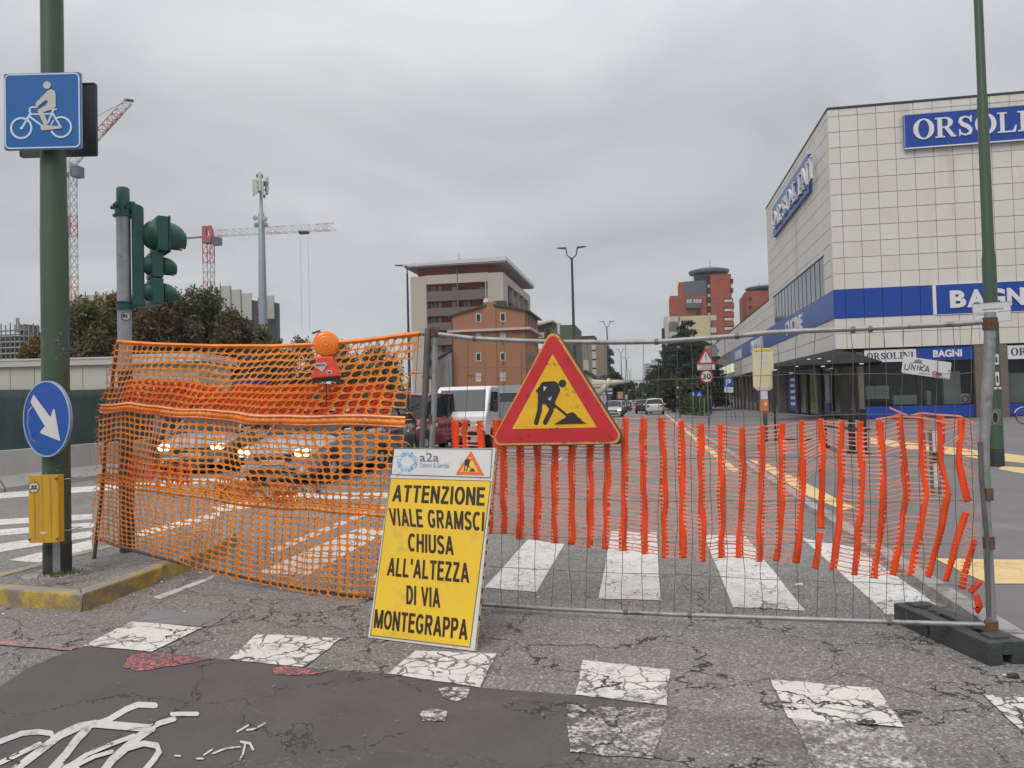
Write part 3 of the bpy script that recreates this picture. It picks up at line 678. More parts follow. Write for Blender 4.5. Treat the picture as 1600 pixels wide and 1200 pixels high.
for a in (200, 262, 325, 20, 90): MB().tube([(math.cos(R(a)) * .07, math.sin(R(a)) * .07, 3.46 + ZC), (math.cos(R(a)) * .115, math.sin(R(a)) * .115, 3.465 + ZC)], .019, 12).build('cable_socket', [MATS['green_plastic']], tp)
for a in (200, 262, 325): MB().tube([(math.cos(R(a)) * .112, math.sin(R(a)) * .112, 3.465 + ZC), (math.cos(R(a)) * .1165, math.sin(R(a)) * .1165, 3.4651 + ZC)], .013, 12).build('socket_hole', [MATS['black_rubber']], tp)
zk = QZ(478)
MB().lathe([(pr + .008, zk - .03), (pr + .008, zk + .03)], 24).lathe([(pr + .02, zk + .028), (pr + .02, zk + .04)], 24).lathe([(pr + .02, zk - .04), (pr + .02, zk - .028)], 24).build('collar', MATS['green_plastic'], tp, smooth=35)
o = MB().disc(0, 0, .043, -pr - .002, -pr + .01, 24).ring(0, 0, .043, .037, -pr - .0035, -pr + .01, 24, mi=1).box(-.03, -.008, -pr - .0040, -pr, -.012, .02, mi=1).box(.002, .012, -pr - .0042, -pr, -.02, .02, mi=1).stroke([(-.03, -.005), (-.01, .012), (.008, -.01)], .006, -pr - .005, -pr, mi=1).build('sticker', [MATS['sticker_white'], MATS['sticker_dark']], tp)
o.location = (0, 0, QZ(495)); o.rotation_euler = (0, 0, R(36) + R(12))
th = thing('traffic_light', 'green three lamp traffic light seen from behind on the grey pole', 'traffic light', (TP.x, TP.y, IZ - .02 + QZ(478) - .93 * 2.345), R(36)); th.scale = (.93, .93, .93)
SP = 8.28 / 1200
# spine between pole and lanterns
MB().prism([(0.078, 2.34), (0.20, 2.34), (0.20, 3.42), (0.17, 3.44), (0.078, 3.47)], -0.07, 0.07).build('spine', MATS['green_plastic'], th, bevel=.012)
MB().box(0.05, 0.12, -0.05, 0.05, 3.38, 3.48).build('bracket', MATS['green_plastic'], th, bevel=.008)
MB().box(0.03, 0.12, -0.05, 0.05, 2.32, 2.37).build('bracket', MATS['green_plastic'], th, bevel=.008)
ax = Matrix.Rotation(R(12), 4, 'Z')
for zc, rad, hh, xoff in ((3.13, .165, .38, .31), (2.795, .108, .285, .262), (2.505, .108, .285, .262)):
    m = MB(); prof = [(0.002, -rad * .85)]
    for j in range(1, 9):
        a = math.pi / 2 * j / 8; prof.append((rad * math.sin(a), -rad * .85 * math.cos(a)))
    m.lathe(prof, 28, axis='X', c=(0, 0, 0))
    o = m.build('lamp_back', MATS['green_plastic'], th, smooth=60); o.matrix_local = Matrix.Translation((xoff, -.02, zc)) @ ax
    o = MB().box(-.015, .10, -hh / 2, hh / 2, -hh / 2, hh / 2).build('lamp_housing', MATS['green_plastic'], th, bevel=.012); o.matrix_local = Matrix.Translation((xoff, 0, zc)) @ ax
    if hh > .3:
        o = MB().box(.10, .115, -hh / 2 - .01, hh / 2 + .01, -hh / 2 - .01, hh / 2 + .01).build('backboard', MATS['green_plastic'], th, bevel=.004); o.matrix_local = Matrix.Translation((xoff, 0, zc)) @ ax
    # visor: half open tube, longer on top, drooping
    m = MB(); vs = []; fs = []; n = 22; r2 = rad * 0.98; ln = .185 if hh > .3 else .14; nq = 7
    for i in range(n + 1):
        a = R(-62 + 304 * i / n)
        for q in range(nq + 1):
            t = q / nq; zt_ = r2 * math.sqrt(max(0, 1 - (t * .93) ** 2.2)); zb_ = -r2 * .86; cz_ = (zt_ + zb_) / 2; hz = (zt_ - zb_) / 2
            vs.append((ln * t, r2 * (1 - .25 * t) * math.cos(a), cz_ + hz * math.sin(a) if math.sin(a) > -.88 else cz_ - hz * .88))
    for i in range(n):
        for q in range(nq): a = i * (nq + 1) + q; fs.append((a, a + 1, a + nq + 2, a + nq + 1))
    o = m.add(vs, fs).build('visor', MATS['green_plastic'], th, smooth=60, solid=.006); o.matrix_local = Matrix.Translation((xoff + .115 * math.cos(R(12)), .115 * math.sin(R(12)), zc)) @ ax
    o = MB().lathe([(.001, .115), (rad * .85, .112), (rad * .85, .10)], 20, axis='X').build('lens', worn('lens_dark', (.05, .03, .02), .2, .1), th); o.matrix_local = Matrix.Translation((xoff, 0, zc)) @ ax

# ================================================================== MAIN FENCE PANEL
FA, FB = (-1.68, 5.61), tuple(G(1550, 986, .125))[:2]   # the right foot stands in the rubber block
FD = Vector((FB[0] - FA[0], FB[1] - FA[1], 0)).normalized(); FN = Vector((FD.y, -FD.x, 0))   # towards the camera
FRZ = math.atan2(FD.y, FD.x)
def FP(px_, py_, off=0.0):
    a = (FA[0] + FN.x * off, FA[1] + FN.y * off); b = (FB[0] + FN.x * off, FB[1] + FN.y * off); return PL(px_, py_, a, b)
fo = Vector((FA[0], FA[1], 0))
fence = thing('site_fence', 'rusty bent steel mesh fence panel closing the avenue', 'fence', fo)
def loc(L): return [Vector(p) - fo for p in L]
topbar = [(676, 521), (700, 524), (740, 529), (800, 532), (860, 534), (960, 535), (1026, 534), (1070, 531), (1150, 525), (1200, 520), (1260, 517), (1340, 514), (1440, 509), (1500, 506), (1545, 502)]
botbar = [(668, 938), (760, 945), (850, 951), (1050, 960), (1250, 967), (1400, 972), (1535, 976), (1546, 980)]
MB().tube(loc([FP(*p) for p in topbar]), .0165, 12).build('top_rail', MATS['galvanised_worn'], fence, smooth=50)
MB().tube(loc([FP(*p) for p in botbar]), .0145, 12).build('bottom_rail', MATS['galvanised_worn'], fence, smooth=50)
MB().tube(loc([FP(1547, 488), FP(1546, 560), FP(1541, 630), FP(1538, 690), FP(1541, 800), FP(1546, 900), FP(1550, 990)]), [.031, .030, .030, .027, .024, .025, .026], 16).build('post', MATS['galvanised_worn'], fence, smooth=50)
MB().tube(loc([FP(1531, 690, .03), FP(1533, 745, .03), FP(1543, 850, .03), FP(1545, 960, .03)]), .012, 10).build('inner_post', MATS['dark_tube'], fence, smooth=50)
MB().tube(loc([FP(680, 516), FP(678, 640), FP(673, 720), FP(664, 940)]), [.025, .022, .022, .022], 14).build('post', MATS['galvanised_worn'], fence, smooth=50)
for p, r_ in (((680, 519), .034), ((1547, 506), .040), ((675, 655), .026), ((1543, 772), .030), ((1545, 848), .031), ((1549, 979), .036)):
    q = FP(*p) - fo; MB().tube([q - Vector((0, 0, .035)), q + Vector((0, 0, .035))], r_, 14).build('rusty_joint', MATS['rusty'], fence, smooth=50)
for p in ((742, 529), (1026, 534), (1152, 525), (1333, 515), (1360, 514), (1078, 961), (978, 956), (1390, 972)):
    q = FP(*p) - fo; MB().tube([q - FD * .012, q + FD * .012], .021, 10).build('tie_wire', MATS['dark_tube'], fence)
worn('wire_steel', (0.14, 0.135, 0.125), 0.5, 0.3, 20, metallic=0.4)
def bar_y(bar, x):
    for a, b in zip(bar, bar[1:]):
        if a[0] <= x <= b[0]: return a[1] + (b[1] - a[1]) * (x - a[0]) / (b[0] - a[0])
    return bar[-1][1] if x > bar[-1][0] else bar[0][1]
x = 698.0; i = 0
while x < 1530:
    t = bar_y(topbar, x) + 4; bt = bar_y(botbar, x) - 2; n = 13; a1, a2, ph = rng.uniform(1.0, 3.2), rng.uniform(.5, 1.5), rng.uniform(0, 6)
    lean_ = (x - 1100) * 0.012
    P = [FP(x + a1 * math.sin(ph + k * .9) + a2 * math.sin(ph * 2 + k * 2.3) + lean_ * (k / n - .5), t + (bt - t) * k / n, .006 * math.sin(k + ph)) for k in range(n + 1)]
    if i % 5 == 2: P = P[1:]
    MB().tube(loc(P), .0021, 5, cap=False).build('wire', MATS['wire_steel'], fence, smooth=True); x += 27.3 + rng.uniform(-3, 3); i += 1
for ys in ([(684, 575), (820, 574), (940, 590), (985, 596), (1100, 590), (1250, 584), (1400, 585), (1500, 585), (1540, 576)], [(684, 662), (800, 656), (1000, 655), (1180, 650), (1360, 647), (1470, 650), (1535, 655)],
           [(684, 708), (760, 708), (860, 715), (1000, 718), (1250, 715), (1380, 714), (1530, 712)], [(765, 770), (860, 778), (1000, 783), (1160, 783), (1350, 784), (1420, 783), (1520, 782)],
           [(765, 832), (860, 838), (1000, 845), (1150, 850), (1300, 848), (1400, 850), (1530, 850)], [(765, 886), (900, 892), (1050, 898), (1200, 905), (1400, 912), (1530, 914)]):
    P = []
    for a, b in zip(ys, ys[1:]):
        for k in range(4): P.append(FP(a[0] + (b[0] - a[0]) * k / 4, a[1] + (b[1] - a[1]) * k / 4 + rng.uniform(-1, 1), .004))
    P.append(FP(*ys[-1])); MB().tube(loc(P), .0021, 5, cap=False).build('cross_wire', MATS['wire_steel'], fence, smooth=True)

# moulded fence foot
worn('recycled_rubber', (0.052, 0.056, 0.055), 0.75, 0.18, 4, dirt=(0.12, 0.12, 0.115), damt=0.35, dscale=4, bump=0.6, bscale=60)
pA = G(1397, 972); pB = G(1546, 1041); dv_ = (pB - pA); LN = dv_.length; ff = thing('fence_foot', 'dark grey moulded rubber block holding the fence post', 'fence foot', pA, math.atan2(dv_.y, dv_.x))
# local: x along the long side, y to the left = away from camera ... the block lies on that side
Wd, Hd = 0.235, 0.125
m = MB()
worn('hole_dark', (.012, .012, .012), .9, .1)
# block built of walls round real pockets and a lifting slot at the end
ya_, yb2_ = Wd * .36, Wd * .60
MB().box(0, LN, 0, ya_, .0, Hd).build('block_side', MATS['recycled_rubber'], ff, bevel=.006)
MB().box(0, LN, yb2_, Wd, .0, Hd).build('block_side', MATS['recycled_rubber'], ff, bevel=.006)
for x0_, x1_ in ((0, .28), (.47, .60), (.70, LN - .13)): MB().box(x0_, x1_, ya_ + .001, yb2_ - .001, .0, Hd - .002).build('block_web', MATS['recycled_rubber'], ff)
MB().box(LN - .13, LN - .004, ya_ + .001, yb2_ - .001, .055, Hd - .002).build('block_web', MATS['recycled_rubber'], ff)
for x0_, x1_ in ((.28, .47), (.60, .70)): MB().box(x0_ + .001, x1_ - .001, ya_ + .001, yb2_ - .001, .0, .02).build('pocket_floor', MATS['hole_dark'], ff)
for cx_ in (.15, .23, .52, .565): MB().lathe([(.024, Hd - .001), (.024, Hd + .0015), (.001, Hd + .0016)], 16, c=(cx_, Wd * .48, 0)).build('socket', MATS['hole_dark'], ff)
MB().box(LN * .40, LN * .42, -.004, .0, .02, Hd - .02).build('seam', MATS['hole_dark'], ff)
for cx_, w_ in ((.09, .05), (LN - .10, .045)): MB().box(cx_ - w_, cx_ + w_, Wd * .25, Wd * .75, Hd - .01, Hd + .014).build('raised_pad', MATS['recycled_rubber'], ff, bevel=.006)

# ================================================================== ORANGE BARRIER NETTING (vertical strips)
def netmat(name, c, tr=0.35, var=.12):
    m, nt, b = _mat(name)
    g = nt.nodes.new('ShaderNodeNewGeometry'); n = noise(nt, g.outputs['Position'], 7.0, 4)
    s_ = nt.nodes.new('ShaderNodeVectorMath'); s_.operation = 'SCALE'; s_.inputs[0].default_value = c; nt.links.new(rmp(nt, n.outputs['Fac'], .3, .7, 1 - var, 1 + var), s_.inputs['Scale'])
    n9 = noise(nt, g.outputs['Position'], 3.2, 8, .7); cd = mixc(nt, mth(nt, 'MULTIPLY', rmp(nt, n9.outputs['Fac'], .55, .75), .5), s_.outputs[0], (.30, .10, .04))
    nt.links.new(cd, b.inputs['Base Color']); b.inputs['Roughness'].default_value = .42
    t = nt.nodes.new('ShaderNodeBsdfTranslucent'); nt.links.new(s_.outputs[0], t.inputs['Color']); mx = nt.nodes.new('ShaderNodeMixShader'); mx.inputs[0].default_value = tr
    nt.links.new(b.outputs[0], mx.inputs[1]); nt.links.new(t.outputs[0], mx.inputs[2]); nt.links.new(mx.outputs[0], nt.nodes['Material Output'].inputs['Surface'])
    MATS[name] = m; return m
ORS = netmat('net_red_orange', (1.0, 0.145, 0.032), .45); ORT = netmat('net_strand', (0.98, 0.46, 0.32), .4); ORN = netmat('net_orange', (0.96, 0.37, 0.06), .35); ORP = netmat('net_fold_highlight', (0.95, 0.50, 0.30), .2)  # ORP: paler tint that paints pink highlights onto the fold lips
sn = thing('barrier_netting', 'torn red orange plastic netting of vertical strips wired behind the fence', 'netting', fo)
strips = [[(711, 656), (712, 690), (713, 720)], [(726, 655), (727, 690), (728, 720)], [(750, 657), (752, 700), (753, 720)], [(776, 655), (775, 700), (766, 780), (764, 834)],
    [(787, 655), (787, 834)], [(813, 654), (813, 843)], [(839, 654), (840, 790), (839, 843)], [(867, 653), (867, 800), (866, 849)], [(894, 652), (893, 851)], [(923, 652), (922, 856)], [(948, 652), (949, 740), (946, 858)],
    [(977, 652), (976, 740), (975, 800), (973, 861)], [(1005, 652), (1005, 740), (1007, 866)], [(1033, 652), (1037, 720), (1038, 800), (1039, 872)], [(1064, 656), (1066, 740), (1067, 872)], [(1094, 661), (1096, 740), (1098, 878)], [(1127, 662), (1127, 780), (1128, 872)],
    [(1160, 667), (1160, 760), (1158, 810), (1155, 872)], [(1190, 664), (1190, 780), (1186, 878)], [(1221, 660), (1222, 760), (1219, 820), (1213, 877)], [(1254, 656), (1254, 750), (1251, 810), (1244, 880)],
    [(1283, 654), (1285, 740), (1282, 826)], [(1281, 831), (1279, 860), (1273, 889)], [(1314, 656), (1314, 750), (1310, 830), (1301, 891)], [(1344, 658), (1347, 760), (1341, 840), (1335, 899)], [(1374, 656), (1381, 740), (1378, 820), (1370, 862), (1366, 904)],
    [(1405, 646), (1411, 710), (1417, 765), (1405, 850), (1395, 899)], [(1438, 646), (1441, 710), (1447, 775), (1435, 840), (1422, 900)], [(1470, 650), (1470, 720), (1481, 773), (1465, 850), (1449, 902)],
    [(1502, 653), (1498, 725), (1506, 760), (1513, 784)], [(1509, 800), (1492, 855), (1478, 908)], [(1523, 842), (1512, 880), (1502, 920)], [(1531, 908), (1515, 926)], [(1525, 928), (1531, 950), (1524, 955)]]
def along(P, t):
    L = [math.hypot(b[0] - a[0], b[1] - a[1]) for a, b in zip(P, P[1:])]; T_ = sum(L) * t
    for (a, b), l in zip(zip(P, P[1:]), L):
        if T_ <= l + 1e-6: k = T_ / l; return (a[0] + (b[0] - a[0]) * k, a[1] + (b[1] - a[1]) * k)
        T_ -= l
    return P[-1]
def sx_at(P, y):
    for a, b in zip(P, P[1:]):
        if a[1] <= y <= b[1]: k = (y - a[1]) / (b[1] - a[1]); k2 = k; return a[0] + (b[0] - a[0]) * k2
    return None
NOFF = -0.045
def netdepth(x, y): return NOFF + .018 * math.sin(x * .021) + .012 * math.sin(x * .05 + y * .02)
for si, P in enumerate(strips):
    ylen = sum(math.hypot(b[0] - a[0], b[1] - a[1]) for a, b in zip(P, P[1:])); n = max(4, int(ylen / 3.0)); vs = []; fs = []
    for k in range(n + 1):
        t = k / n; x, y = along(P, t); a = along(P, max(0, t - .03)); b = along(P, min(1, t + .03)); dx, dy = b[0] - a[0], b[1] - a[1]; l = math.hypot(dx, dy) or 1
        nx, ny = -dy / l, dx / l
        if nx > 0: nx, ny = -nx, -ny
        x += .5 * math.sin(y * .09 + si) ; w = 5.3 + (.75 if k % 2 else -.55) + .6 * math.sin(y * .05 + si * 2)
        tw = .009 * math.sin(y * .035 + si * 1.7) + .003 * math.sin(y * .11 + si)
        vs += [FP(x + nx * w, y + ny * w, netdepth(x, y) + tw) - fo, FP(x, y, netdepth(x, y) + .004) - fo, FP(x - nx * w, y - ny * w, netdepth(x, y) - tw) - fo]
    for k in range(n): a = 3 * k; fs += [(a, a + 1, a + 4, a + 3), (a + 1, a + 2, a + 5, a + 4)]
    MB().add(vs, fs).build('strip', ORS, sn, smooth=True, solid=.0015)
m = MB(); main = [s_ for s_ in strips if s_[0][1] < 700]
for i in range(len(main) - 1):
    A_, B_ = main[i], main[i + 1]; yt, yb_ = max(A_[0][1], B_[0][1]), min(A_[-1][1], B_[-1][1])
    y = yt + 3; q = 0
    da, db = A_[0][1], B_[0][1]
    rows = 34 if A_[-1][1] > 800 else 9
    for k in range(rows):
        if rng.random() < (.03 if A_[0][0] < 1400 else .16): continue
        ta = (k + .6) / rows; ka, kb_ = along(A_, ta), along(B_, ta)
        if abs(ka[1] - kb_[1]) > 26 or kb_[0] < ka[0] + 4: continue
        P = []
        for j in range(7):
            t = j / 6; sag = 1.3 * math.sin(t * math.pi) * math.sin(k * 1.7 + i); x = ka[0] + (kb_[0] - ka[0]) * t; yy = ka[1] + (kb_[1] - ka[1]) * t + sag
            P.append((x, yy, 2.6 if j in (0, 6) else (1.4 if j in (1, 5) else .85)))
        vs = []
        for x, yy, hw in P: vs += [FP(x, yy - hw, netdepth(x, yy)) - fo, FP(x, yy + hw, netdepth(x, yy)) - fo]
        m.add(vs, [(2 * j, 2 * j + 1, 2 * j + 3, 2 * j + 2) for j in range(6)])
# loose strands at the torn right edge
for k in range(46):
    x0, y0 = rng.uniform(1497, 1512), 660 + k * 5.6; 
    if y0 > 790: x0 = 1512 - (y0 - 790) * .12
    P = [(x0, y0), (x0 + rng.uniform(6, 14), y0 + rng.uniform(-2, 4)), (x0 + rng.uniform(12, 26), y0 + rng.uniform(-2, 10))]
    vs = []
    for x, yy in P: vs += [FP(x, yy - .8, NOFF) - fo, FP(x, yy + .8, NOFF) - fo]
    m.add(vs, [(2 * j, 2 * j + 1, 2 * j + 3, 2 * j + 2) for j in range(2)])
struct(m.build('strand', ORT, sn, solid=.0012), 'stuff')
for P in ([(1390, 637), (1420, 650), (1440, 645), (1468, 648), (1500, 650), (1524, 662)], [(1368, 655), (1400, 650), (1436, 652), (1480, 660)]):
    vs = []
    for x, yy in P: vs += [FP(x, yy - 1.3, NOFF) - fo, FP(x, yy + 1.3, NOFF) - fo]
    MB().add(vs, [(2 * j, 2 * j + 1, 2 * j + 3, 2 * j + 2) for j in range(len(P) - 1)]).build('edge_cord', ORT, sn, solid=.0015)

# ================================================================== LEFT PANEL WITH OVAL-HOLE NETTING
LA = tuple(G(148, 873, IZ - .012))[:2]; LB = (-1.84, 5.64)
LD = Vector((LB[0] - LA[0], LB[1] - LA[1], 0)).normalized(); LNn = Vector((LD.y, -LD.x, 0))
def LP(px_, py_, off=0.0):
    return PL(px_, py_, (LA[0] + LNn.x * off, LA[1] + LNn.y * off), (LB[0] + LNn.x * off, LB[1] + LNn.y * off))
lo = Vector((LA[0], LA[1], 0)); lf_ = thing('site_fence', 'steel mesh fence panel under the orange net, one foot on the island', 'fence', lo)
def ll(L): return [Vector(p) - lo for p in L]
MB().tube(ll([LP(183, 534), LP(170, 650), LP(160, 760), LP(147, 875)]), .018, 10).build('post', MATS['rusty'], lf_, smooth=50)
MB().tube(ll([LP(669, 513), LP(664, 620), LP(659, 700), LP(647, 945)]), [.026, .023, .023, .023], 14).build('post', MATS['dark_tube'], lf_, smooth=50)
MB().tube(ll([LP(184, 536), LP(300, 541), LP(430, 541), LP(560, 532), LP(666, 522)]), .011, 8).build('top_rail', MATS['dark_tube'], lf_, smooth=50)
MB().tube(ll([LP(152, 842), LP(200, 858), LP(272, 877), LP(358, 897), LP(433, 913), LP(579, 934), LP(648, 940)]), .016, 8).build('bottom_rail', MATS['dark_tube'], lf_, smooth=50)
tops = [(184, 536), (430, 541), (560, 532), (666, 522)]; bots = [(152, 842), (272, 877), (433, 913), (648, 940)]
n = 40
for i in range(1, n):
    t = i / n; a = (184 + 482 * t, 0); b = (152 + 496 * t, 0); ya = bar_y(tops, a[0]); yb2 = bar_y(bots, b[0]); ph = rng.uniform(0, 6)
    P = [LP(a[0] + (b[0] - a[0]) * k / 8 + 1.3 * math.sin(ph + k), ya + (yb2 - ya) * k / 8) for k in range(9)]
    MB().tube(ll(P), .0022, 4, cap=False).build('wire', MATS['wire_steel'], lf_, smooth=True)
for q in range(1, 7):
    t = q / 7; MB().tube(ll([LP(184 - 32 * t, 536 + 306 * t), LP(430 - 10 * t, 541 + 372 * t), LP(660 - 14 * t, 524 + 414 * t)]), .0022, 4, cap=False).build('cross_wire', MATS['wire_steel'], lf_)
# net surface: control lines in survey pixels, mapped onto the panel's plane
Lc = [[(182, 531), (240, 535), (330, 538), (430, 538), (500, 535), (570, 528), (656, 517)], [(158, 637), (205, 637), (255, 641), (330, 648), (385, 653), (480, 657), (632, 658)],
      [(150, 749), (195, 753), (237, 761), (340, 775), (433, 786), (510, 791), (606, 797)], [(146, 847), (200, 859), (255, 874), (330, 897), (433, 924), (500, 934), (584, 944)]]
def cl(P, u):
    s_ = u * (len(P) - 1); i = min(int(s_), len(P) - 2); t = s_ - i; return (P[i][0] + (P[i + 1][0] - P[i][0]) * t, P[i][1] + (P[i + 1][1] - P[i][1]) * t)
def NS(u, v, off=0.04):
    """v 0..3 down the three sections; the mesh is pulled unevenly between its ties"""
    uu = u; e_ = min(1, 8 * u, 8 * (1 - u)) if 0 < u < 1 else 0; u = u + e_ * (.006 * math.sin(uu * 21 + v * 2.3) + .004 * math.sin(uu * 47 - v * 3.1)); vf = v - int(min(v, 2.999)); v = v + (.018 * math.sin(vf * math.pi) * math.sin(uu * 13 + v * 1.7) + .010 * math.sin(vf * math.pi) * math.sin(uu * 31 + v)) * (1 if .05 < vf < .95 else 0)
    u = max(0.0, min(1.0, u))
    i = min(int(v), 2); t = v - i; a = cl(Lc[i], u); b = cl(Lc[i + 1], u)
    x = a[0] + (b[0] - a[0]) * t; y = a[1] + (b[1] - a[1]) * t
    # right edge swings out between the ties
    x += 4 * math.sin(t * math.pi) * max(0, u - .8) * 5 * (1 if i else -.5)
    vk = min(1, v * 3); y += vk * (1.5 * math.sin(u * 17 + v * 2.0) + .6 * math.sin(u * 41 + v * 5))
    x += 1.8 * math.sin(v * 4.1 + u * 9)
    o_ = off + .018 * math.sin(u * 11 + v * 1.3) + .008 * math.sin(u * 23 + v * 4.0) + .03 * math.sin(min(1, t) * math.pi)
    return LP(x, y, o_) - lo
def holes(nu, v0, v1, nv, off, skip=0.0, fu=.87, fv=.78, u0=0.0, u1=1.0, jag=True, border=True):
    m = MB(); ang = [2 * math.pi * (k + .5) / 12 for k in range(12)]
    for r_ in range(nv):
        for c_ in range(nu):
            ua, ub = u0 + (u1 - u0) * c_ / nu, u0 + (u1 - u0) * (c_ + 1) / nu; va, vb = v0 + (v1 - v0) * r_ / nv, v0 + (v1 - v0) * (r_ + 1) / nv
            if jag and (c_ == 0 or c_ == nu - 1) and rng.random() < .30: continue
            if rng.random() < skip: continue
            cu, cv_ = (ua + ub) / 2, (va + vb) / 2; hu, hv = (ub - ua) / 2, (vb - va) / 2; sk = rng.uniform(-.12, .12)
            fu_, fv_ = fu * rng.uniform(.92, 1.06), fv * rng.uniform(.88, 1.1); inn = []; out = []
            for a in ang:
                ca, sa = math.cos(a), math.sin(a); e = .86
                x = math.copysign(abs(ca) ** e, ca); y = math.copysign(abs(sa) ** e, sa)
                inn.append(NS(cu + hu * fu_ * x, cv_ + hv * (fv_ * y + sk * x), off))
                k_ = 1 / max(abs(ca), abs(sa)); out.append(NS(cu + hu * ca * k_, cv_ + hv * sa * k_, off))
            m.add(inn + out, [(k, 12 + k, 12 + (k + 1) % 12, (k + 1) % 12) for k in range(12)])
    return m
net = thing('barrier_netting', 'large sagging orange safety net with oval holes tied over the left panel', 'netting', lo)
def strip_net(v0, v1, off, ridge, name, mat_, nu=130, u0=0.0, u1=1.0):
    m = MB(); vs = []; nvv = 5
    for j in range(nvv):
        for i in range(nu + 1):
            u = u0 + (u1 - u0) * i / nu; vs.append(NS(u, v0 + (v1 - v0) * j / (nvv - 1), off + .02 * math.sin(j / (nvv - 1) * math.pi) + ridge * (i % 2)))
    m.add(vs, [(j * (nu + 1) + i, j * (nu + 1) + i + 1, (j + 1) * (nu + 1) + i + 1, (j + 1) * (nu + 1) + i) for j in range(nvv - 1) for i in range(nu)])
    return m.build(name, mat_, net, smooth=False, solid=.002)
NU = 42
strip_net(0.0, 0.05, .04, .002, 'top_hem', ORN)
holes(NU, 0.05, 0.94, 10, .04).build('mesh_panel', ORN, net, smooth=True, solid=.0015)
strip_net(0.975, 1.045, .07, .008, 'gathered_fold', ORN, 160); strip_net(0.94, 0.975, .065, .010, 'fold_lip', ORP, 84)
strip_net(1.045, 1.062, .062, .006, 'fold_lip', ORP, 84)
holes(NU, 1.062, 1.93, 11, .04).build('mesh_panel', ORN, net, smooth=True, solid=.0015)
holes(NU, 1.93, 2.06, 2, .05, fv=.42, fu=.60).build('gathered_fold', ORN, net, smooth=True, solid=.002)
holes(NU, 2.06, 2.97, 13, .04).build('mesh_panel', ORN, net, smooth=True, solid=.0015)
# frayed ends
m = MB()
for k in range(150):
    e = rng.random(); 
    if e < .5: u, v = 0.0, rng.uniform(0, 3)
    elif e < .75: u, v = rng.uniform(0, 1), 2.97
    else: u, v = 1.0, rng.uniform(0, 3)
    p = NS(u, min(v, 2.99), .04); dx = LD * (rng.uniform(-.07, -.015) if u == 0 else (rng.uniform(.01, .07) if u == 1 else rng.uniform(-.03, .03))); dz = Vector((0, 0, rng.uniform(-.05, .02)))
    m.tube([p, p + dx * .6 + dz * .3, p + dx + dz], [.004, .003, .0012], 4)
struct(m.build('frayed_strand', ORN, net), 'stuff')
net2 = thing('barrier_netting', 'second doubled layer of redder netting bunched behind the orange net', 'netting', lo)
holes(36, 0.56, 1.02, 5, -.07, u0=.10, u1=.97, skip=.02, fu=.46, fv=.50).build('mesh_panel', ORS, net2, smooth=True, solid=.0015)
holes(26, 1.62, 1.95, 4, -.07, u0=.17, u1=.44, skip=.10, fu=.66, fv=.62).build('mesh_panel', ORS, net2, smooth=True, solid=.0015)
holes(22, 1.78, 2.08, 3, -.06, u0=.50, u1=.74, skip=.15, fu=.66, fv=.66).build('mesh_panel', ORN, net2, smooth=True, solid=.0015)
# brown twine caught in the net
m = MB()
for cx_, cy_ in ((405, 765), (440, 775), (475, 768), (490, 760), (338, 775)):
    for k in range(9):
        P = [LP(cx_ + rng.uniform(-16, 16), cy_ + rng.uniform(-13, 13), .075) - lo]
        for j in range(3): P.append(P[-1] + LD * rng.uniform(-.07, .07) + Vector((0, 0, rng.uniform(-.06, .06))))
        m.tube(P, .003, 4)
tag(struct(m.build('dead_twigs', worn('twig', (.13, .06, .03), .9, .3, 20), loc=lo), 'stuff'), 'dry brown twigs and vine caught in the orange net', 'twigs')

# warning lamp
c = LP(510, 556, .10); wl_ = thing('warning_lamp', 'orange roadworks warning lamp hung on top of the orange net', 'warning lamp', c, YAW + R(8))
sw_ = -(CAMROT.transposed() @ (c - Vector((0, 0, CAM_H))))[2] / 1200
m = MB(); prof = [(.001, -.050), (.2 * 20 * sw_, -.052)]
for k in range(1, 8): r_ = 20 * sw_ * k / 8; prof += [(r_, -.052 + .0018 * (k % 2) + .020 * (k / 8) ** 2), (r_ + .004, -.050 + .020 * (k / 8) ** 2)]
prof += [(20 * sw_, -.02), (20.5 * sw_, 0), (20.5 * sw_, .02), (20 * sw_, .04), (.12 * sw_ * 100, .07), (.001, .075)]
m.lathe(prof, 36, axis='Y')
mo, nt, b = _mat('amber_lens'); b.inputs['Base Color'].default_value = (.95, .22, .012, 1); b.inputs['Roughness'].default_value = .18; b.inputs['Subsurface Weight'].default_value = .3; b.inputs['Subsurface Radius'].default_value = (.04, .012, .002); b.inputs['Coat Weight'].default_value = .5
m.build('lens', mo, wl_, smooth=40, loc=(0, 0, 19 * sw_))
worn('housing_red', (0.72, 0.065, 0.028), .4, .1, 8)
MB().hexa([(-23 * sw_, -.04, -36 * sw_), (21 * sw_, -.05, -33 * sw_), (23 * sw_, .06, -33 * sw_), (-21 * sw_, .06, -36 * sw_), (-14 * sw_, -.03, -1 * sw_), (10 * sw_, -.03, 0), (13 * sw_, .045, 0), (-13 * sw_, .045, -1 * sw_)]).build('housing', MATS['housing_red'], wl_, bevel=.014)
MB().hexa([(-21 * sw_, -.035, -41 * sw_), (20 * sw_, -.045, -38 * sw_), (22 * sw_, .055, -38 * sw_), (-20 * sw_, .055, -41 * sw_), (-22 * sw_, -.038, -36 * sw_), (20 * sw_, -.048, -33 * sw_), (22 * sw_, .058, -33 * sw_), (-20 * sw_, .058, -36 * sw_)]).build('base_plate', MATS['black_rubber'], wl_)
MB().box(-.045, .02, -.03, .02, 39 * sw_, 41 * sw_).build('top_latch', worn('latch_brown', (.16, .05, .02), .5), wl_).rotation_euler = (0, R(-18), 0)
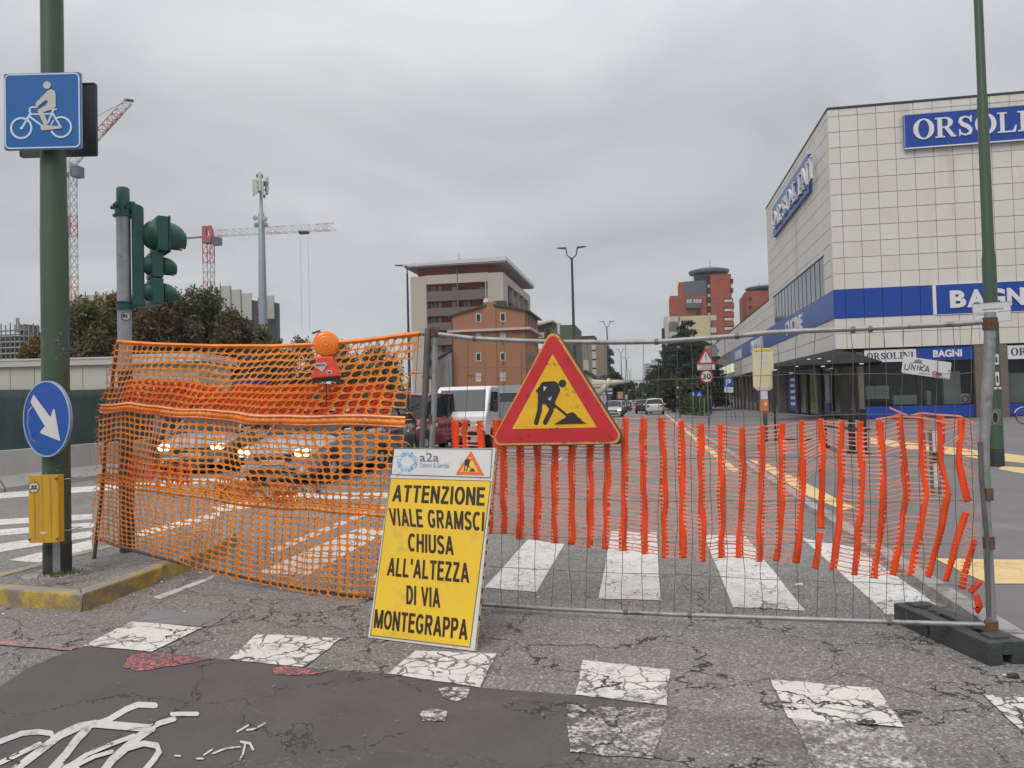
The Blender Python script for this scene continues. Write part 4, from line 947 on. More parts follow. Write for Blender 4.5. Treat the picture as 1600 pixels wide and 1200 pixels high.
MB().prism([(-18 * sw_, -15 * sw_), (-15.5 * sw_, -11 * sw_), (-2 * sw_, -9.5 * sw_), (2 * sw_, -13 * sw_), (-6 * sw_, -24 * sw_)], -.058, -.046).build('diamond_sticker', MATS['sticker_white'], wl_).rotation_euler = (R(8), 0, 0)
text('SEBINOLUX', 3 * sw_, 15 * sw_, -.0605, -.057, cx=-8 * sw_, cz=-13.2 * sw_).build('sticker_lettering', MATS['sticker_dark'], wl_).rotation_euler = (R(8), 0, 0)
MB().box(1 * sw_, 9 * sw_, -.062, -.05, -28 * sw_, -22.5 * sw_).box(2.4 * sw_, 7.5 * sw_, -.0633, -.05, -26.5 * sw_, -24 * sw_, mi=1).build('label_sticker', [MATS['sticker_white'], MATS['sticker_dark']], wl_).rotation_euler = (R(6), 0, 0)
MB().tube([(-.01, 0, -41 * sw_), (-.005, .01, -60 * sw_), (-.01, .02, -75 * sw_)], .004, 6).build('tie_cord', MATS['black_rubber'], wl_)

# ================================================================== SIGNS ON THE FENCE
def digger(m, f, y0, y1, s=1.0):
    """man-at-work figure; f maps crop coordinates to local XZ; layered by 0.3 mm so nothing is coplanar"""
    lay = [0]
    def st(P, w, mi=0): lay[0] += .0003; m.stroke([f(*p) for p in P], w * s, y0 - lay[0], y1, mi)
    def po(P, mi=0): lay[0] += .0003; m.prism([f(*p) for p in P], y0 - lay[0], y1, mi)
    c_ = f(765, 545); m.disc(c_[0], c_[1], 33 * s, y0, y1, 24)
    po([(590, 523), (700, 523), (728, 545), (745, 600), (700, 690), (690, 755), (640, 750), (560, 660), (552, 610), (566, 548)])
    st([(568, 655), (555, 770), (523, 868)], 40); st([(655, 690), (660, 770), (603, 868)], 40); st([(560, 580), (560, 690), (600, 700)], 30)
    st([(536, 596), (800, 815)], 19)
    po([(683, 886), (730, 860), (755, 845), (785, 832), (790, 806), (815, 795), (845, 788), (868, 800), (890, 828), (912, 842), (925, 862), (962, 886)])
def wornpaint(name, c, under, amt, sc_=9.0):
    return worn(name, c, .45, .08, 6, dirt=under, damt=amt, dscale=sc_)
c = FP(866, 622, .055); s5 = -(CAMROT.transposed() @ (c - Vector((0, 0, CAM_H))))[2] / 1200
tr = thing('roadworks_sign', 'worn red and yellow roadworks triangle hanging on the fence', 'traffic sign', c, FRZ)
tr.rotation_euler = (R(-2), R(-.6), FRZ + R(1)); k5 = s5 / 5.454 * 1.012
def T5(x, y): return ((x - 687) * k5, (665 - y) * k5)
def tri(ax_, ay, bx, by, cx_, cy, r_):
    """rounded triangle through crop coordinates"""
    P = [Vector((ax_, ay)), Vector((bx, by)), Vector((cx_, cy))]; out = []
    for i in range(3):
        p, a, b = P[i], P[i - 1], P[(i + 1) % 3]; d1 = (a - p).normalized(); d2 = (b - p).normalized(); half = d1.angle(d2) / 2; t = r_ / math.tan(half); q1 = p + d1 * t; q2 = p + d2 * t; cc = p + (d1 + d2).normalized() * r_ / math.sin(half)
        a1 = math.atan2((q1 - cc).y, (q1 - cc).x); a2 = math.atan2((q2 - cc).y, (q2 - cc).x); da = (a2 - a1 + math.pi) % (2 * math.pi) - math.pi
        out += [(cc.x + r_ * math.cos(a1 + da * j / 7), cc.y + r_ * math.sin(a1 + da * j / 7)) for j in range(8)]
    return out
outer = [T5(*p) for p in tri(687, 60, 82, 1058, 1288, 1058, 62)]
redt = [T5(*p) for p in tri(687, 95, 110, 1034, 1262, 1034, 50)]
yel = [T5(*p) for p in [(684, 294), (302, 917), (1050, 920)]]
MB().prism(outer, 0, .022).build('plate', wornpaint('sign_rim_worn', (.62, .30, .07), (.10, .075, .05), .42, 14), tr, bevel=.004)
rr_ = [T5(*p) for p in tri(697, 52, 92, 1066, 1306, 1062, 62)]
MB().prism(rr_, .0225, .034).build('back_frame', worn('sign_back_brown', (.09, .075, .06), .7, .2, 6), tr)
MB().prism(redt, -.003, -.0002).build('red_border', wornpaint('sign_red', (.52, .022, .03), (.40, .07, .07), .22, 10), tr)
MB().prism(yel, -.005, -.003).build('yellow_field', wornpaint('sign_yellow', (.76, .43, .015), (.50, .30, .04), .22, 10), tr)
m = MB(); digger(m, T5, -.0068, -.005, k5); m.build('worker_symbol', worn('sign_black', (.022, .022, .024), .5, .15, 20), tr)
m = MB().prism([T5(*p) for p in [(597, 560), (628, 572), (600, 606)]], -.0105, -.005).prism([T5(*p) for p in [(632, 672), (672, 645), (655, 688)]], -.0105, -.005)
m.build('symbol_gap', worn('symbol_gap', (.50, .47, .42), .6, .2, 20), tr)
m = MB()
for _ in range(60):     # chipped paint along rim and scratches
    e = rng.random(); a, b = rng.choice([(outer[0], outer[8]), (outer[8], outer[16]), (outer[16], outer[0])]); t = rng.random(); x, z = a[0] + (b[0] - a[0]) * t, a[1] + (b[1] - a[1]) * t
    w = rng.uniform(.002, .007); x *= .975; z = (z + .04) * .975 - .04
    m.prism([(x - w, z), (x, z - w * .8), (x + w * 1.3, z + w * .2), (x + w * .2, z + w)], -.0015 - rng.random() * .001, 0)
m.build('paint_chip', worn('chip', (.07, .05, .035), .8), tr)
m = MB()
for x, y in ((705, 375), (640, 380), (800, 600), (805, 640), (860, 620), (640, 920), (700, 915), (880, 740), (830, 350), (450, 640), (1150, 1000), (1165, 1015), (460, 970), (380, 1000)):
    for k in range(4):
        a = T5(x + rng.uniform(-16, 16), y + rng.uniform(-10, 10)); b = (a[0] + rng.uniform(-.012, .012), a[1] + rng.uniform(-.016, .016)); m.stroke([a, b], .0022, -.0078 - rng.random() * .001, -.002, w2=.0006)
struct(m.build('scratch', worn('scratch', (.10, .07, .04), .8), tr), 'stuff')
for x_ in (-.12, .14): MB().tube([(x_, -.01, -.33), (x_, -.015, -.345), (x_, .03, -.35), (x_, .045, -.33)], .003, 5).build('tie_wire', MATS['dark_tube'], tr)
MB().tube([(0, .03, .40), (0, .06, .50), (.0, .0, .52)], .003, 5).build('tie_wire', MATS['dark_tube'], tr)

# yellow road closure board leaning on the fence
BL, BR = G(575.5, 996, .004), G(742, 1017.5, .004)
TLp = Vector((-1.741, 5.117, 1.209))
ex = (BR - BL).normalized(); up0 = TLp - BL; ez = (up0 - ex * up0.dot(ex)).normalized(); ey = ez.cross(ex)
BWd = (BR - BL).length; BHt = up0.dot(ez); skewx = up0.dot(ex)
print('board', BWd, BHt, skewx)
bo = thing('notice_board', 'yellow road closure board with black lettering standing tilted in front of the fence', 'notice board', BL)
bo.matrix_world = Matrix.Translation(BL) @ Matrix((ex, ey, ez)).transposed().to_4x4()
# board is 2.5 cm thick, front towards the camera (local -Y side)
sk_ = skewx / BHt
worn('board_white', (.60, .58, .56), .45, .06, 3, dirt=(.34, .28, .22), damt=.25, dscale=6); worn('board_yellow', (.76, .49, .025), .4, .07, 2.5, dirt=(.60, .39, .06), damt=.38, dscale=5)
worn('board_edge', (.62, .52, .28), .7, .2, 12, dirt=(.12, .10, .08), damt=.4, dscale=14)
def BQ(u, v): return (u * BWd, v * BHt)   # u,v 0..1
bi = bo.matrix_world.inverted()
for u in (.16, .60):
    a_ = BL + ex * (BWd * u) + ez * (BHt * .93) + ey * .04; f_ = BL + ex * (BWd * u) + Vector((ey.x, ey.y, 0)).normalized() * .40; f_.z = .012
    MB().tube([bi @ a_, bi @ f_], .011, 8).build('stand_leg', MATS['galvanised_worn'], bo, smooth=True)
a_, f_ = [bi @ (BL + ex * (BWd * u) + Vector((ey.x, ey.y, 0)).normalized() * .36 + Vector((0, 0, .25))) for u in (.16, .60)]; MB().tube([a_, f_], .009, 8).build('stand_rail', MATS['galvanised_worn'], bo)
MB().prism([BQ(0, 0), BQ(1, 0), BQ(1, 1), BQ(0, 1)], 0.0, .03).build('panel', MATS['board_edge'], bo, bevel=.003)
MB().prism([BQ(.0, .0), BQ(1., .0), BQ(1., 1), BQ(0., 1)], -.004, -.0003).build('facing', MATS['board_white'], bo, bevel=.001)
def U(x, y):   # crop coordinates (tilted board) to u,v by inverse bilinear of the four corners
    TL_, TR_, BR_, BL_ = Vector((190, 65)), Vector((683, 77)), Vector((605, 1128)), Vector((50, 1050)); u = v = .5; P = Vector((x, y))
    for _ in range(8):
        p = (BL_ * (1 - u) + BR_ * u) * (1 - v) + (TL_ * (1 - u) + TR_ * u) * v; du = (BR_ - BL_) * (1 - v) + (TR_ - TL_) * v; dvv = (TL_ * (1 - u) + TR_ * u) - (BL_ * (1 - u) + BR_ * u)
        e = P - p; det = du.x * dvv.y - du.y * dvv.x; u += (e.x * dvv.y - e.y * dvv.x) / det; v += (du.x * e.y - du.y * e.x) / det
    return BQ(u, v)
def fit(m, s_, quad, y0, y1, bold=0.0):
    """lettering warped to a quad given in crop coordinates TL, TR, BR, BL"""
    t_ = text(s_, 1, 1, y0, y1, bold); TL_, TR_, BR_, BL_ = [Vector(U(*q)) for q in quad]; vs = []
    for x, y, z in t_.v:
        u, v = x + .5, z + .5; p = (BL_ * (1 - u) + BR_ * u) * (1 - v) + (TL_ * (1 - u) + TR_ * u) * v; vs.append((p.x, y, p.y))
    return m.add(vs, t_.f)
MB().prism([U(*p) for p in [(170, 233), (665, 258), (582, 1108), (65, 1040)]], -.006, -.0042).build('yellow_field', MATS['board_yellow'], bo)
def arcp(cx_, cz_, rx, rz_, a0, a1, n=9): return [(cx_ + rx * math.cos(R(a0 + (a1 - a0) * i / n)), cz_ + rz_ * math.sin(R(a0 + (a1 - a0) * i / n))) for i in range(n + 1)]
# narrow bold capitals: (width, centre lines); height 1, stroke .16
GLY = {'A': (.66, [[(.07, 0), (.33, .99)], [(.59, 0), (.33, .99)], [(.16, .30), (.50, .30)]]), 'T': (.56, [[(.28, 0), (.28, 1)], [(0, .93), (.56, .93)]]), 'E': (.52, [[(.08, 0), (.08, 1)], [(.08, .93), (.52, .93)], [(.08, .53), (.48, .53)], [(.08, .07), (.52, .07)]]),
 'N': (.60, [[(.08, 0), (.08, 1)], [(.52, 0), (.52, 1)], [(.09, .96), (.51, .04)]]), 'Z': (.54, [[(.02, .93), (.50, .93)], [(.47, .93), (.07, .07)], [(.02, .07), (.54, .07)]]), 'I': (.20, [[(.10, 0), (.10, 1)]]),
 'O': (.66, [arcp(.33, .5, .26, .43, 0, 360, 26)]), 'V': (.62, [[(.06, 1), (.31, .02)], [(.56, 1), (.31, .02)]]), 'L': (.50, [[(.08, 0), (.08, 1)], [(.08, .07), (.50, .07)]]),
 'G': (.66, [arcp(.33, .5, .26, .43, 42, 318, 20), [(.36, .44), (.60, .44)], [(.53, .44), (.53, .18)]]), 'R': (.60, [[(.08, 0), (.08, 1)], [(.08, .93), (.32, .93)] + arcp(.32, .72, .19, .21, 80, -80) + [(.32, .50), (.08, .50)], [(.30, .48), (.52, 0)]]),
 'M': (.76, [[(.08, 0), (.08, 1)], [(.68, 0), (.68, 1)], [(.10, .98), (.38, .04)], [(.66, .98), (.38, .04)]]), 'S': (.58, [arcp(.29, .73, .21, .20, 25, 200, 10) + [(.15, .58), (.40, .45)] + arcp(.29, .27, .22, .205, 40, -160, 12)]),
 'C': (.62, [arcp(.33, .5, .26, .43, 48, 312, 20)]), 'H': (.60, [[(.08, 0), (.08, 1)], [(.52, 0), (.52, 1)], [(.08, .53), (.52, .53)]]), 'U': (.60, [[(.08, 1), (.08, .30)] + arcp(.30, .27, .22, .20, 180, 360, 12) + [(.52, .30), (.52, 1)]]),
 'D': (.60, [[(.08, 0), (.08, 1)], [(.08, .93), (.24, .93)] + arcp(.24, .5, .28, .43, 90, -90, 14) + [(.08, .07)]]), 'P': (.56, [[(.08, 0), (.08, 1)], [(.08, .93), (.30, .93)] + arcp(.30, .70, .19, .23, 80, -80) + [(.08, .47)]]),
 "'": (.20, [[(.10, .70), (.10, 1)]]), ' ': (.26, [])}
def narrow(s_, quad, y0, y1, mat_, parent, w=.185, name='letter', QF=None):
    """one object per letter, laid in a quad of crop coordinates"""
    QF = QF or U; TL_, TR_, BR_, BL_ = [Vector(QF(*q)) for q in quad]; tot = sum(GLY[c][0] for c in s_) + .11 * (len(s_) - 1); x = 0
    for c in s_:
        m = MB(); lay = 0
        for P in GLY[c][1]:
            lay += .0003; O = outline(P, w, False); O2 = []
            for px_, pz_ in O:
                u = (x + px_) / tot; v = min(1, max(0, pz_)); p = (BL_ * (1 - u) + BR_ * u) * (1 - v) + (TL_ * (1 - u) + TR_ * u) * v; O2.append((p.x, p.y))
            m.prism(O2, y0 - lay, y1)
        if m.v: m.build(name, mat_, parent)
        x += GLY[c][0] + .11
def qline(m, Q, w, y0, y1):
    Q = [U(*q) for q in Q]
    for i in range(len(Q)): m.stroke([Q[i], Q[(i + 1) % len(Q)]], w, y0 - i * .0002, y1)
m = MB(); qline(m, [(170, 233), (665, 258), (582, 1108), (65, 1040)], .0035, -.0068, -.004); qline(m, [(184, 68), (668, 82), (662, 240), (172, 212)], .0035, -.0068, -.004); m.build('border_line', MATS['sign_black'], bo)
worn('letter_brown', (.028, .012, .009), .5, .1, 20)
for s_, q in (('ATTENZIONE', [(188, 268), (638, 292), (636, 391), (176, 358)]), ('VIALE GRAMSCI', [(158, 392), (638, 424), (636, 524), (170, 486)]), ('CHIUSA', [(262, 528), (490, 548), (492, 648), (262, 622)]),
              ("ALL'ALTEZZA", [(160, 652), (568, 688), (570, 791), (150, 745)]), ('DI VIA', [(256, 796), (428, 814), (430, 914), (256, 890)]), ('MONTEGRAPPA', [(90, 912), (570, 972), (568, 1074), (82, 1004)])):
    narrow(s_, q, -.0075, -.006, MATS['letter_brown'], bo)
worn('logo_blue', (.16, .34, .62), .5, .15, 30); worn('logo_pale', (.38, .56, .78), .5, .15, 30); worn('logo_grey', (.10, .125, .20), .5, .1, 30)
m = MB(); fit(m, 'a2a', [(320, 96), (415, 98), (413, 146), (320, 143)], -.007, -.004); m.build('header_lettering', MATS['logo_grey'], bo)
m = MB(); fit(m, 'Calore & Servizi', [(318, 150), (464, 153), (464, 182), (318, 174)], -.007, -.004); m.build('header_lettering', worn('logo_grey2', (.28, .34, .46), .5, .1, 30), bo)
m = MB(); cx_, cy_ = 254, 142
for k in range(150):
    a = rng.uniform(0, 2 * math.pi); r_ = rng.uniform(31, 50); ln = rng.uniform(3, 9); a2 = a + rng.uniform(-.9, .9); p = (cx_ + r_ * math.cos(a), cy_ + 1.06 * r_ * math.sin(a))
    m.stroke([U(*p), U(p[0] + ln * math.cos(a2), p[1] + ln * math.sin(a2))], rng.uniform(.004, .008), -.0065 - k * .00001, -.004, k % 2)
m.build('logo_ring', [MATS['logo_blue'], MATS['logo_pale']], bo)
worn('mini_orange', (.70, .13, .03), .5, .05)
MB().prism([U(*p) for p in [(570, 90), (497, 218), (633, 226)]], -.0068, -.004).prism([U(*p) for p in [(568, 122), (520, 205), (606, 210)]], -.0082, -.004, mi=1).build('small_warning_triangle', [MATS['mini_orange'], worn('mini_yellow', (.78, .50, .04), .5, .05)], bo)
m = MB()
def fm(x, y): return U(520 + (x - 380) * .128, 131 + (y - 500) * .19)
digger(m, fm, -.0086, -.008, k5 * .16 * 5.454 / 3.33 * .9); m.build('small_worker_symbol', MATS['sign_black'], bo)
for v in (.14, .22, .27, .34, .40, .46, .51, .60, .66): MB().box(BWd - .001, BWd + .0015, .006, .022, BHt * v, BHt * (v + rng.uniform(.012, .03))).build('edge_stain', MATS['sign_black'], bo)

# UNIKA plate
c = FP(1448, 574.5, .02); s6 = -(CAMROT.transposed() @ (c - Vector((0, 0, CAM_H))))[2] / 1200
un = thing('name_plate', 'small white tilted plate reading UNIKA wired to the fence', 'sign', c); un.rotation_euler = (0, R(9.3), YAW)
worn('plate_white', (.62, .62, .63), .4, .04, 3)
w6, h6 = 75.5 * s6, 26.5 * s6
MB().prism(rrect(w6, h6, .008), 0, .006).build('plate', MATS['plate_white'], un, bevel=.001)
def T6(x, y):   # crop scale 16
    dx, dy = (x - 768) / 16 * s6, (555 - y) / 16 * s6; a = R(9.3); return (dx * math.cos(a) - dy * math.sin(a), dx * math.sin(a) + dy * math.cos(a))
m = MB(); lay = 0
for P in ([(235, 445), (215, 560), (235, 590), (300, 585), (325, 545), (345, 455)], [(370, 590), (395, 465), (460, 605), (485, 480)], [(530, 605), (552, 490)], [(588, 620), (612, 495)], [(720, 510), (600, 565), (680, 640)], [(712, 650), (788, 520), (815, 665)], [(740, 612), (805, 625)]):
    lay += .0002; m.stroke([T6(*p) for p in P], .0055, -.0015 - lay, 0, capped=False)
m.build('lettering', worn('plate_grey', (.10, .10, .11), .5), un)
m = MB()
for P in ([(470, 370), (530, 340), (540, 425), (450, 415)], [(545, 345), (590, 330), (600, 435), (548, 428)], [(606, 355), (650, 370), (648, 445), (612, 438)]): m.prism([T6(*p) for p in P], -.002, 0)
m.stroke([T6(*p) for p in [(360, 430), (450, 415), (600, 435), (740, 490)]], .003, -.0022, 0); m.build('building_symbol', worn('plate_grey2', (.22, .22, .23), .5), un)
m = MB(); lay = 0
for P in ([(965, 665), (905, 680), (905, 720), (960, 735)], [(965, 640), (955, 665)], [(985, 740), (1000, 680), (1050, 685)], [(1000, 712), (1045, 715)], [(985, 740), (1045, 745)], [(1125, 700), (1070, 705), (1065, 740), (1125, 755)]):
    lay += .0002; m.stroke([T6(*p) for p in P], .0055, -.0018 - lay, 0)
m.stroke([T6(890, 762), T6(1080, 790)], .003, -.0018, 0); m.build('lettering', worn('plate_red', (.42, .03, .05), .5), un)
m = MB(); m.stroke([T6(580, 685), T6(830, 718)], .007, -.0016, 0); m.stroke([T6(1100, 800), T6(1280, 825)], .003, -.0016, 0); m.build('small_print', worn('plate_grey3', (.36, .36, .38), .5), un)
MB().disc(w6 * .46, 0, .004, -.004, 0, 10).build('rivet', MATS['dark_tube'], un)

# ---- right lamp post with notice
lp = thing('lamp_post', 'tall green stepped lamp post on the right pavement behind the fence', 'post', (6.57, 16.2, PV))
z1, z2 = PX(1540, 405, 6.57).z, PX(1533, 155, 6.57).z
zq = lambda y: PY(1545, y, 16.2).z
z1, z2 = zq(405), zq(155)
MB().lathe([(.126, 0), (.122, z1 - .05), (.104, z1 + .10), (.094, z2 - .05), (.082, z2 + .08), (.072, z2 + 5)], 28).build('shaft', MATS['green_paint'], lp, smooth=35)
MB().lathe([(.129, 0), (.129, .34), (.127, .345)], 28).build('foot_sleeve', MATS['pole_black_band'], lp, smooth=35)
o = MB().box(-.10, .10, -.125, -.07, .78, 1.10).build('hatch_frame', worn('hatch', (.10, .12, .115), .5, .3, 12), lp, bevel=.01); o.rotation_euler = (0, 0, R(-22))
o = MB().ring(0, .94, .055, .043, -.14, -.12, 20, rzo=.12, rzi=.105).build('hatch_ring', MATS['galvanised'], lp); o.rotation_euler = (0, 0, R(-22))
o = MB().disc(0, .94, .043, -.128, -.124, 20, rz=.105).build('hatch_opening', MATS['black_rubber'], lp); o.rotation_euler = (0, 0, R(-22))
for z, h_, w_ in ((2.05, .20, .07), (1.68, .26, .06), (1.50, .04, .12)):
    o = MB().prism(rrect(w_, h_, .01, cx=.06, cz=z), -.128, -.10).box(.045, .075, -.132, -.12, z - h_ * .28, z + h_ * .2, mi=1).build('sticker', [MATS['sticker_white'], MATS['sticker_dark']], lp); o.rotation_euler = (0, 0, R(-22))
c = PY(1550, 488, 16.05); s7 = -(CAMROT.transposed() @ (c - Vector((0, 0, CAM_H))))[2] / 1200
nb = thing('information_sign', 'small white rectangular notice plate on the right green lamp post', 'sign', c); nb.rotation_euler = (0, R(-3.0), YAW)
MB().prism(rrect(60 * s7, 31 * s7, .01), 0, .01).build('plate', MATS['plate_white'], nb)
rloop(60 * s7, 31 * s7, .01, .012, -.004, 0).build('border_line', MATS['plate_grey3'], nb)
text('OPERA FINANZIATA DA', 2.2 * s7, 33 * s7, -.003, 0, cx=.02, cz=5 * s7).build('lettering', MATS['plate_grey'], nb)
text('Il Sindaco Comune', 1.6 * s7, 17 * s7, -.003, 0, cx=-18 * s7, cz=.5 * s7).build('small_print', MATS['plate_grey2'], nb)
text('Regione Lombardia', 1.8 * s7, 19 * s7, -.003, 0, cx=19 * s7, cz=.5 * s7).build('small_print', MATS['plate_grey2'], nb)
text('COMMITTENTE', 1.6 * s7, 17 * s7, -.003, 0, cx=-18 * s7, cz=-2.6 * s7).build('small_print', MATS['plate_grey2'], nb)
MB().box(-.1, .1, .01, .04, -.02, .02).build('bracket', MATS['galvanised'], nb)
# leaning striped post beyond the netting
c = G(1464, 774, PV); wp = thing('marker_post', 'low white and dark striped post on the pavement behind the netting', 'post', c, YAW)
MB().box(-.075, -.045, -.02, .02, 0, .92).box(.03, .06, -.02, .02, 0, .90).build('upright', worn('grey_paint', (.13, .13, .13), .6), wp)
for z0, z1_, mm_ in ((.12, .45, 'sign_white'), (.45, .62, 'black_rubber'), (.62, .9, 'sign_white')): MB().box(-.045, .03, -.012, .012, z0, z1_).build('board', MATS[mm_], wp)
# ================================================================== BUILDINGS
worn('clad_cream', (.635, .605, .57), .55, .05, .6, dirt=(.53, .49, .445), damt=.3, dscale=.5, streak=True)
worn('clad_warm', (.635, .592, .548), .55, .05, .8, dirt=(.52, .475, .43), damt=.25, dscale=.6, streak=True)
worn('clad_green', (.61, .585, .525), .55, .05, .8, dirt=(.49, .475, .41), damt=.3, dscale=.6, streak=True)
worn('joint_dark', (.20, .19, .18), .8, .2, 3)
worn('roof_cap', (.035, .035, .038), .6, .1, 3)
worn('band_blue', (.004, .048, .31), .45, .05, 1.5)
worn('band_blue_side', (.016, .09, .33), .32, .08, 1.5, dirt=(.05, .12, .34), damt=.3, dscale=.7, streak=True)
worn('letter_white', (.68, .67, .69), .4, .03, 3)
worn('letter_navy', (.012, .02, .09), .4, .05, 3)
worn('granite_brown', (.14, .115, .095), .12, .22, 14, spec=.6)
worn('frame_black', (.014, .014, .015), .4, .1, 3)
worn('shop_white', (.55, .56, .56), .5, .1, 3); worn('cabinet_green', (.34, .38, .35), .5, .05, 3); worn('shop_wall', (.10, .10, .105), .8, .2, 1)
glass('shop_glass', (.015, .018, .02), .03, alpha=.72); glass('dark_glass', (.012, .016, .02), .06); glass('strip_glass', (.10, .12, .15), .10); worn('mullion_grey', (.09, .10, .12), .5, .1)
CX, CY = 10.74, 46.82; ZR = 18.1
ob = thing('shop_building', 'large cream tiled showroom building with blue bands and ORSOLINI signs', 'building', (CX, CY, 0))
RZ = ZR - 0.18; PT = .917
# cores: tall block and low wing, floors above a recessed ground floor
MB().box(.06, 30, .06, 23.58, 4.13, ZR - .02).build('wall', MATS['joint_dark'], ob)
MB().box(.06, 26, 23.6, 83, 4.13, 10.03).build('wall', MATS['joint_dark'], ob)
MB().box(1.6, 30, 1.5, 82, PV - .02, 4.12).build('ground_floor_core', MATS['shop_wall'], ob)
MB().box(-.03, 30.1, -.03, 23.6, ZR - .02, ZR + .10).build('roof_cap', MATS['roof_cap'], ob)
MB().box(-.03, 26.1, 23.62, 83.1, 10.03, 10.15).build('roof_cap', MATS['roof_cap'], ob)
# right facade cladding: one object per tile
xs = [0.0, .62] + [.62 + 1.0 * k for k in range(1, 15)]
rowsz = []
z = 7.57
while z < ZR - .02: rowsz.append((z, min(z + PT, ZR - .02))); z += PT
rowsz += [(5.02, 5.91), (4.13, 5.02)]
tm = {}
cnt = 0
for ri, (za, zb) in enumerate(rowsz):
    for ci in range(len(xs) - 1):
        xa, xb = xs[ci], xs[ci + 1]
        if xa > 12.9: continue
        key = (round(xb - xa, 2), round(zb - za, 2), rng.choice([0, 0, 0, 1, 2]))
        if key not in tm:
            w, h = xb - xa, zb - za; tm[key] = MB().add([(.018, 0, .018), (w - .018, 0, .018), (w - .018, 0, h - .018), (.018, 0, h - .018), (.004, .06, .004), (w - .004, .06, .004), (w - .004, .06, h - .004), (.004, .06, h - .004)],
                [(0, 1, 2, 3), (0, 4, 5, 1), (1, 5, 6, 2), (2, 6, 7, 3), (3, 7, 4, 0)]).mesh('cladding_tile', MATS[['clad_cream', 'clad_warm', 'clad_green'][key[2]]])
        o = bpy.data.objects.new('cladding_tile', tm[key]); col.objects.link(o); o.parent = ob; o.location = (xa, rng.uniform(-.004, .004), za); cnt += 1
m = MB()
for za, zb in rowsz:
    x = 13.62
    while x < 29: m.box(x + .015, x + .985, 0, .05, za + .015, zb - .015); x += 1.0
struct(m.build('cladding_tile_run', MATS['clad_cream'], ob), 'stuff')
# left facade and low wing cladding
m = MB()
y = .3
def lrows(y0, y1, ztop):
    out = []; z = 7.57
    while z < ztop - .05: out.append((z, min(z + PT, ztop - .02))); z += PT
    return out + [(5.02, 5.91), (4.13, 5.02)]
m.box(0, .05, .015, .29, 4.15, 5.90); m.box(0, .05, .015, .29, 7.58, ZR - .03)
while y < 83:
    hi = y < 23.5; yb_ = min(y + 1.0, 23.58) if hi else min(y + 1.0, 83)
    for za, zb in lrows(y, yb_, ZR if hi else 10.03):
        if hi and za < 9.9 and za > 7 and 2.3 < y + .5 < 21.6:
            if zb < 9.96: continue
            za = 9.98
        e = rng.uniform(-.004, .004); m.box(e, .05, y + .009, yb_ - .009, za + .018, zb - .018)
    y = yb_ if hi and yb_ == 23.58 else y + 1.0
struct(m.build('cladding_tile_run', MATS['clad_cream'], ob), 'stuff')
# strip window on the left facade
m = MB(); MB().box(.03, .055, 2.2, 21.6, 7.60, 9.95).build('strip_window', MATS['strip_glass'], ob)
fr = MB()
for k in range(15): yk = 2.2 + 19.4 * k / 14; MB().box(.005, .03, yk - .02, yk + .02, 7.60, 9.95).build('window_mullion', MATS['mullion_grey'], ob)
MB().box(-.01, .12, 2.15, 21.65, 9.95, 10.02).build('window_head', MATS['frame_black'], ob)
# blue bands
for k in range(6): xa = .02 if k == 0 else .62 + (k - 1) * 1.0; xb = .60 + k * 1.0 if k < 5 else 5.22; MB().box(xa + .008, xb - .004 if k else xb, -.03, .05, 5.92, 7.555).build('blue_panel', MATS['band_blue'], ob)
MB().box(-.0, 5.30, -.02, .05, 6.735, 6.745).build('band_joint', MATS['band_blue_side'], ob)
MB().box(5.26, 5.44, -.05, .05, 5.90, 7.57).build('band_divider', MATS['letter_white'], ob)
MB().box(5.46, 14.2, -.05, .05, 5.90, 7.57).build('blue_sign_panel', MATS['band_blue'], ob)
for za, zb in ((5.875, 5.90), (7.57, 7.595)): MB().box(5.46, 14.2, -.052, .05, za, zb).build('sign_trim', MATS['letter_white'], ob)
y = .04
while y < 56: yb_ = min(y + 3.2, 56); MB().box(-.03, .05, y, yb_ - .02, 5.92, 7.555).build('blue_panel', MATS['band_blue_side'], ob); y += 3.2
for k, (s_, xc, w_, h_) in enumerate([('B', 6.55, .83, .98), ('A', 7.50, .98, .98), ('G', 8.50, .92, 1.0), ('N', 9.50, .88, .98), ('I', 10.20, .26, .98)]):
    text(s_, h_, w_, -.12, -.05, bold=.045, cx=xc, cz=6.72).build('sign_letter', MATS['letter_white'], ob)

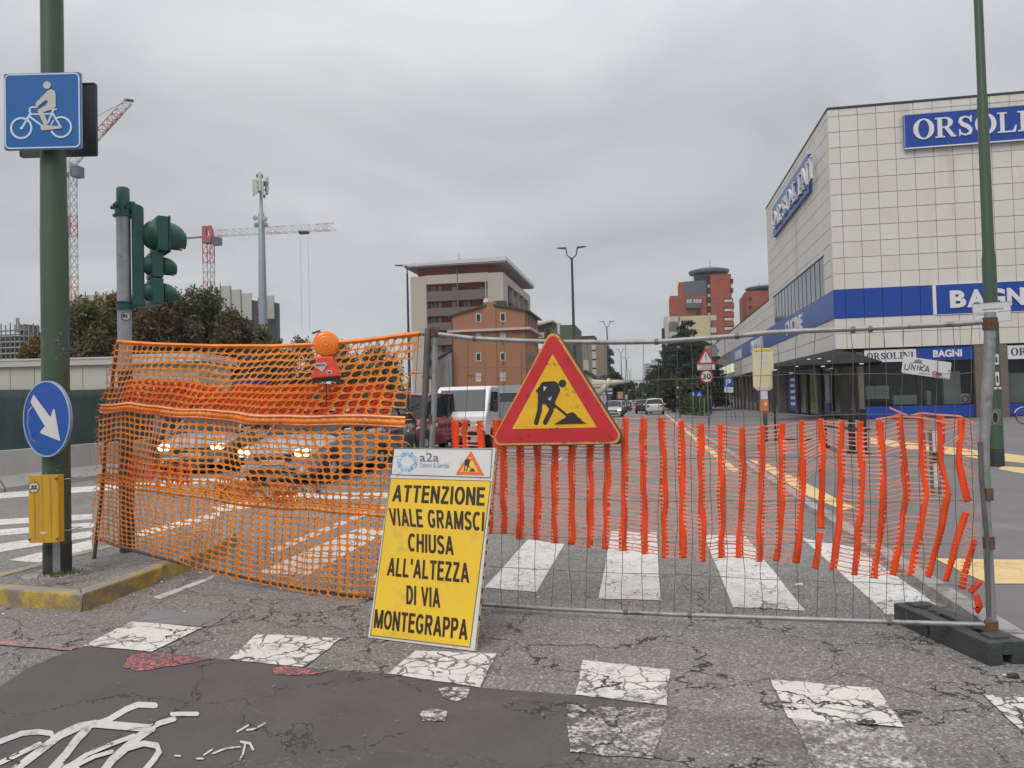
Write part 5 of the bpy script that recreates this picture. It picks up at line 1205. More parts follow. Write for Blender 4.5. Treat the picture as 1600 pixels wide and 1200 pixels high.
# serif capitals built from strokes and outlines (unit height)
def serif(ch, m, x0, z0, h, w, y0, y1, f=None):
    f = f or (lambda x, z: (x, z)); lay = [0]
    def pr(P): lay[0] += .0004; m.prism([f(x0 + x * w, z0 + z * h) for x, z in P], y0 - lay[0], y1)
    def rg(cx_, cz_, ro, rzo, ri, rzi, a0=0, a1=360, n=26):
        A = [(cx_ + ro * math.cos(R(a0 + (a1 - a0) * i / n)), cz_ + rzo * math.sin(R(a0 + (a1 - a0) * i / n))) for i in range(n + 1)]
        B = [(cx_ + ri * math.cos(R(a0 + (a1 - a0) * i / n)), cz_ + rzi * math.sin(R(a0 + (a1 - a0) * i / n))) for i in range(n + 1)]
        for i in range(n): lay[0] += 0; m.prism([f(x0 + p[0] * w, z0 + p[1] * h) for p in (A[i], A[i + 1], B[i + 1], B[i])], y0 - .0002, y1)
    if ch == 'O': rg(.5, .5, .50, .52, .26, .45)
    if ch == 'I': pr([(.28, 0), (.72, 0), (.72, 1), (.28, 1)]); pr([(0, 0), (1, 0), (1, .07), (0, .07)]); pr([(0, .93), (1, .93), (1, 1), (0, 1)])
    if ch == 'L': pr([(.14, 0), (.36, 0), (.36, 1), (.14, 1)]); pr([(0, .93), (.5, .93), (.5, 1), (0, 1)]); pr([(0, 0), (.92, 0), (1, .34), (.93, .34), (.80, .08), (0, .07)])
    if ch == 'N': pr([(.10, 0), (.19, 0), (.19, 1), (.10, 1)]); pr([(.82, 0), (.91, 0), (.91, 1), (.82, 1)]); pr([(.02, 1), (.28, 1), (.90, 0), (.80, 0)]); pr([(0, 0), (.3, 0), (.3, .06), (0, .06)]); pr([(.70, .94), (1, .94), (1, 1), (.70, 1)])
    if ch == 'R':
        pr([(.12, 0), (.34, 0), (.34, 1), (.12, 1)]); pr([(0, 0), (.46, 0), (.46, .07), (0, .07)]); pr([(0, .93), (.5, .93), (.5, 1), (0, 1)]); rg(.5, .735, .36, .265, .13, .195, -90, 90, 14)
        pr([(.3, .93), (.51, .93), (.51, 1), (.3, 1)]); pr([(.3, .47), (.51, .47), (.51, .54), (.3, .54)]); pr([(.42, .5), (.64, .5), (.94, .07), (1, .07), (1, 0), (.76, 0)])
    if ch == 'S':
        P = [(.80, .72), (.76, .87), (.5, .955), (.24, .87), (.20, .72), (.34, .58), (.62, .46), (.80, .30), (.76, .13), (.5, .045), (.24, .12), (.17, .28)]
        W = [.05, .10, .08, .16, .22, .24, .24, .22, .16, .08, .10, .05]
        for i in range(len(P) - 1):
            a, b = P[i], P[i + 1]; lay[0] += .0003; m.prism([f(x0 + q[0] * w, z0 + q[1] * h) for q in outline([a, b], W[i] * .95, True, W[i + 1] * .95)], y0 - lay[0], y1)
        pr([(.80, .66), (.87, .66), (.87, 1), (.81, 1)]); pr([(.13, 0), (.19, 0), (.20, .34), (.13, .34)])
def serif_word(s_, x0, z0, h, y0, y1, scale=1.0, gap=.12, parent=None, mat_=None, name='sign_letter', post=None):
    ws = {'O': 1.04, 'R': 1.02, 'S': .84, 'L': .92, 'I': .50, 'N': 1.10}; x = x0
    for ch in s_:
        m = MB(); w = ws[ch] * h * scale; serif(ch, m, x, z0, h, w, y0, y1)
        if post: m.v = [post(v) for v in m.v]
        m.build(name, mat_, parent); x += w + gap * h * scale
    return x
MB().box(4.04, 13.6, -.22, -.002, 15.42, 17.30).build('sign_box', MATS['band_blue'], ob)
rl = MB().box(4.02, 13.62, -.24, -.20, 15.36, 15.43).build('sign_trim', MATS['letter_white'], ob); MB().box(4.02, 13.62, -.24, -.20, 17.29, 17.33).build('sign_trim', MATS['sign_edge_grey'], ob); MB().box(4.02, 4.07, -.24, -.20, 15.43, 17.29).build('sign_trim', MATS['sign_edge_grey'], ob)
serif_word('ORSOLINI', 4.50, 15.86, 1.14, -.27, -.22, .93, .045, ob, MATS['letter_white'])
# sign on the left facade
rot = lambda v: (v[1] - .0, -(v[0]) + 0.0, v[2])     # XZ drawing turned onto the facade that faces left
MB().box(-.22, -.002, 4.7, 19.0, 14.6, 17.0).build('sign_box', MATS['band_blue_side'], ob)
serif_word('ORSOLINI', -18.3, 14.98, 1.40, -.40, -.26, 1.24, .27, ob, MATS['letter_white'], post=rot)
m = MB()
for k in range(12): m.box(-.40, -.2, 5.6 + k * 1.1, 5.66 + k * 1.1, 15.3, 15.36)
struct(m.build('letter_bracket', MATS['frame_black'], ob), 'stuff')
for s_, ya, yb_, za, zb in (('CUCINE', 9.0, 15.9, 6.15, 7.25), ('PAVIMENTI', 27.6, 36.4, 6.1, 7.25)):
    t_ = text(s_, zb - za, (yb_ - ya) * .96, -.075, -.03, bold=.03, cx=-(ya + yb_) / 2, cz=(za + zb) / 2); t_.v = [(v[1], -v[0], v[2]) for v in t_.v]; t_.build('sign_letter', MATS['letter_white'], ob)
MB().box(-.05, -.03, 44.5, 51.0, 6.1, 7.1).build('white_panel', MATS['letter_white'], ob)
worn('lit_sign', (.6, .66, .55), .5, .05, 3, emis=(.75, .85, .65), estr=.45)
MB().box(-.35, -.05, 53, 60, 4.75, 5.75).build('light_box', MATS['lit_sign'], ob); MB().box(-.35, -.05, 61.5, 73, 4.75, 5.75).build('light_box', MATS['lit_sign'], ob)
t_ = text('PAVIMENTI E RIVESTIMENTI', .55, 10.5, -.36, -.351, cx=-67.2, cz=5.25); t_.v = [(v[1], -v[0], v[2]) for v in t_.v]; t_.build('sign_letter', MATS['frame_black'], ob)
# ground floor, right facade
MB().box(.4, 30, .5, 1.5, 4.06, 4.125).build('soffit', MATS['frame_black'], ob)
MB().box(1.56, 4.32, .10, .30, 3.32, 4.02).build('fascia_white', MATS['letter_white'], ob); serif_word('ORSOLINI', 1.68, 3.48, .38, .085, .10, .86, .10, ob, MATS['letter_navy'])
MB().box(4.34, 7.30, .09, .30, 3.32, 4.06).build('fascia_blue', MATS['band_blue'], ob); text('BAGNI', .42, 1.5, .06, .09, bold=.04, cx=5.95, cz=3.70).build('sign_letter', MATS['letter_white'], ob)
MB().box(7.32, 9.02, .02, .5, PV, 4.1).build('granite_pier', MATS['granite_brown'], ob)
MB().box(9.04, 13.0, .10, .30, 3.26, 4.02).build('fascia_white', MATS['letter_white'], ob); serif_word('ORSOLINI', 9.22, 3.46, .42, .085, .10, .86, .10, ob, MATS['letter_navy'])
MB().box(13.2, 14.8, .02, .5, PV, 4.1).build('granite_pier', MATS['granite_brown'], ob)
for xa, xb in ((1.50, 7.30), (9.04, 13.2)):
    MB().box(xa, xb, .22, .34, .14, .78).build('blue_stall_riser', MATS['band_blue'], ob)
    MB().box(xa, xb, .20, .3, PV, .14).build('plinth', MATS['frame_black'], ob)
    MB().box(xa, xb, .30, .32, .80, 3.32).build('shop_pane', MATS['shop_glass'], ob)
    for k, xm in enumerate((xa + .03, (xa + xb) / 2, xb - .03)): MB().box(xm - .05, xm + .05, .24, .32, .78, 3.32).build('window_mullion', MATS['frame_black'], ob)
# goods in the windows
MB().box(1.64, 2.95, .60, 1.05, 1.22, 1.98).build('display_cabinet', MATS['cabinet_green'], ob)
for z in (1.46, 1.70): MB().box(2.15, 2.90, .588, .60, z, z + .012).box(2.4, 2.62, .58, .60, z + .07, z + .085).build('drawer_gap', MATS['frame_black'], ob)
MB().box(2.15, 2.162, .588, .60, 1.25, 1.95).build('drawer_gap', MATS['frame_black'], ob)
for xa, za, w_, h_, nm in ((3.2, .85, 1.3, .55, 'bathtub'), (5.0, .8, .22, .8, 'stand'), (5.9, .8, .9, 1.9, 'display_panel'), (9.3, .8, 1.2, 1.7, 'display_panel'), (11.0, .8, 1.0, .9, 'bathtub'), (6.75, .85, .52, .55, 'appliance')):
    MB().box(xa, xa + w_, .7, 1.1, za, za + h_).build(nm, MATS['cabinet_green' if nm != 'appliance' else 'shop_white'], ob, bevel=.02)
MB().ring(7.0, 1.1, .19, .15, .68, .7, 24).build('appliance_door', MATS['frame_black'], ob)
# ground floor, left facade: recessed glazing behind the corner entrance
GX = 1.15
def ly(px_, X=CX + GX): return PX(px_, 620, X).y - CY
mull = [(1247.5, .9), (1262.6, .7), (1283, 1.1), (1301, .9), (1322.5, .7), (1340, .5)]
MB().box(GX + .02, GX + .05, .8, 50, PV + .1, 3.9).build('shop_pane', MATS['dark_glass'], ob)
for k, (px_, w_) in enumerate(mull): yk = ly(px_); MB().box(GX - .08, GX + .02, yk - w_ * .35, yk + w_ * .35, PV, 3.3).build('door_frame', MATS['frame_black'], ob)
for a, b, mm_ in ((1232.5, 1244, 'band_blue_side'), (1290, 1297, 'cabinet_green'), (1266, 1278, None)):
    y0, y1 = ly(b), ly(a)
    if mm_: MB().box(GX - .02, GX + .015, y0, y1, PV + .2, 3.0 if mm_ != 'cabinet_green' else 2.9).build('poster_panel', MATS[mm_], ob)
for k in range(5): y0, y1 = ly(1243.5), ly(1236); MB().box(GX - .035, GX - .022, y0, y1, .75 + k * .5, 1.0 + k * .5).build('poster_label', MATS['letter_white'], ob)
MB().box(GX - .03, GX + .01, ly(1297), ly(1290), PV + .2, 1.0).build('poster_panel', MATS['band_blue_side'], ob)
for a, b, c_ in ((1252, 1259, (.17, .15, .13)), (1266, 1278, (.16, .17, .07)), (1305, 1318, (.19, .16, .135)), (1326, 1338, (.20, .165, .14))):
    MB().box(GX - .005, GX + .018, ly(b), ly(a), PV + .2, 3.2).build('door_leaf', worn('leaf_%d' % a, c_, .15, .45, 2.5, dirt=(.04, .035, .03), damt=.5, dscale=3, streak=True, spec=.6), ob)  # streaked tones stand in for reflections in the entrance glazing
MB().box(.30, .75, .30, .75, PV, 3.95).build('corner_pier', MATS['frame_black'], ob)
MB().box(1.1, 1.5, .2, .8, PV, 3.95).build('corner_pier', MATS['granite_brown'], ob)
MB().box(.02, GX + .1, .5, 83, 3.95, 4.12).build('soffit', MATS['frame_black'], ob)
y = ly(1228)
k = 0
while y < 82:
    w_ = 1.1 if k % 2 else 1.7
    MB().box(.5, GX + .05, y, y + w_, PV, 3.95).build('granite_pier', MATS['granite_brown'], ob); y += w_ + 2.1; k += 1
MB().box(.3, .52, 30.5, 34.0, PV, 3.4).build('blue_pier', MATS['band_blue'], ob); MB().box(.28, .5, 30.2, 34.6, 3.42, 4.1).build('white_panel', MATS['letter_white'], ob)
# entrance canopy at the corner with its downlights
cp = MB(); V = [(-4.45, -.6, 3.22), (-3.0, .9, 3.52), (-.06, 2.6, 4.12), (-.06, -.1, 4.12), (.9, -.15, 3.9), (2.4, -.25, 3.35), (.0, 11.5, 3.3), (1.0, 1.4, 3.18), (2.3, .3, 3.15)]
cp.add(V, [(0, 3, 2, 1), (0, 5, 4, 3), (1, 2, 6), (0, 1, 6), (0, 6, 7), (0, 7, 8, 5)])
cn = cp.build('canopy', worn('canopy_black', (.008, .008, .009), .5, .2, 3), ob, solid=.03)
worn('downlight', (.4, .4, .38), .3, .05, 3, emis=(1, .96, .88), estr=.55)
for (px_, py_) in ((1196, 576), (1203, 577), (1211, 578.5), (1236, 583), (1245, 573), (1258, 570), (1272, 569), (1286, 573), (1299, 576), (1222, 572), (1263, 562), (1280, 561), (1295, 565), (1322, 573), (1346, 569)):
    p = G(px_, py_, 3.17); 
    if p.y > 62: p = PY(px_, py_, 49.5)
    if p.x < CX: p = PY(px_, py_, CY - .3)
    o = MB().lathe([(.001, .0), (.11, .0), (.12, .04), (.001, .05)], 12).build('downlight', MATS['downlight'], ob, loc=(p.x - CX, p.y - CY, p.z))

# ---------------------------------------------------------------- generic helpers for the buildings farther off
def rc(x0, y0, x1, y1, Y):
    a = PY((x0 + x1) / 2, y0, Y); b = PY((x0 + x1) / 2, y1, Y); l = PY(x0, (y0 + y1) / 2, Y); r_ = PY(x1, (y0 + y1) / 2, Y); return l.x, r_.x, b.z, a.z
def part(root, name, mat_, Y, x0, y0, x1, y1, d0, d1, **k):
    """block seen between pixels, its front d0 metres behind plane Y and its back d1"""
    a = rc(x0, y0, x1, y1, Y); L = root.location
    return MB().box(a[0] - L.x, a[1] - L.x, Y + d0 - L.y, Y + d1 - L.y, a[2] - L.z, a[3] - L.z).build(name, MATS[mat_] if isinstance(mat_, str) else mat_, root, **k)
def window(root, Y, x0, y0, x1, y1, frame='frame_white', pane='dark_glass', d=0.0, t=.12, split=True):
    a = rc(x0, y0, x1, y1, Y); L = root.location; X0, X1, Z0, Z1 = a[0] - L.x, a[1] - L.x, a[2] - L.z, a[3] - L.z; y = Y - L.y + d
    m = MB().box(X0, X1, y - .06, y + .05, Z0, Z0 + t).box(X0, X1, y - .06, y + .05, Z1 - t, Z1).box(X0, X0 + t, y - .06, y + .05, Z0 + t, Z1 - t).box(X1 - t, X1, y - .06, y + .05, Z0 + t, Z1 - t)
    f = m.build('window', MATS[frame], root); MB().box(X0 + t, X1 - t, y - .01, y + .04, Z0 + t, Z1 - t).build('pane', MATS[pane], f)
    return f
worn('frame_white', (.50, .49, .47), .6, .1, 2); worn('shutter_cream', (.50, .48, .44), .6, .1, 2)
worn('apt_cream', (.44, .39, .33), .8, .06, .2, dirt=(.36, .32, .27), damt=.25, dscale=.15, streak=True); worn('apt_red', (.30, .05, .045), .8, .1, .3); worn('apt_brown', (.135, .105, .095), .7, .1, .4)
worn('apt_roof', (.55, .56, .57), .5, .08, .4); worn('apt_soffit', (.34, .31, .29), .8, .1)
Y_ = 150.0; ax_ = rc(643, 410, 788, 630, Y_)
ap = thing('apartment_block', 'cream and dark red apartment block with brown balconies behind the orange house', 'building', (ax_[0], Y_, 0)); AW = ax_[1] - ax_[0]
zt = lambda y, x=715: PY(x, y, Y_).z
z_par = zt(429); z_roof = zt(409)
# masses: side piers, back wall, balconies
MB().box(0, 3.3, 0, 18, 0, z_par).build('wall', MATS['apt_cream'], ap); xl, xr = rc(666, 500, 763, 500, Y_)[:2]; xl -= ax_[0]; xr -= ax_[0]
MB().box(xr, AW, 0, 5.0, 0, z_par).build('wall', MATS['apt_cream'], ap)
MB().box(3.3, AW - 2.0, 1.8, 18, 0, z_par - .1).build('inner_wall', MATS['apt_red'], ap)
MB().box(AW - 2.0, AW - 1.2, 5, 34, 0, z_par).build('inner_wall', MATS['apt_red'], ap)
MB().box(AW - 1.2, AW, 33.0, 36, 0, z_par).build('wall', MATS['apt_cream'], ap)
MB().box(1.2, AW - 1.5, 1.5, 34, z_par, z_roof - .5).build('attic_wall', MATS['apt_red'], ap)
rf = MB().hexa([(-1.2, -1.0, z_roof - .55), (AW + .9, -1.0, z_roof - .45), (AW + .9, 37, z_roof - .45), (-1.2, 37, z_roof - .55), (-1.2, -1.0, z_roof - .05), (AW + .9, -1.0, z_roof + .35), (AW + .9, 37, z_roof + .35), (-1.2, 37, z_roof - .05)]).build('roof', MATS['apt_roof'], ap)
MB().box(-1.0, AW + .7, -.9, 36.8, z_roof - .75, z_roof - .56).build('roof_soffit', MATS['apt_soffit'], rf)
MB().tube([(xr * .55, 6, z_roof), (xr * .55, 6, z_roof + 3)], .06, 5).build('aerial', MATS['frame_black'], rf)
MB().box(xl - .1, xr + .1, -.02, .25, zt(442), zt(428)).build('balcony_parapet', MATS['apt_cream'], ap)
for (ya, yb_) in ((453.5, 469), (480, 492.5), (503, 515), (527, 538), (549, 560.5), (573, 584), (597, 607)):
    MB().box(xl, xr, .04, .24, zt(yb_), zt(ya)).build('balcony_parapet', MATS['apt_brown'], ap); MB().box(xl, xr, .25, 1.8, zt(yb_), zt(yb_) + .25).build('balcony_slab', MATS['apt_brown'], ap)
    MB().box(AW - 1.4, AW - .04, 7.0, 32, zt(yb_), zt(ya)).build('balcony_parapet', MATS['apt_brown'], ap)
MB().box(AW - 1.3, AW, 5.0, 33, zt(442), z_par).build('balcony_parapet', MATS['apt_cream'], ap)
for x_ in (716, 760): q = rc(x_ - .8, 500, x_ + .8, 500, Y_); MB().box(q[0] - ax_[0], q[1] - ax_[0], -.04, 1.8, 0, zt(410 if x_ == 716 else 436)).build('divider', MATS['apt_cream' if x_ != 716 else 'apt_brown'], ap)
for yk in (12, 19, 26): MB().box(AW - 1.2, AW, yk, yk + .3, 0, z_par - .5).build('divider', MATS['apt_cream'], ap)
k = 0
for (ya, yb_) in ((421, 428), (448, 453), (471, 480), (496, 503), (521, 527), (541, 549), (565, 573)):
    for (xa, xb) in ((670, 677), (682, 686), (703, 710), (722, 731), (747, 752), (754, 760)):
        k += 1
        if k % 7 == 3: continue
        window(ap, Y_, xa, ya - 1.5, xb, yb_ + 1, 'frame_white', 'dark_glass' if k % 3 else 'shutter_cream', d=1.75, t=.18)
for yk in (14, 21, 28):
    for zq_ in (452, 476, 500, 524): MB().box(AW - 1.21, AW - 1.14, yk, yk + 2.2, zt(zq_ + 6), zt(zq_ - 8)).build('window', MATS['dark_glass'], ap)

# orange rendered house
worn('render_orange', (.33, .155, .085), .85, .05, .3, dirt=(.27, .125, .07), damt=.2, dscale=.2, streak=True); worn('roof_green', (.05, .065, .045), .8, .2, .8); worn('ledge_pink', (.52, .41, .37), .7, .08, 1); worn('pipe_brown', (.10, .05, .035), .6)
Y_ = 105.0; L_ = rc(707, 500, 823, 616, Y_); oh = thing('house', 'orange rendered house with small windows and low green gabled roof', 'house', (L_[0], Y_, 0)); OW = L_[1] - L_[0]
Z = lambda y, x=765: PY(x, y, Y_).z
zl, zr_, zp = PY(707, 494, Y_).z, PY(823, 486, Y_).z, PY(768, 478, Y_).z; xp = OW * .53
MB().prism([(0, 0), (OW, 0), (OW, zr_), (xp + .5, zp), (xp - .5, zp), (0, zl)], 0, 12).build('wall', MATS['render_orange'], oh)
MB().box(xp - .95, xp + .75, -.12, 1.0, 0, zp + .55).build('stair_bay', MATS['render_orange'], oh)
r_ = MB().prism([(-.5, zl - .15), (xp - .5, zp + .05), (xp - .5, zp + .25), (-.5, zl + .1)], -.3, 12.3).prism([(xp + .5, zp + .05), (OW + .6, zr_ - .15), (OW + .6, zr_ + .1), (xp + .5, zp + .25)], -.3, 12.3).build('roof', MATS['roof_green'], oh)
MB().box(xp - .1, xp + 1.6, 3, 4.5, zp - .2, zp + 1.1).build('chimney', MATS['roof_green'], r_)
MB().lathe([(.001, 0), (.35, .05), (.45, .12)], 14).build('satellite_dish', MATS['frame_white'], r_, loc=(xp - .9, 1.5, zp + .9)).rotation_euler = (R(75), 0, R(-30))
MB().box(-.6, OW + .7, -.6, 12.4, Z(517.5), Z(514)).build('string_course', MATS['ledge_pink'], oh)
MB().tube([(.05, -.08, 0), (.05, -.08, zl - .3), (-.2, -.2, zl)], .07, 6).build('downpipe', MATS['pipe_brown'], oh); MB().tube([(OW - .05, -.08, 0), (OW - .05, -.08, zr_ - .3), (OW + .2, -.2, zr_)], .07, 6).build('downpipe', MATS['pipe_brown'], oh)
for xa, xb, yy in ((743.5, 752, ((490, 503.5), (521, 527), (551, 564.5), (583, 596.5))), (781.5, 790, ((488.5, 502.5), (519, 529), (550.5, 563.5), (582, 595.5)))):
    for j, (ya, yb_) in enumerate(yy): window(oh, Y_, xa, ya, xb, yb_, 'frame_white', 'dark_glass' if (j + int(xa)) % 2 else 'shutter_cream', d=0, t=.12)
for yy in (507, 538, 569, 602): MB().disc(rc(786, yy, 786.1, yy, Y_)[0] - L_[0], Z(yy), .11, -.05, .05, 10).build('vent', MATS['frame_black'], oh)
for yk in (2.5, 5.5, 8.5):
    for ya in (500, 530, 560, 592): MB().box(OW - .02, OW + .04, yk, yk + 1.0, Z(ya + 7), Z(ya - 6)).build('window', MATS['pipe_brown'], oh)
MB().tube([(2, -.05, Z(585)), (5, -.07, Z(590)), (OW - 2.5, -.05, Z(592))], .02, 4).build('cable', MATS['frame_black'], oh)
# concrete lean-to house left of it
worn('bare_concrete', (.20, .195, .185), .9, .15, .6, dirt=(.12, .115, .11), damt=.5, dscale=.5, streak=True)
Y_ = 104.0; L_ = rc(683, 560, 706, 620, Y_); gh = thing('house', 'bare grey concrete gable wall squeezed left of the orange house', 'house', (L_[0], Y_, 0)); W = L_[1] - L_[0]
MB().prism([(0, 0), (W, 0), (W, PY(706, 550, Y_).z), (0, PY(683, 563, Y_).z)], 0, 9).build('wall', MATS['bare_concrete'], gh); a, b = PY(706, 550, Y_).z, PY(683, 563, Y_).z
MB().prism([(-.4, b - .1), (W, a + .15), (W, a + .35), (-.4, b + .1)], -.2, 9.2).build('roof', MATS['roof_cap'], gh)
MB().box(-3.0, -.02, 3, 9, 0, b - 1.5).build('annex', MATS['apt_brown'], gh); MB().box(-2.0, -1.2, 2.9, 3.02, 3.2, 5.4).build('shutter', MATS['frame_white'], gh)
for z in (2.5, 5.5): MB().box(-3, -.1, 2.6, 3, z, z + .15).build('railing', MATS['frame_black'], gh)

# green block, olive tower, low pitched house
worn('green_wall', (.085, .105, .062), .8, .06, .3); worn('olive_wall', (.25, .215, .15), .8, .05, .2, streak=True, dirt=(.2, .17, .12), damt=.25, dscale=.2)
Y_ = 140.0; L_ = rc(842, 520, 900, 620, Y_); gb_ = thing('apartment_block', 'dark green flat block with a white corner strip beside the lamp post', 'building', (L_[0], Y_, 0)); W = L_[1] - L_[0]; zt2 = PY(880, 505, Y_).z
x1_ = rc(871, 520, 875, 520, Y_); MB().box(1.2, x1_[0] - L_[0], 0, 14, 0, zt2 - .2).build('wall', MATS['green_wall'], gb_); MB().box(x1_[0] - L_[0], x1_[1] - L_[0], -.15, 14, 0, zt2 + .1).build('corner_strip', MATS['frame_white'], gb_)
MB().box(x1_[1] - L_[0], W, .0, 14, 0, zt2 - .35).build('wall', MATS['green_wall'], gb_); MB().hexa([(-1.5, -1, zt2 - .6), (x1_[0] - L_[0] - .6, -1, zt2 + .3), (x1_[0] - L_[0] - .6, 12, zt2 + .3), (-1.5, 12, zt2 - .6), (-1.5, -1, zt2 - .3), (x1_[0] - L_[0] - .6, -1, zt2 + .6), (x1_[0] - L_[0] - .6, 12, zt2 + .6), (-1.5, 12, zt2 - .3)]).build('roof', MATS['apt_cream'], gb_)
for k in range(5): MB().box(-.6, 1.2, -.8, 6, zt2 - 2.6 - k * 3, zt2 - 1.6 - k * 3).build('balcony', MATS['apt_cream'], gb_); MB().box(1.4, 2.2, -.04, .05, zt2 - 2.3 - k * 3, zt2 - 1.0 - k * 3).build('window', MATS['dark_glass'], gb_)
Y_ = 190.0; L_ = rc(908, 520, 948, 620, Y_); ot = thing('apartment_block', 'olive brown tower with a white window strip on the avenue', 'building', (L_[0], Y_, 0)); W = L_[1] - L_[0]; zt3 = PY(925, 535, Y_).z
MB().box(0, W, 0, 22, 0, zt3).build('wall', MATS['olive_wall'], ot); MB().box(-.8, 3.2, 1, 9, zt3, zt3 + 1.3).build('roof_house', MATS['apt_cream'], ot); MB().box(-1, 3.5, .5, 9.5, zt3 + 1.3, zt3 + 1.7).build('roof', MATS['roof_cap'], ot)
q = rc(925, 550, 931, 550, Y_); MB().box(q[0] - L_[0], q[1] - L_[0], -.1, .1, 1, zt3 - .6).build('window_strip', MATS['frame_white'], ot)
for k in range(6):
    z = zt3 - 2.2 - k * 2.2; MB().box(q[0] - L_[0], q[1] - L_[0], -.16, -.1, z, z + .35).build('window', MATS['frame_black'], ot)
    MB().box(-1.0, 0, .3, 4, z - .3, z + .6).build('balcony', MATS['strip_glass'], ot)
    for yk in (3, 11): MB().box(W, W + 1.2, yk, yk + 6, z - .3, z + .6).build('balcony', MATS['frame_black'], ot)
Y_ = 95.0; L_ = rc(905, 600, 948, 625, Y_); ph_ = thing('house', 'low pale house with dark pitched roof below the olive tower', 'house', (L_[0], Y_, 0)); W = L_[1] - L_[0]
MB().prism([(0, 0), (W, 0), (W, PY(947, 603, Y_).z), (W * .25, PY(915, 583, Y_).z), (0, PY(908, 590, Y_).z)], 0, 10).build('wall', MATS['apt_cream'], ph_)
a_, b_, c_ = (-.5, PY(905, 590, Y_).z), (W * .25, PY(915, 581.5, Y_).z), (W + .6, PY(951, 604, Y_).z)
MB().prism([a_, b_, (b_[0], b_[1] + .3), (a_[0], a_[1] + .3)], -.4, 10.3).prism([b_, c_, (c_[0], c_[1] + .3), (b_[0], b_[1] + .3)], -.4, 10.3).build('roof', MATS['roof_cap'], ph_)
MB().box(W * .25 - .4, W * .25 + .3, 2, 3, b_[1], b_[1] + 1.6).build('chimney', MATS['apt_cream'], ph_)

# brick towers
def brickmat():
    m, nt, b = _mat('brick_red'); g = nt.nodes.new('ShaderNodeNewGeometry'); s_ = nt.nodes.new('ShaderNodeSeparateXYZ'); nt.links.new(g.outputs['Position'], s_.inputs[0])
    w = mth(nt, 'FRACT', mth(nt, 'MULTIPLY', s_.outputs[2], 1 / 1.4)); ln = mth(nt, 'LESS_THAN', w, .10); n = noise(nt, g.outputs['Position'], .3, 5)
    c = mixc(nt, rmp(nt, n.outputs['Fac'], .3, .7), (.27, .065, .035), (.34, .09, .05)); c = mixc(nt, mth(nt, 'MULTIPLY', ln, .45), c, (.12, .03, .02)); nt.links.new(c, b.inputs['Base Color']); b.inputs['Roughness'].default_value = .85; MATS['brick_red'] = m
brickmat(); worn('slate_panel', (.085, .10, .125), .5, .1, .3); worn('disc_roof', (.14, .15, .18), .45, .1, .3); worn('yellow_wall', (.52, .46, .26), .8, .05, .3); worn('off_white', (.46, .45, .43), .8, .06, .4)
Y_ = 245.0; bt = thing('brick_tower', 'red brick tower with a round dark roof disc above the cedar', 'building', (rc(1049, 500, 1050, 500, Y_)[0], Y_, 0))
P_ = lambda n, m_, a, b, c_, d_, d0, d1: part(bt, n, m_, Y_, a, b, c_, d_, d0, d1)
P_('wall', 'brick_red', 1049, 461, 1106, 628, 0, 12); P_('wall', 'brick_red', 1061, 440, 1069.5, 461, 1, 10); P_('grey_cladding', 'slate_panel', 1069.5, 438.5, 1104, 460, .6, 12)
P_('stair_glazing', 'dark_glass', 1104.5, 439, 1112.5, 600, 1.2, 9)
for k in range(11): P_('glazing_bar', 'frame_black', 1104.5, 441 + k * 7.3, 1112.5, 442.6 + k * 7.3, 1.1, 1.25)
for k in range(6): P_('light_pane', 'shutter_cream', 1106, 444 + k * 14.6, 1111, 449 + k * 14.6, 1.12, 1.2)
P_('wall', 'brick_red', 1112.5, 429, 1145, 628, -.6, 12)
for k in range(6):
    y = 434 + k * 14.4
    if k < 2: P_('window', 'dark_glass', 1140, y + 2, 1145.3, y + 9, -.7, 3)
    else: P_('window_recess', 'frame_black', 1130.5, y + 4.0, 1145.4, y + 10, -.72, -.4); P_('window', 'shutter_cream', 1131.5, y + 5.6, 1144, y + 9.5, -.8, -.71)
for k in range(4): P_('balcony_parapet', 'brick_red', 1143, 453.5 + k * 14.4 + 20, 1146.6, 460 + k * 14.4 + 22, -1.0, 8)
P_('bay_window', 'slate_panel', 1071, 465.5, 1095, 482, -1.2, 0)
for x_ in (1072.5, 1077, 1083, 1087.5, 1092): P_('window', 'shutter_cream', x_, 468.5, x_ + 3.4, 474, -1.3, -1.19)
P_('window', 'dark_glass', 1087, 483, 1094, 492, -.1, .1)
P_('penthouse', 'dark_glass', 1085, 426, 1128, 438, 2, 11)
for x_ in (1091, 1098, 1104, 1116): P_('glazing_bar', 'frame_black', x_, 426, x_ + 1, 438, 1.8, 2)
c = PY(1107.5, 427, Y_ + 6); o = MB().lathe([(.5, .0), (6.0, .3), (6.35, .9), (6.3, 1.3), (3, 2.2), (.1, 2.5)], 36).build('roof_disc', MATS['disc_roof'], bt, smooth=40, loc=(c.x - bt.location.x, 6, c.z - .6)); 
MB().tube([(0, 0, 2), (0, 0, 4.8)], .07, 4).build('aerial', MATS['frame_black'], bt, loc=(c.x - bt.location.x + .5, 6, c.z - .6))
Y_ = 260.0; bt2 = thing('brick_tower', 'second red brick tower partly hidden by the showroom building', 'building', (rc(1163, 500, 1164, 500, Y_)[0], Y_, 0))
part(bt2, 'wall', 'brick_red', Y_, 1168, 454, 1206, 620, 0, 10); part(bt2, 'wall', 'brick_red', Y_, 1163, 462, 1168, 620, 1.5, 10)
for y in (464, 477.5, 491): part(bt2, 'window', 'frame_black', Y_, 1169.5, y, 1175, y + 6, -.1, .1)
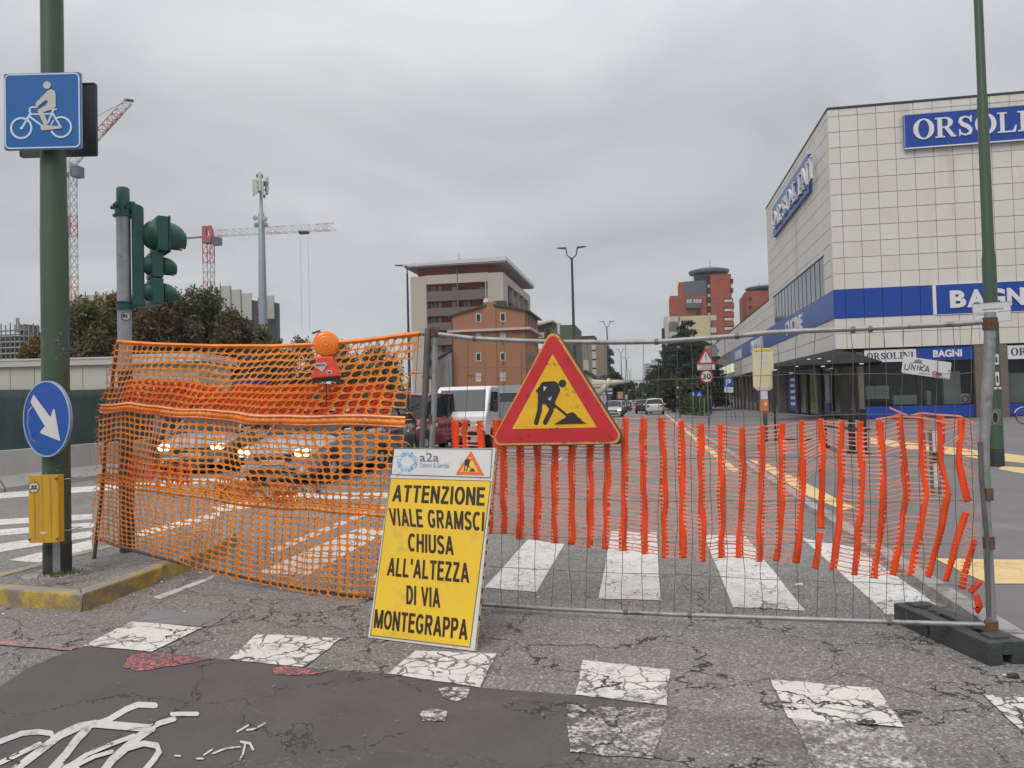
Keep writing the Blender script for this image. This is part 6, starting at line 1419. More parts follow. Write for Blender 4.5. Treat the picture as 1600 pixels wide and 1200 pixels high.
c = PY(1194, 452, Y_ + 5); MB().lathe([(.5, .0), (5.6, .3), (6.2, .9), (5.6, 1.4), (.1, 2.2)], 32).build('roof_disc', MATS['disc_roof'], bt2, smooth=40, loc=(c.x - bt2.location.x, 5, c.z - .6)); MB().tube([(-1.5, 5, 34.5), (-1.5, 5, 39.5)], .07, 4).build('aerial', MATS['frame_black'], bt2, loc=(c.x - bt2.location.x, 0, 0))
Y_ = 190.0; cb = thing('apartment_block', 'pale yellow and white apartment block behind the dark cedar tree', 'building', (rc(1040, 500, 1041, 500, Y_)[0], Y_, 0))
part(cb, 'wall', 'yellow_wall', Y_, 1066, 493.5, 1112, 628, 0, 12); part(cb, 'wall', 'off_white', Y_, 1040, 494.5, 1046, 628, -.4, 12); part(cb, 'wall', 'off_white', Y_, 1062, 494.5, 1066.5, 628, -.4, 12); part(cb, 'wall', 'off_white', Y_, 1046, 494.5, 1062, 503, -.4, 1); part(cb, 'balcony_back', 'shutter_cream', Y_, 1046, 503, 1062, 628, 2, 3)
for k in range(6): part(cb, 'balcony_parapet', 'off_white', Y_, 1046, 519 + k * 17, 1062, 526 + k * 17, -.3, 0)
for k in range(5): part(cb, 'balcony', 'off_white', Y_, 1110, 493.5 + k * 19, 1118.5, 501 + k * 19, -1.2, 3)
part(cb, 'dark_side', 'frame_black', Y_, 1036, 512, 1040, 628, 1, 6)

# distant blocks closing the avenue
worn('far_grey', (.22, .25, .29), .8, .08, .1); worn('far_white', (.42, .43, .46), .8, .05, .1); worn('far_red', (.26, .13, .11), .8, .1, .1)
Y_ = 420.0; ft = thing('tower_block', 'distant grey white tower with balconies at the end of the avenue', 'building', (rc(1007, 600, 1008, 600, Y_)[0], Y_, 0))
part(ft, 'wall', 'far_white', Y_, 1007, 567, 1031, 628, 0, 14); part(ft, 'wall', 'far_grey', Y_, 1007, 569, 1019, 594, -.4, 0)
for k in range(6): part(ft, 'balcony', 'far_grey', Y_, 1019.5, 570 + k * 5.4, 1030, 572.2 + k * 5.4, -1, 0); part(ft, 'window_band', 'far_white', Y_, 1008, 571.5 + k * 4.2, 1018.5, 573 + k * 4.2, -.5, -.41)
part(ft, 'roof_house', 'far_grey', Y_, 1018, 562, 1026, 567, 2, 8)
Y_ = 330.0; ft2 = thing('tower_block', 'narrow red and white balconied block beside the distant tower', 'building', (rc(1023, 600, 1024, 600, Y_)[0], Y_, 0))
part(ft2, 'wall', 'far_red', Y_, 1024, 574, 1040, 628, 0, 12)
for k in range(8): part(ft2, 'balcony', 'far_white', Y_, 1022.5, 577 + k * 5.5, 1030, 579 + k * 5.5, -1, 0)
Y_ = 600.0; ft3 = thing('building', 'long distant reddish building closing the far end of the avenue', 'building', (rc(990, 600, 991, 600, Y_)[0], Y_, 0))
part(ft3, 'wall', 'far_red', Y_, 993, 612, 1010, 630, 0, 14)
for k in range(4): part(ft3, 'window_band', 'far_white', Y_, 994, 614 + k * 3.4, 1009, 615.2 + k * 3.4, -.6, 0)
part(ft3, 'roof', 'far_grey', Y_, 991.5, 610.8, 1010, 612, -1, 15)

# ---------------------------------------------------------------- left side: hoardings, site buildings, cranes
worn('hoarding_white', (.46, .44, .40), .7, .05, .6, dirt=(.36, .34, .31), damt=.25, dscale=.6, streak=True); worn('shade_cloth', (.022, .040, .036), .8, .35, 3, streak=True)
DP = CAMROT @ Vector((0, 0, -1)); DPh = Vector((DP.x, DP.y, 0)).normalized(); RT = Vector((DPh.y, -DPh.x, 0))
def frontal(dep, px_): return DPh * dep + RT * (dep * (px_ - 800) / 1200)   # ground point at a depth
def fz(px_, py_, dep):
    p = frontal(dep, px_); q = p + RT; return PL(px_, py_, (p.x, p.y), (q.x, q.y)).z
dep = 22.0; p0 = frontal(dep, -60); p1 = frontal(dep, 205); wl2 = (p1 - p0).length
hb = thing('hoarding', 'white site hoarding with dark green shade cloth along its foot', 'hoarding', p0, math.atan2(RT.y, RT.x)); zt4 = fz(80, 560, dep); zm4 = fz(80, 609, dep)
n = 7
for k in range(n): MB().box(wl2 * k / n + .01, wl2 * (k + 1) / n - .01, 0, .05, 0, zt4 - .22).build('panel', MATS['hoarding_white'], hb)
MB().box(0, wl2, -.10, .08, zt4 - .22, zt4).build('cap_rail', MATS['hoarding_white'], hb); MB().box(0, wl2, -.12, -.10, zt4 - .05, zt4 - .03).build('cap_lip', MATS['frame_white'], hb)
def cloth(x0, x1, zb, zt_, yoff, ph=0.0):
    m = MB(); nx = int((x1 - x0) / .10); nz2 = 8
    for j in range(nz2 + 1):
        for i in range(nx + 1):
            x = x0 + (x1 - x0) * i / nx; t = j / nz2; m.v.append((x, yoff - .05 * abs(math.sin(x * 2.1 + ph)) - .045 * math.sin(x * 5.3 + t * 1.5) * (1 - t * .5) - .02 * math.sin(t * 9 + x), zb + (zt_ - zb) * t + (.03 * math.sin(x * 1.3) if j == nz2 else 0)))
    for j in range(nz2):
        for i in range(nx): a = j * (nx + 1) + i; m.f.append((a, a + 1, a + nx + 2, a + nx + 1)); m.m.append(0)
    return m
cloth(0, wl2, .05, zm4, -.12).build('shade_cloth', MATS['shade_cloth'], hb, smooth=True, solid=.01)
dep = 24.5; p0 = frontal(dep, 200); p1 = frontal(dep, 640); w2 = (p1 - p0).length
gf = thing('hoarding', 'dark green shade cloth fence behind the two grey cars', 'fence', p0, math.atan2(RT.y, RT.x)); ztg = fz(400, 612, dep)
cloth(0, w2, .05, ztg, -.1, 1.0).build('shade_cloth', MATS['shade_cloth'], gf, smooth=True, solid=.01)
for k in range(9): MB().tube([(w2 * k / 8, 0, 0), (w2 * k / 8, 0, ztg)], .03, 6).build('post', MATS['galvanised'], gf)
# concrete safety barrier: separate elements
worn('barrier_concrete', (.38, .37, .35), .85, .08, 2, dirt=(.26, .25, .235), damt=.35, dscale=1.5, bump=.3, bscale=30, streak=True)
nj = MB().prism([(-.30, 0), (.30, 0), (.30, .08), (.13, .30), (.085, .80), (-.085, .80), (-.13, .30), (-.30, .08)], 0, 2.9)
nj.v = [(v[0], v[1], v[2]) for v in nj.v]; njm = nj.mesh('barrier', MATS['barrier_concrete'])
lab = ['grey concrete road barrier element cut by the left picture edge', 'grey concrete road barrier element behind the round blue sign', 'grey concrete road barrier element between the green post and orange net', 'last grey concrete road barrier element behind the orange net', 'grey concrete barrier element nearest the camera on the left']
for k, y0 in enumerate((10.3, 13.25, 16.2, 19.15, 7.35)):
    o = bpy.data.objects.new('concrete_barrier', njm); col.objects.link(o); o.location = (-12.85, y0, 0); tag(o, lab[k], 'barrier', 'concrete barrier elements in a row')
# site office
dep = 27.0; p0 = frontal(dep, 200); so = thing('site_office', 'white flat roofed site office with windows behind the orange net', 'cabin', p0, math.atan2(RT.y, RT.x)); k_ = dep / 1200
w3 = 112 * k_; z0_, z1_ = 0, fz(255, 553, dep)
MB().box(0, w3, 0, 3, 0, z1_ - .3).build('wall', MATS['hoarding_white'], so); MB().box(-.2, w3 + .2, -.25, 3.2, z1_ - .3, z1_).build('roof', MATS['frame_white'], so)
for a, b in ((40, 62), (72, 94)): f = MB().box(a * k_, b * k_, -.04, .02, 1.75, 2.45).build('window', MATS['frame_white'], so); MB().box(a * k_ + .06, b * k_ - .06, -.06, -.03, 1.81, 2.39).build('pane', MATS['dark_glass'], f)
# covered post on a blue base
c = frontal(21, 392); cv = thing('covered_post', 'dark cloth wrapped stump on a blue base behind the orange net', 'wrapped post', c, YAW); zb, zt5 = fz(392, 596, 21), fz(392, 556, 21)
m = MB(); m.lathe([(.30, zb), (.33, zb + .15), (.26, zb + .35), (.29, zt5 - .15), (.22, zt5), (.05, zt5 + .06)], 14); m.build('wrapping', worn('dark_cloth', (.022, .024, .03), .85, .4, 7, bump=.8, bscale=8), cv, smooth=50)
MB().lathe([(.50, zb - .10), (.52, zb), (.30, zb + .02)], 18).build('blue_base', MATS['sign_blue_deep'], cv); MB().tube([(0, 0, 0), (0, 0, zb)], .06, 8).build('shaft', MATS['galvanised'], cv)

# building under construction with wind screens
worn('screen_panel', (.40, .41, .38), .7, .06, .3); worn('scaffold_dark', (.10, .10, .10), .8, .2, .5); worn('scaffold_pipe', (.22, .22, .22), .6)
def screens(root, Y_, x0, x1, yt0, yt1, yb_, n, depth=4.0):
    for k in range(n):
        a, b = x0 + (x1 - x0) * k / n, x0 + (x1 - x0) * (k + 1) / n; yt = yt0 + (yt1 - yt0) * (k + .5) / n
        part(root, 'screen_panel', 'screen_panel', Y_, a + .25, yt, b - .25, yb_, 0, .3); part(root, 'mast', 'scaffold_pipe', Y_, a - .3, yt - 5, a + .4, yb_, -.25, 0)
    part(root, 'slab', 'scaffold_dark', Y_, x0, max(yt0, yt1) + 8, x1, 640, depth * .3, 3)
uc = thing('construction_site', 'unfinished building wrapped in pale wind screens behind the left trees', 'building', (-110, 150, 0))
screens(uc, 150, 118, 345, 461, 459, 500, 14); screens(uc, 146, 345, 393, 444, 461, 500, 3); screens(uc, 158, 393, 415, 470, 470, 500, 2); screens(uc, 152, 416, 428, 460, 464, 498, 1)
for k in range(5): part(uc, 'floor_edge', 'frame_white', 157, 393, 478 + k * 9, 416, 479.5 + k * 9, -.6, 0)
sb = thing('scaffolding', 'building shell covered in grey scaffolding at the far left', 'scaffolding', (-110, 120, 0))
part(sb, 'shell', 'scaffold_dark', 120, -40, 520, 78, 640, 2, 16)
for k in range(7): part(sb, 'deck', 'screen_panel', 120, -40, 516 + k * 9, 34, 517.6 + k * 9, -.2, 1.2); part(sb, 'deck', 'scaffold_pipe', 120, 34, 524 + k * 9, 78, 525.4 + k * 9, -.2, 1.2)
for k in range(17): x = -40 + k * 7.2; part(sb, 'standard', 'scaffold_pipe', 120, x, 504 + (k * 7 % 5), x + .9, 640, -.3, -.1)
part(sb, 'lift_tower', 'scaffold_dark', 120, 24, 506, 35, 600, 1, 4)
for x in (27, 30): part(sb, 'standard', 'scaffold_pipe', 120, x, 497, x + 1, 520, -.3, -.1)

# cranes and the mobile phone mast
worn('crane_red', (.40, .10, .11), .6, .1, .5); worn('crane_white', (.48, .47, .46), .6, .1, .5); worn('crane_yellow', (.50, .36, .20), .6, .1, .5)
def lattice(root, a, b, w, n, mats_, name='mast_section', r_=.09, tri_=False, dens=1.0):
    a = Vector(a); b = Vector(b); d = (b - a); L = d.length; d.normalize(); up = Vector((0, 0, 1)) if abs(d.z) < .9 else Vector((0, 1, 0)); x = d.cross(up).normalized(); y = x.cross(d).normalized()
    cs_ = [(-.5, -.5), (.5, -.5), (.5, .5), (-.5, .5)] if not tri_ else [(-.5, -.5), (.5, -.5), (0, .5)]
    for k in range(n):
        m = MB(); t0, t1 = L * k / n, L * (k + 1) / n; C0 = [a + d * t0 + (x * p + y * q) * w for p, q in cs_]; C1 = [a + d * t1 + (x * p + y * q) * w for p, q in cs_]; nc = len(cs_); sub = max(1, round((t1 - t0) / w / dens))
        for i in range(nc): m.bar(C0[i], C1[i], r_ * 1.5)
        for s_ in range(sub):
            D0 = [C0[i].lerp(C1[i], s_ / sub) for i in range(nc)]; D1 = [C0[i].lerp(C1[i], (s_ + 1) / sub) for i in range(nc)]
            for i in range(nc): j = (i + 1) % nc; m.bar(D0[i], D1[j] if s_ % 2 else D1[j], r_); m.bar(D0[i], D0[j], r_)
        m.build(name, MATS[mats_[k % len(mats_)]], root)
def R_(root, v): return Vector(v) - root.location
b0 = PY(110, 470, 140); cr = thing('tower_crane', 'luffing tower crane with raised jib partly hidden by the left green post', 'crane', (b0.x, 140, 0)); zt6 = PY(110, 272, 140).z
lattice(cr, (0, 0, 0), (0, 0, zt6), 2.0, 12, ['crane_yellow', 'crane_yellow', 'crane_yellow', 'crane_yellow', 'crane_yellow', 'crane_yellow', 'crane_yellow', 'crane_white', 'crane_white', 'crane_red', 'crane_white', 'crane_white'], r_=.10)
MB().box(-1.3, 1.1, -1.2, 1.2, zt6, zt6 + 2.2).build('slewing_unit', MATS['crane_white'], cr); MB().box(1.2, 2.8, -1, 1, zt6 - .8, zt6 + 1.4).build('cab', worn('cab_grey', (.12, .13, .15), .3), cr)
jt = PY(201, 157, 146); lattice(cr, (0.5, 0, zt6 + 2.2), R_(cr, jt), 1.5, 6, ['crane_white', 'crane_red', 'crane_white', 'crane_red', 'crane_red', 'crane_white'], 'jib_section', r_=.10, tri_=True)
MB().bar(R_(cr, jt) + Vector((-.9, 0, .2)), R_(cr, jt) + Vector((1, 0, -.2)), .5).build('jib_head', MATS['frame_black'], cr); MB().bar((-1.5, 0, zt6 + 2), (-4.5, 0, zt6 + 5), 1.2).build('counter_jib', MATS['crane_white'], cr); MB().bar((-3, 0, zt6 + 8), (12, 2, zt6 + 15), .06).build('pendant_line', MATS['frame_black'], cr)
b0 = PY(327, 470, 170); c2 = thing('tower_crane', 'red and white hammerhead tower crane with long horizontal jib', 'crane', (b0.x, 170, 0)); zt7 = PY(327, 380, 170).z
lattice(c2, (0, 0, 0), (0, 0, zt7), 1.9, 9, ['crane_white', 'crane_white', 'crane_white', 'crane_white', 'crane_white', 'crane_white', 'crane_red', 'crane_white', 'crane_red'], r_=.11)
MB().box(-1.1, 1.3, -1.1, 1.1, zt7, zt7 + 1.6).bar((-.9, 0, zt7 + 1.5), (-.9, 0, zt7 + 4.2), 1.0).bar((1.0, 0, zt7 + 1.5), (.4, 0, zt7 + 4.2), .8).build('slewing_unit', MATS['crane_red'], c2); MB().box(1.4, 3.2, -.8, .8, zt7 - .6, zt7 + 1.2).build('cab', MATS['cab_grey'], c2)
je = PY(522, 354, 152); js = PY(333, 369, 170); lattice(c2, R_(c2, js) + Vector((0, 0, .7)), R_(c2, je), 1.5, 8, ['crane_red', 'crane_white', 'crane_white', 'crane_white', 'crane_red', 'crane_white', 'crane_white', 'crane_red'], 'jib_section', r_=.05, tri_=True, dens=1.7)
MB().bar(R_(c2, js), R_(c2, PY(283, 373, 176)), .5, .35).build('counter_jib', MATS['cab_grey'], c2); q = R_(c2, PY(284, 370, 176)); MB().box(q.x - .8, q.x + .8, q.y - .8, q.y + .8, q.z - 2.2, q.z + .4).build('counterweight', MATS['crane_red'], c2)
tq = R_(c2, PY(475, 361, 156)); MB().box(tq.x - 1, tq.x + 1, tq.y - .6, tq.y + .6, tq.z - .6, tq.z).build('trolley', MATS['frame_black'], c2)
for dx in (-.9, .9): MB().bar(tq + Vector((dx, 0, 0)), tq + Vector((dx, 0, -22)), .035).build('hoist_rope', MATS['cab_grey'], c2)
b0 = PY(411, 500, 108); pm = thing('phone_mast', 'tall grey mobile phone mast carrying antennas above the trees', 'mast', (b0.x, 108, 0)); zz_ = lambda y: PY(410, y, 108).z
worn('mast_grey', (.27, .31, .36), .45, .08, 1, metallic=.3); worn('antenna_pale', (.50, .50, .44), .5, .05)
MB().lathe([(.72, 0), (.60, zz_(470)), (.44, zz_(335)), (.30, zz_(332)), (.22, zz_(310)), (.16, zz_(272))], 16).build('shaft', MATS['mast_grey'], pm, smooth=40)
for k in range(60): z = 4 + k * .48; MB().bar((.66, -.25, z), (.66, .1, z), .04).build('rung', MATS['scaffold_pipe'], pm)
MB().bar((.78, -.25, 2), (.58, -.25, zz_(340)), .05).build('ladder_rail', MATS['scaffold_pipe'], pm)
for a, r0, za, zb_, w_ in ((250, .95, 305, 282, .42), (205, 1.05, 306, 281, .34), (320, .75, 304, 284, .30), (285, .60, 300, 270, .45), (10, 1.0, 302, 276, .34), (60, 1.0, 302, 276, .34), (120, .95, 302, 276, .34)):
    q = Vector((math.cos(R(a)) * r0, math.sin(R(a)) * r0, 0)); MB().box(q.x - w_ / 2, q.x + w_ / 2, q.y - .12, q.y + .12, zz_(za), zz_(zb_)).build('antenna', MATS['antenna_pale'], pm, bevel=.03); MB().bar((0, 0, zz_((za + zb_) / 2)), (q.x, q.y, zz_((za + zb_) / 2)), .10).build('arm', MATS['frame_black'], pm)
for k in range(12): a = k * 30 + 10; q = (math.cos(R(a)) * (.5 + .3 * (k % 3)), math.sin(R(a)) * .6, zz_(306 - (k * 11) % 34)); MB().box(q[0] - .15, q[0] + .15, q[1] - .1, q[1] + .1, q[2] - .3, q[2] + .2).build('radio_unit', MATS['cab_grey'], pm)
for k, (dx, y) in enumerate(((-.75, 341), (.75, 344), (-.7, 352), (.75, 353))): MB().lathe([(.001, 0), (.36, .05), (.38, .25), (.001, .3)], 14).build('microwave_dish', MATS['mast_grey'], pm, loc=(dx, -.3, zz_(y))).rotation_euler = (R(90), 0, R(20 * k))

# ---------------------------------------------------------------- street lamps down the median
worn('lamp_dark', (.045, .05, .058), .5, .1, 2)
def street_lamp(base, H_, arms=2, label='', k=1.0, group='street lamps along the avenue'):
    t = thing('street_lamp', label, 'street lamp', base, 0, group)
    MB().tube([(0, 0, 0), (0, 0, H_ * .4), (0, 0, H_ - .5)], [.11 * k, .085 * k, .06 * k], 10).build('pole', MATS['lamp_dark'], t, smooth=50)
    for s_ in ((-1, 1) if arms == 2 else (-1,)):
        if arms == 2: MB().tube([(0, 0, H_ - .6), (s_ * .25, 0, H_ - .35), (s_ * .30, 0, H_ + .0), (s_ * .34, 0, H_ + .02)], .035 * k, 6).build('arm', MATS['lamp_dark'], t)
        else: MB().tube([(0, 0, H_ - .6), (0, 0, H_ - .05), (s_ * .15, 0, H_)], .04 * k, 6).build('arm', MATS['lamp_dark'], t)
        MB().hexa([(s_ * .30, -.11, H_ - .02), (s_ * .78, -.07, H_ + .03), (s_ * .78, .07, H_ + .03), (s_ * .30, .11, H_ - .02), (s_ * .30, -.11, H_ + .06), (s_ * .78, -.07, H_ + .07), (s_ * .78, .07, H_ + .07), (s_ * .30, .11, H_ + .06)]).build('lamp_head', MATS['lamp_dark'], t)
    return t
for i, (px_, py_, Y) in enumerate(((893, 388, 41), (948, 503, 82), (970, 546, 123), (979, 559, 160), (984, 577, 205))):
    p = PY(px_, py_, Y); street_lamp((p.x, Y, 0), p.z, 2, ['tall dark double arm street lamp above the roadworks triangle', 'second double arm street lamp right of the olive tower', 'third double arm street lamp farther down the avenue', 'fourth small double arm street lamp against the sky', 'farthest tiny double arm street lamp by the avenue trees'][i], 1.0 if i < 1 else 1.0)
p = PY(636, 415, 46); street_lamp((p.x, 46, 0), p.z, 1, 'single arm dark street lamp in front of the apartment block edge')
p = PY(1060, 571, 60); street_lamp((p.x, 60, PV), p.z, 2, 'short slim street lamp against the dark cedar tree', .5)
# ================================================================== TREES AND HEDGES
def leafmat(name, c1, c2, c3):
    m, nt, b = _mat(name); g = nt.nodes.new('ShaderNodeNewGeometry'); n = noise(nt, g.outputs['Position'], .55, 4); n2 = noise(nt, g.outputs['Position'], 6.0, 3)
    c = mixc(nt, rmp(nt, n.outputs['Fac'], .40, .60), c1, c2); c = mixc(nt, rmp(nt, n2.outputs['Fac'], .5, .66), c, c3)
    nt.links.new(c, b.inputs['Base Color']); b.inputs['Roughness'].default_value = .75; b.inputs['Specular IOR Level'].default_value = .25
    t = nt.nodes.new('ShaderNodeBsdfTranslucent'); nt.links.new(c, t.inputs['Color']); mx = nt.nodes.new('ShaderNodeMixShader'); mx.inputs[0].default_value = .2
    nt.links.new(b.outputs[0], mx.inputs[1]); nt.links.new(t.outputs[0], mx.inputs[2]); nt.links.new(mx.outputs[0], nt.nodes['Material Output'].inputs['Surface']); MATS[name] = m; return m
leafmat('leaf_autumn', (.105, .11, .045), (.19, .125, .045), (.25, .14, .045)); leafmat('leaf_purple', (.105, .072, .056), (.145, .098, .065), (.125, .125, .058)); leafmat('leaf_green', (.095, .115, .048), (.14, .135, .055), (.20, .15, .06))
leafmat('leaf_cedar', (.034, .044, .032), (.050, .062, .044), (.065, .075, .058)); leafmat('leaf_avenue', (.045, .058, .032), (.075, .075, .038), (.11, .085, .045)); leafmat('leaf_yellow', (.16, .14, .05), (.10, .11, .04), (.22, .17, .06)); leafmat('leaf_hedge', (.05, .10, .03), (.07, .13, .035), (.04, .07, .025))
worn('bark', (.07, .055, .042), .9, .3, 6)
nrg = np.random.default_rng(5)
def leaves(centres, radii, n, size, mb_name, mat_, parent, flat=0.0):
    """leaf quads scattered through clumps, denser towards each clump's skin"""
    K = len(centres); C_ = np.array(centres); Rr_ = np.array(radii)
    w = (Rr_[:, 0] * Rr_[:, 1] * Rr_[:, 2]) ** (2 / 3); idx = nrg.choice(K, n, p=w / w.sum())
    d = nrg.normal(size=(n, 3)); d /= np.linalg.norm(d, axis=1)[:, None]; rr = nrg.random(n) ** .45
    rr *= 1 + .30 * np.sin(d[:, 0] * 7 + idx) * np.cos(d[:, 2] * 6 + idx * 2)
    P = C_[idx] + d * Rr_[idx] * rr[:, None]
    a = nrg.normal(size=(n, 3)); a[:, 2] *= (1 - flat); a /= np.linalg.norm(a, axis=1)[:, None]; b = np.cross(a, nrg.normal(size=(n, 3))); b /= np.linalg.norm(b, axis=1)[:, None]
    s_ = size * (.5 + nrg.random(n))[:, None]
    V = np.empty((n, 4, 3)); V[:, 0] = P - a * s_; V[:, 1] = P - b * s_ * .45; V[:, 2] = P + a * s_; V[:, 3] = P + b * s_ * .45
    me = bpy.data.meshes.new(mb_name); me.vertices.add(n * 4); me.loops.add(n * 4); me.polygons.add(n)
    me.vertices.foreach_set('co', V.reshape(-1)); me.loops.foreach_set('vertex_index', np.arange(n * 4, dtype=np.int32)); me.polygons.foreach_set('loop_start', np.arange(n, dtype=np.int32) * 4)
    me.materials.append(mat_); me.update(); me.validate()
    o = bpy.data.objects.new(mb_name, me); col.objects.link(o); o.parent = parent; return o
def tree(x, y, h, rx, mat_, label, n=9000, leaf=.14, trunk=.35, ry=None, base=0.0, K=26, low=.25, name='tree', seed=None, group=None):
    r = random.Random(seed if seed is not None else int(x * 31 + y * 17)); t = thing(name, label, 'tree', (x, y, base), 0, group); ry = ry or rx
    m = MB(); top = h * .62; m.tube([(0, 0, -.1), (r.uniform(-.1, .1), 0, h * .2), (r.uniform(-.2, .2), r.uniform(-.2, .2), top)], [trunk, trunk * .75, trunk * .3], 8)
    cs, rs = [], []
    cz = h * (1 + low) / 2; hz = h * (1 - low) / 2
    for k in range(K):
        a = r.uniform(0, 6.28); u = r.uniform(-1, 1); q = math.sqrt(1 - u * u) * r.uniform(.35, .82); cx_, cy_, c3 = q * rx * math.cos(a), q * ry * math.sin(a), cz + u * hz * .78
        s_ = r.uniform(.20, .36); cs.append((cx_, cy_, c3)); rs.append((rx * s_, ry * s_, hz * s_ * .9))
    for k in range(0, K, 3): c = cs[k]; z0 = h * r.uniform(.18, .45); m.tube([(0, 0, z0), (c[0] * .5, c[1] * .5, (z0 + c[2]) / 2 + .1), c], [trunk * .35, trunk * .2, trunk * .06], 5)
    m.build('trunk', MATS['bark'], t, smooth=True); leaves(cs, rs, n, leaf, 'crown', MATS[mat_], t); return t
def tz(px_, py_, dep): p = frontal(dep, px_); return p, fz(px_, py_, dep)
# left group behind the hoarding
for px_, py_, dep, wpx, mt, lb, n in ((138, 470, 44, 62, 'leaf_green', 'green and rust tree just right of the tall green post', 12000), (186, 455, 47, 52, 'leaf_autumn', 'autumn brown tree left of the traffic light', 12000), (60, 520, 46, 34, 'leaf_autumn', 'low rusty tree at the left edge behind the green post', 5000),
        (262, 452, 42, 58, 'leaf_purple', 'dark purple leaved tree right behind the traffic light', 14000), (322, 452, 44, 56, 'leaf_green', 'tall olive green tree crown left of the phone mast', 14000), (365, 480, 43, 56, 'leaf_purple', 'wide purple brown tree in front of the phone mast foot', 12000),
        (222, 470, 50, 40, 'leaf_autumn', 'yellow brown tree behind the traffic light head', 7000), (412, 512, 52, 36, 'leaf_green', 'small green tree at the right end of the tree row', 5000), (470, 524, 58, 34, 'leaf_green', 'low green treetop left of the warning lamp', 4500), (535, 533, 60, 40, 'leaf_yellow', 'low yellow green bush behind the warning lamp', 4500), (590, 540, 58, 40, 'leaf_green', 'low green bush right of the warning lamp behind the net', 4500)):
    p, z = tz(px_, py_, dep); tree(p.x, p.y, z, wpx * dep / 1200 * 1.12, mt, lb, n=int(n * 1.8), leaf=.115, K=40, low=.12, group='trees behind the site fence')
# avenue trees on the left side of the road, far
for k, (px_, py_, Y, w, lb) in enumerate(((952, 580, 120, 3.4, 'dark avenue tree beside the olive tower'), (966, 588, 150, 3.6, 'dark avenue tree left of the lamp posts'), (976, 596, 185, 4.0, 'avenue tree farther back on the left side'), (984, 604, 230, 4.0, 'distant avenue tree left of the road gap'))):
    p = PY(px_, py_, Y); tree(p.x, Y, p.z, w, 'leaf_avenue', lb, n=3500, leaf=.26, trunk=.25, K=18, low=.2, group='trees along the left of the avenue')
for px_, Y, lb in ((991, 260, 'small yellowing tree in the distance on the left'), (998, 330, 'farthest yellow tree closing the avenue')): p = PY(px_, 617, Y); tree(p.x, Y, p.z, 3.6, 'leaf_yellow', lb, n=1500, leaf=.4, trunk=.2, K=10)
# right side
def cedar(x, y, h, rx, lb, n=16000, seed=1):
    r = random.Random(seed); t = thing('cedar_tree', lb, 'tree', (x, y, PV), 0, 'dark cedars beside the avenue'); m = MB().tube([(0, 0, -.1), (0, 0, h * .97)], [.45, .06], 8); cs, rs = [(0, 0, h * .3), (0, 0, h * .5), (0, 0, h * .68)], [(rx * .6, rx * .6, h * .18), (rx * .5, rx * .5, h * .16), (rx * .34, rx * .34, h * .12)]
    L = 13
    for k in range(L):
        f = k / (L - 1); z = h * (.14 + .82 * f); w = rx * (1 - f * .62) * r.uniform(.85, 1.1)
        if f > .85: w *= .7
        for j in range(7 if f < .8 else 4):
            a = j * 6.283 / 7 + k * .8 + r.uniform(-.2, .2); q = r.uniform(.35, .8); c = (w * q * math.cos(a), w * q * math.sin(a), z + r.uniform(-.3, .3) - q * .5); cs.append(c); rs.append((w * .36, w * .36, h * .035)); m.tube([(0, 0, z), c], [.10, .03], 4)
    m.build('trunk', MATS['bark'], t); leaves(cs, rs, n, .17, 'crown', MATS['leaf_cedar'], t, .3); return t
p = PY(1074, 500, 100); cedar(p.x, 100, p.z, 5.4, 'large dark cedar in front of the pale yellow apartment block', 30000, 1)
p = PY(1100, 534, 94); cedar(p.x, 94, p.z, 4.0, 'dark cedar close to the end of the showroom building', 12000, 2)
p = PY(1046, 535, 112); cedar(p.x, 112, p.z, 4.6, 'dark cedar left of the largest one', 12000, 3)
for k, (px_, py_, Y, w, lb) in enumerate(((1030, 572, 140, 4.0, 'dark tree right of the avenue before the cedars'), (1022, 592, 180, 4.2, 'bushy tree right of the distant tower'), (1015, 604, 230, 4.4, 'far tree on the right side of the avenue'), (1052, 590, 86, 2.2, 'reddish bush below the cedars'), (1086, 588, 80, 2.6, 'low dark shrub tree behind the hedge'))):
    p = PY(px_, py_, Y); tree(p.x, Y, p.z, w, 'leaf_avenue', lb, n=5000, leaf=.22, trunk=.22, K=20, low=.1, base=PV)
p = PY(1022, 632, 110); 
# hedge with green mesh fence
hg = thing('hedge', 'clipped green hedge behind a light green fence by the crossing', 'hedge', (PY(1068, 640, 72).x, 72, PV)); a = PY(1100, 640, 66); dx = a.x - hg.location.x
cs = [(dx * t + rng.uniform(-.1, .1), -6 * t, .9 + rng.uniform(-.25, .35)) for t in [k / 22 for k in range(23)]]; leaves(cs, [(.45, .5, .75)] * 23, 9000, .09, 'foliage', MATS['leaf_hedge'], hg)
fg = thing('mesh_fence', 'light green mesh fence panels in front of the clipped hedge', 'fence', hg.location)
worn('fence_green', (.20, .27, .13), .6, .1)
for k in range(7): t = k / 6; MB().box(dx * t - .03, dx * t + .03, -6 * t - .75, -6 * t - .69, 0, 1.5).build('post', MATS['fence_green'], fg)
for k in range(6):
    t = (k + .04) / 6; t2 = (k + .96) / 6; m = MB()
    for j in range(7): m.bar((dx * t, -6 * t - .72, .15 + j * .2), (dx * t2, -6 * t2 - .72, .15 + j * .2), .02)
    for j in range(6): u = t + (t2 - t) * j / 5; m.bar((dx * u, -6 * u - .72, .1), (dx * u, -6 * u - .72, 1.4), .02)
    struct(m.build('mesh_panel', MATS['fence_green'], fg), 'stuff')

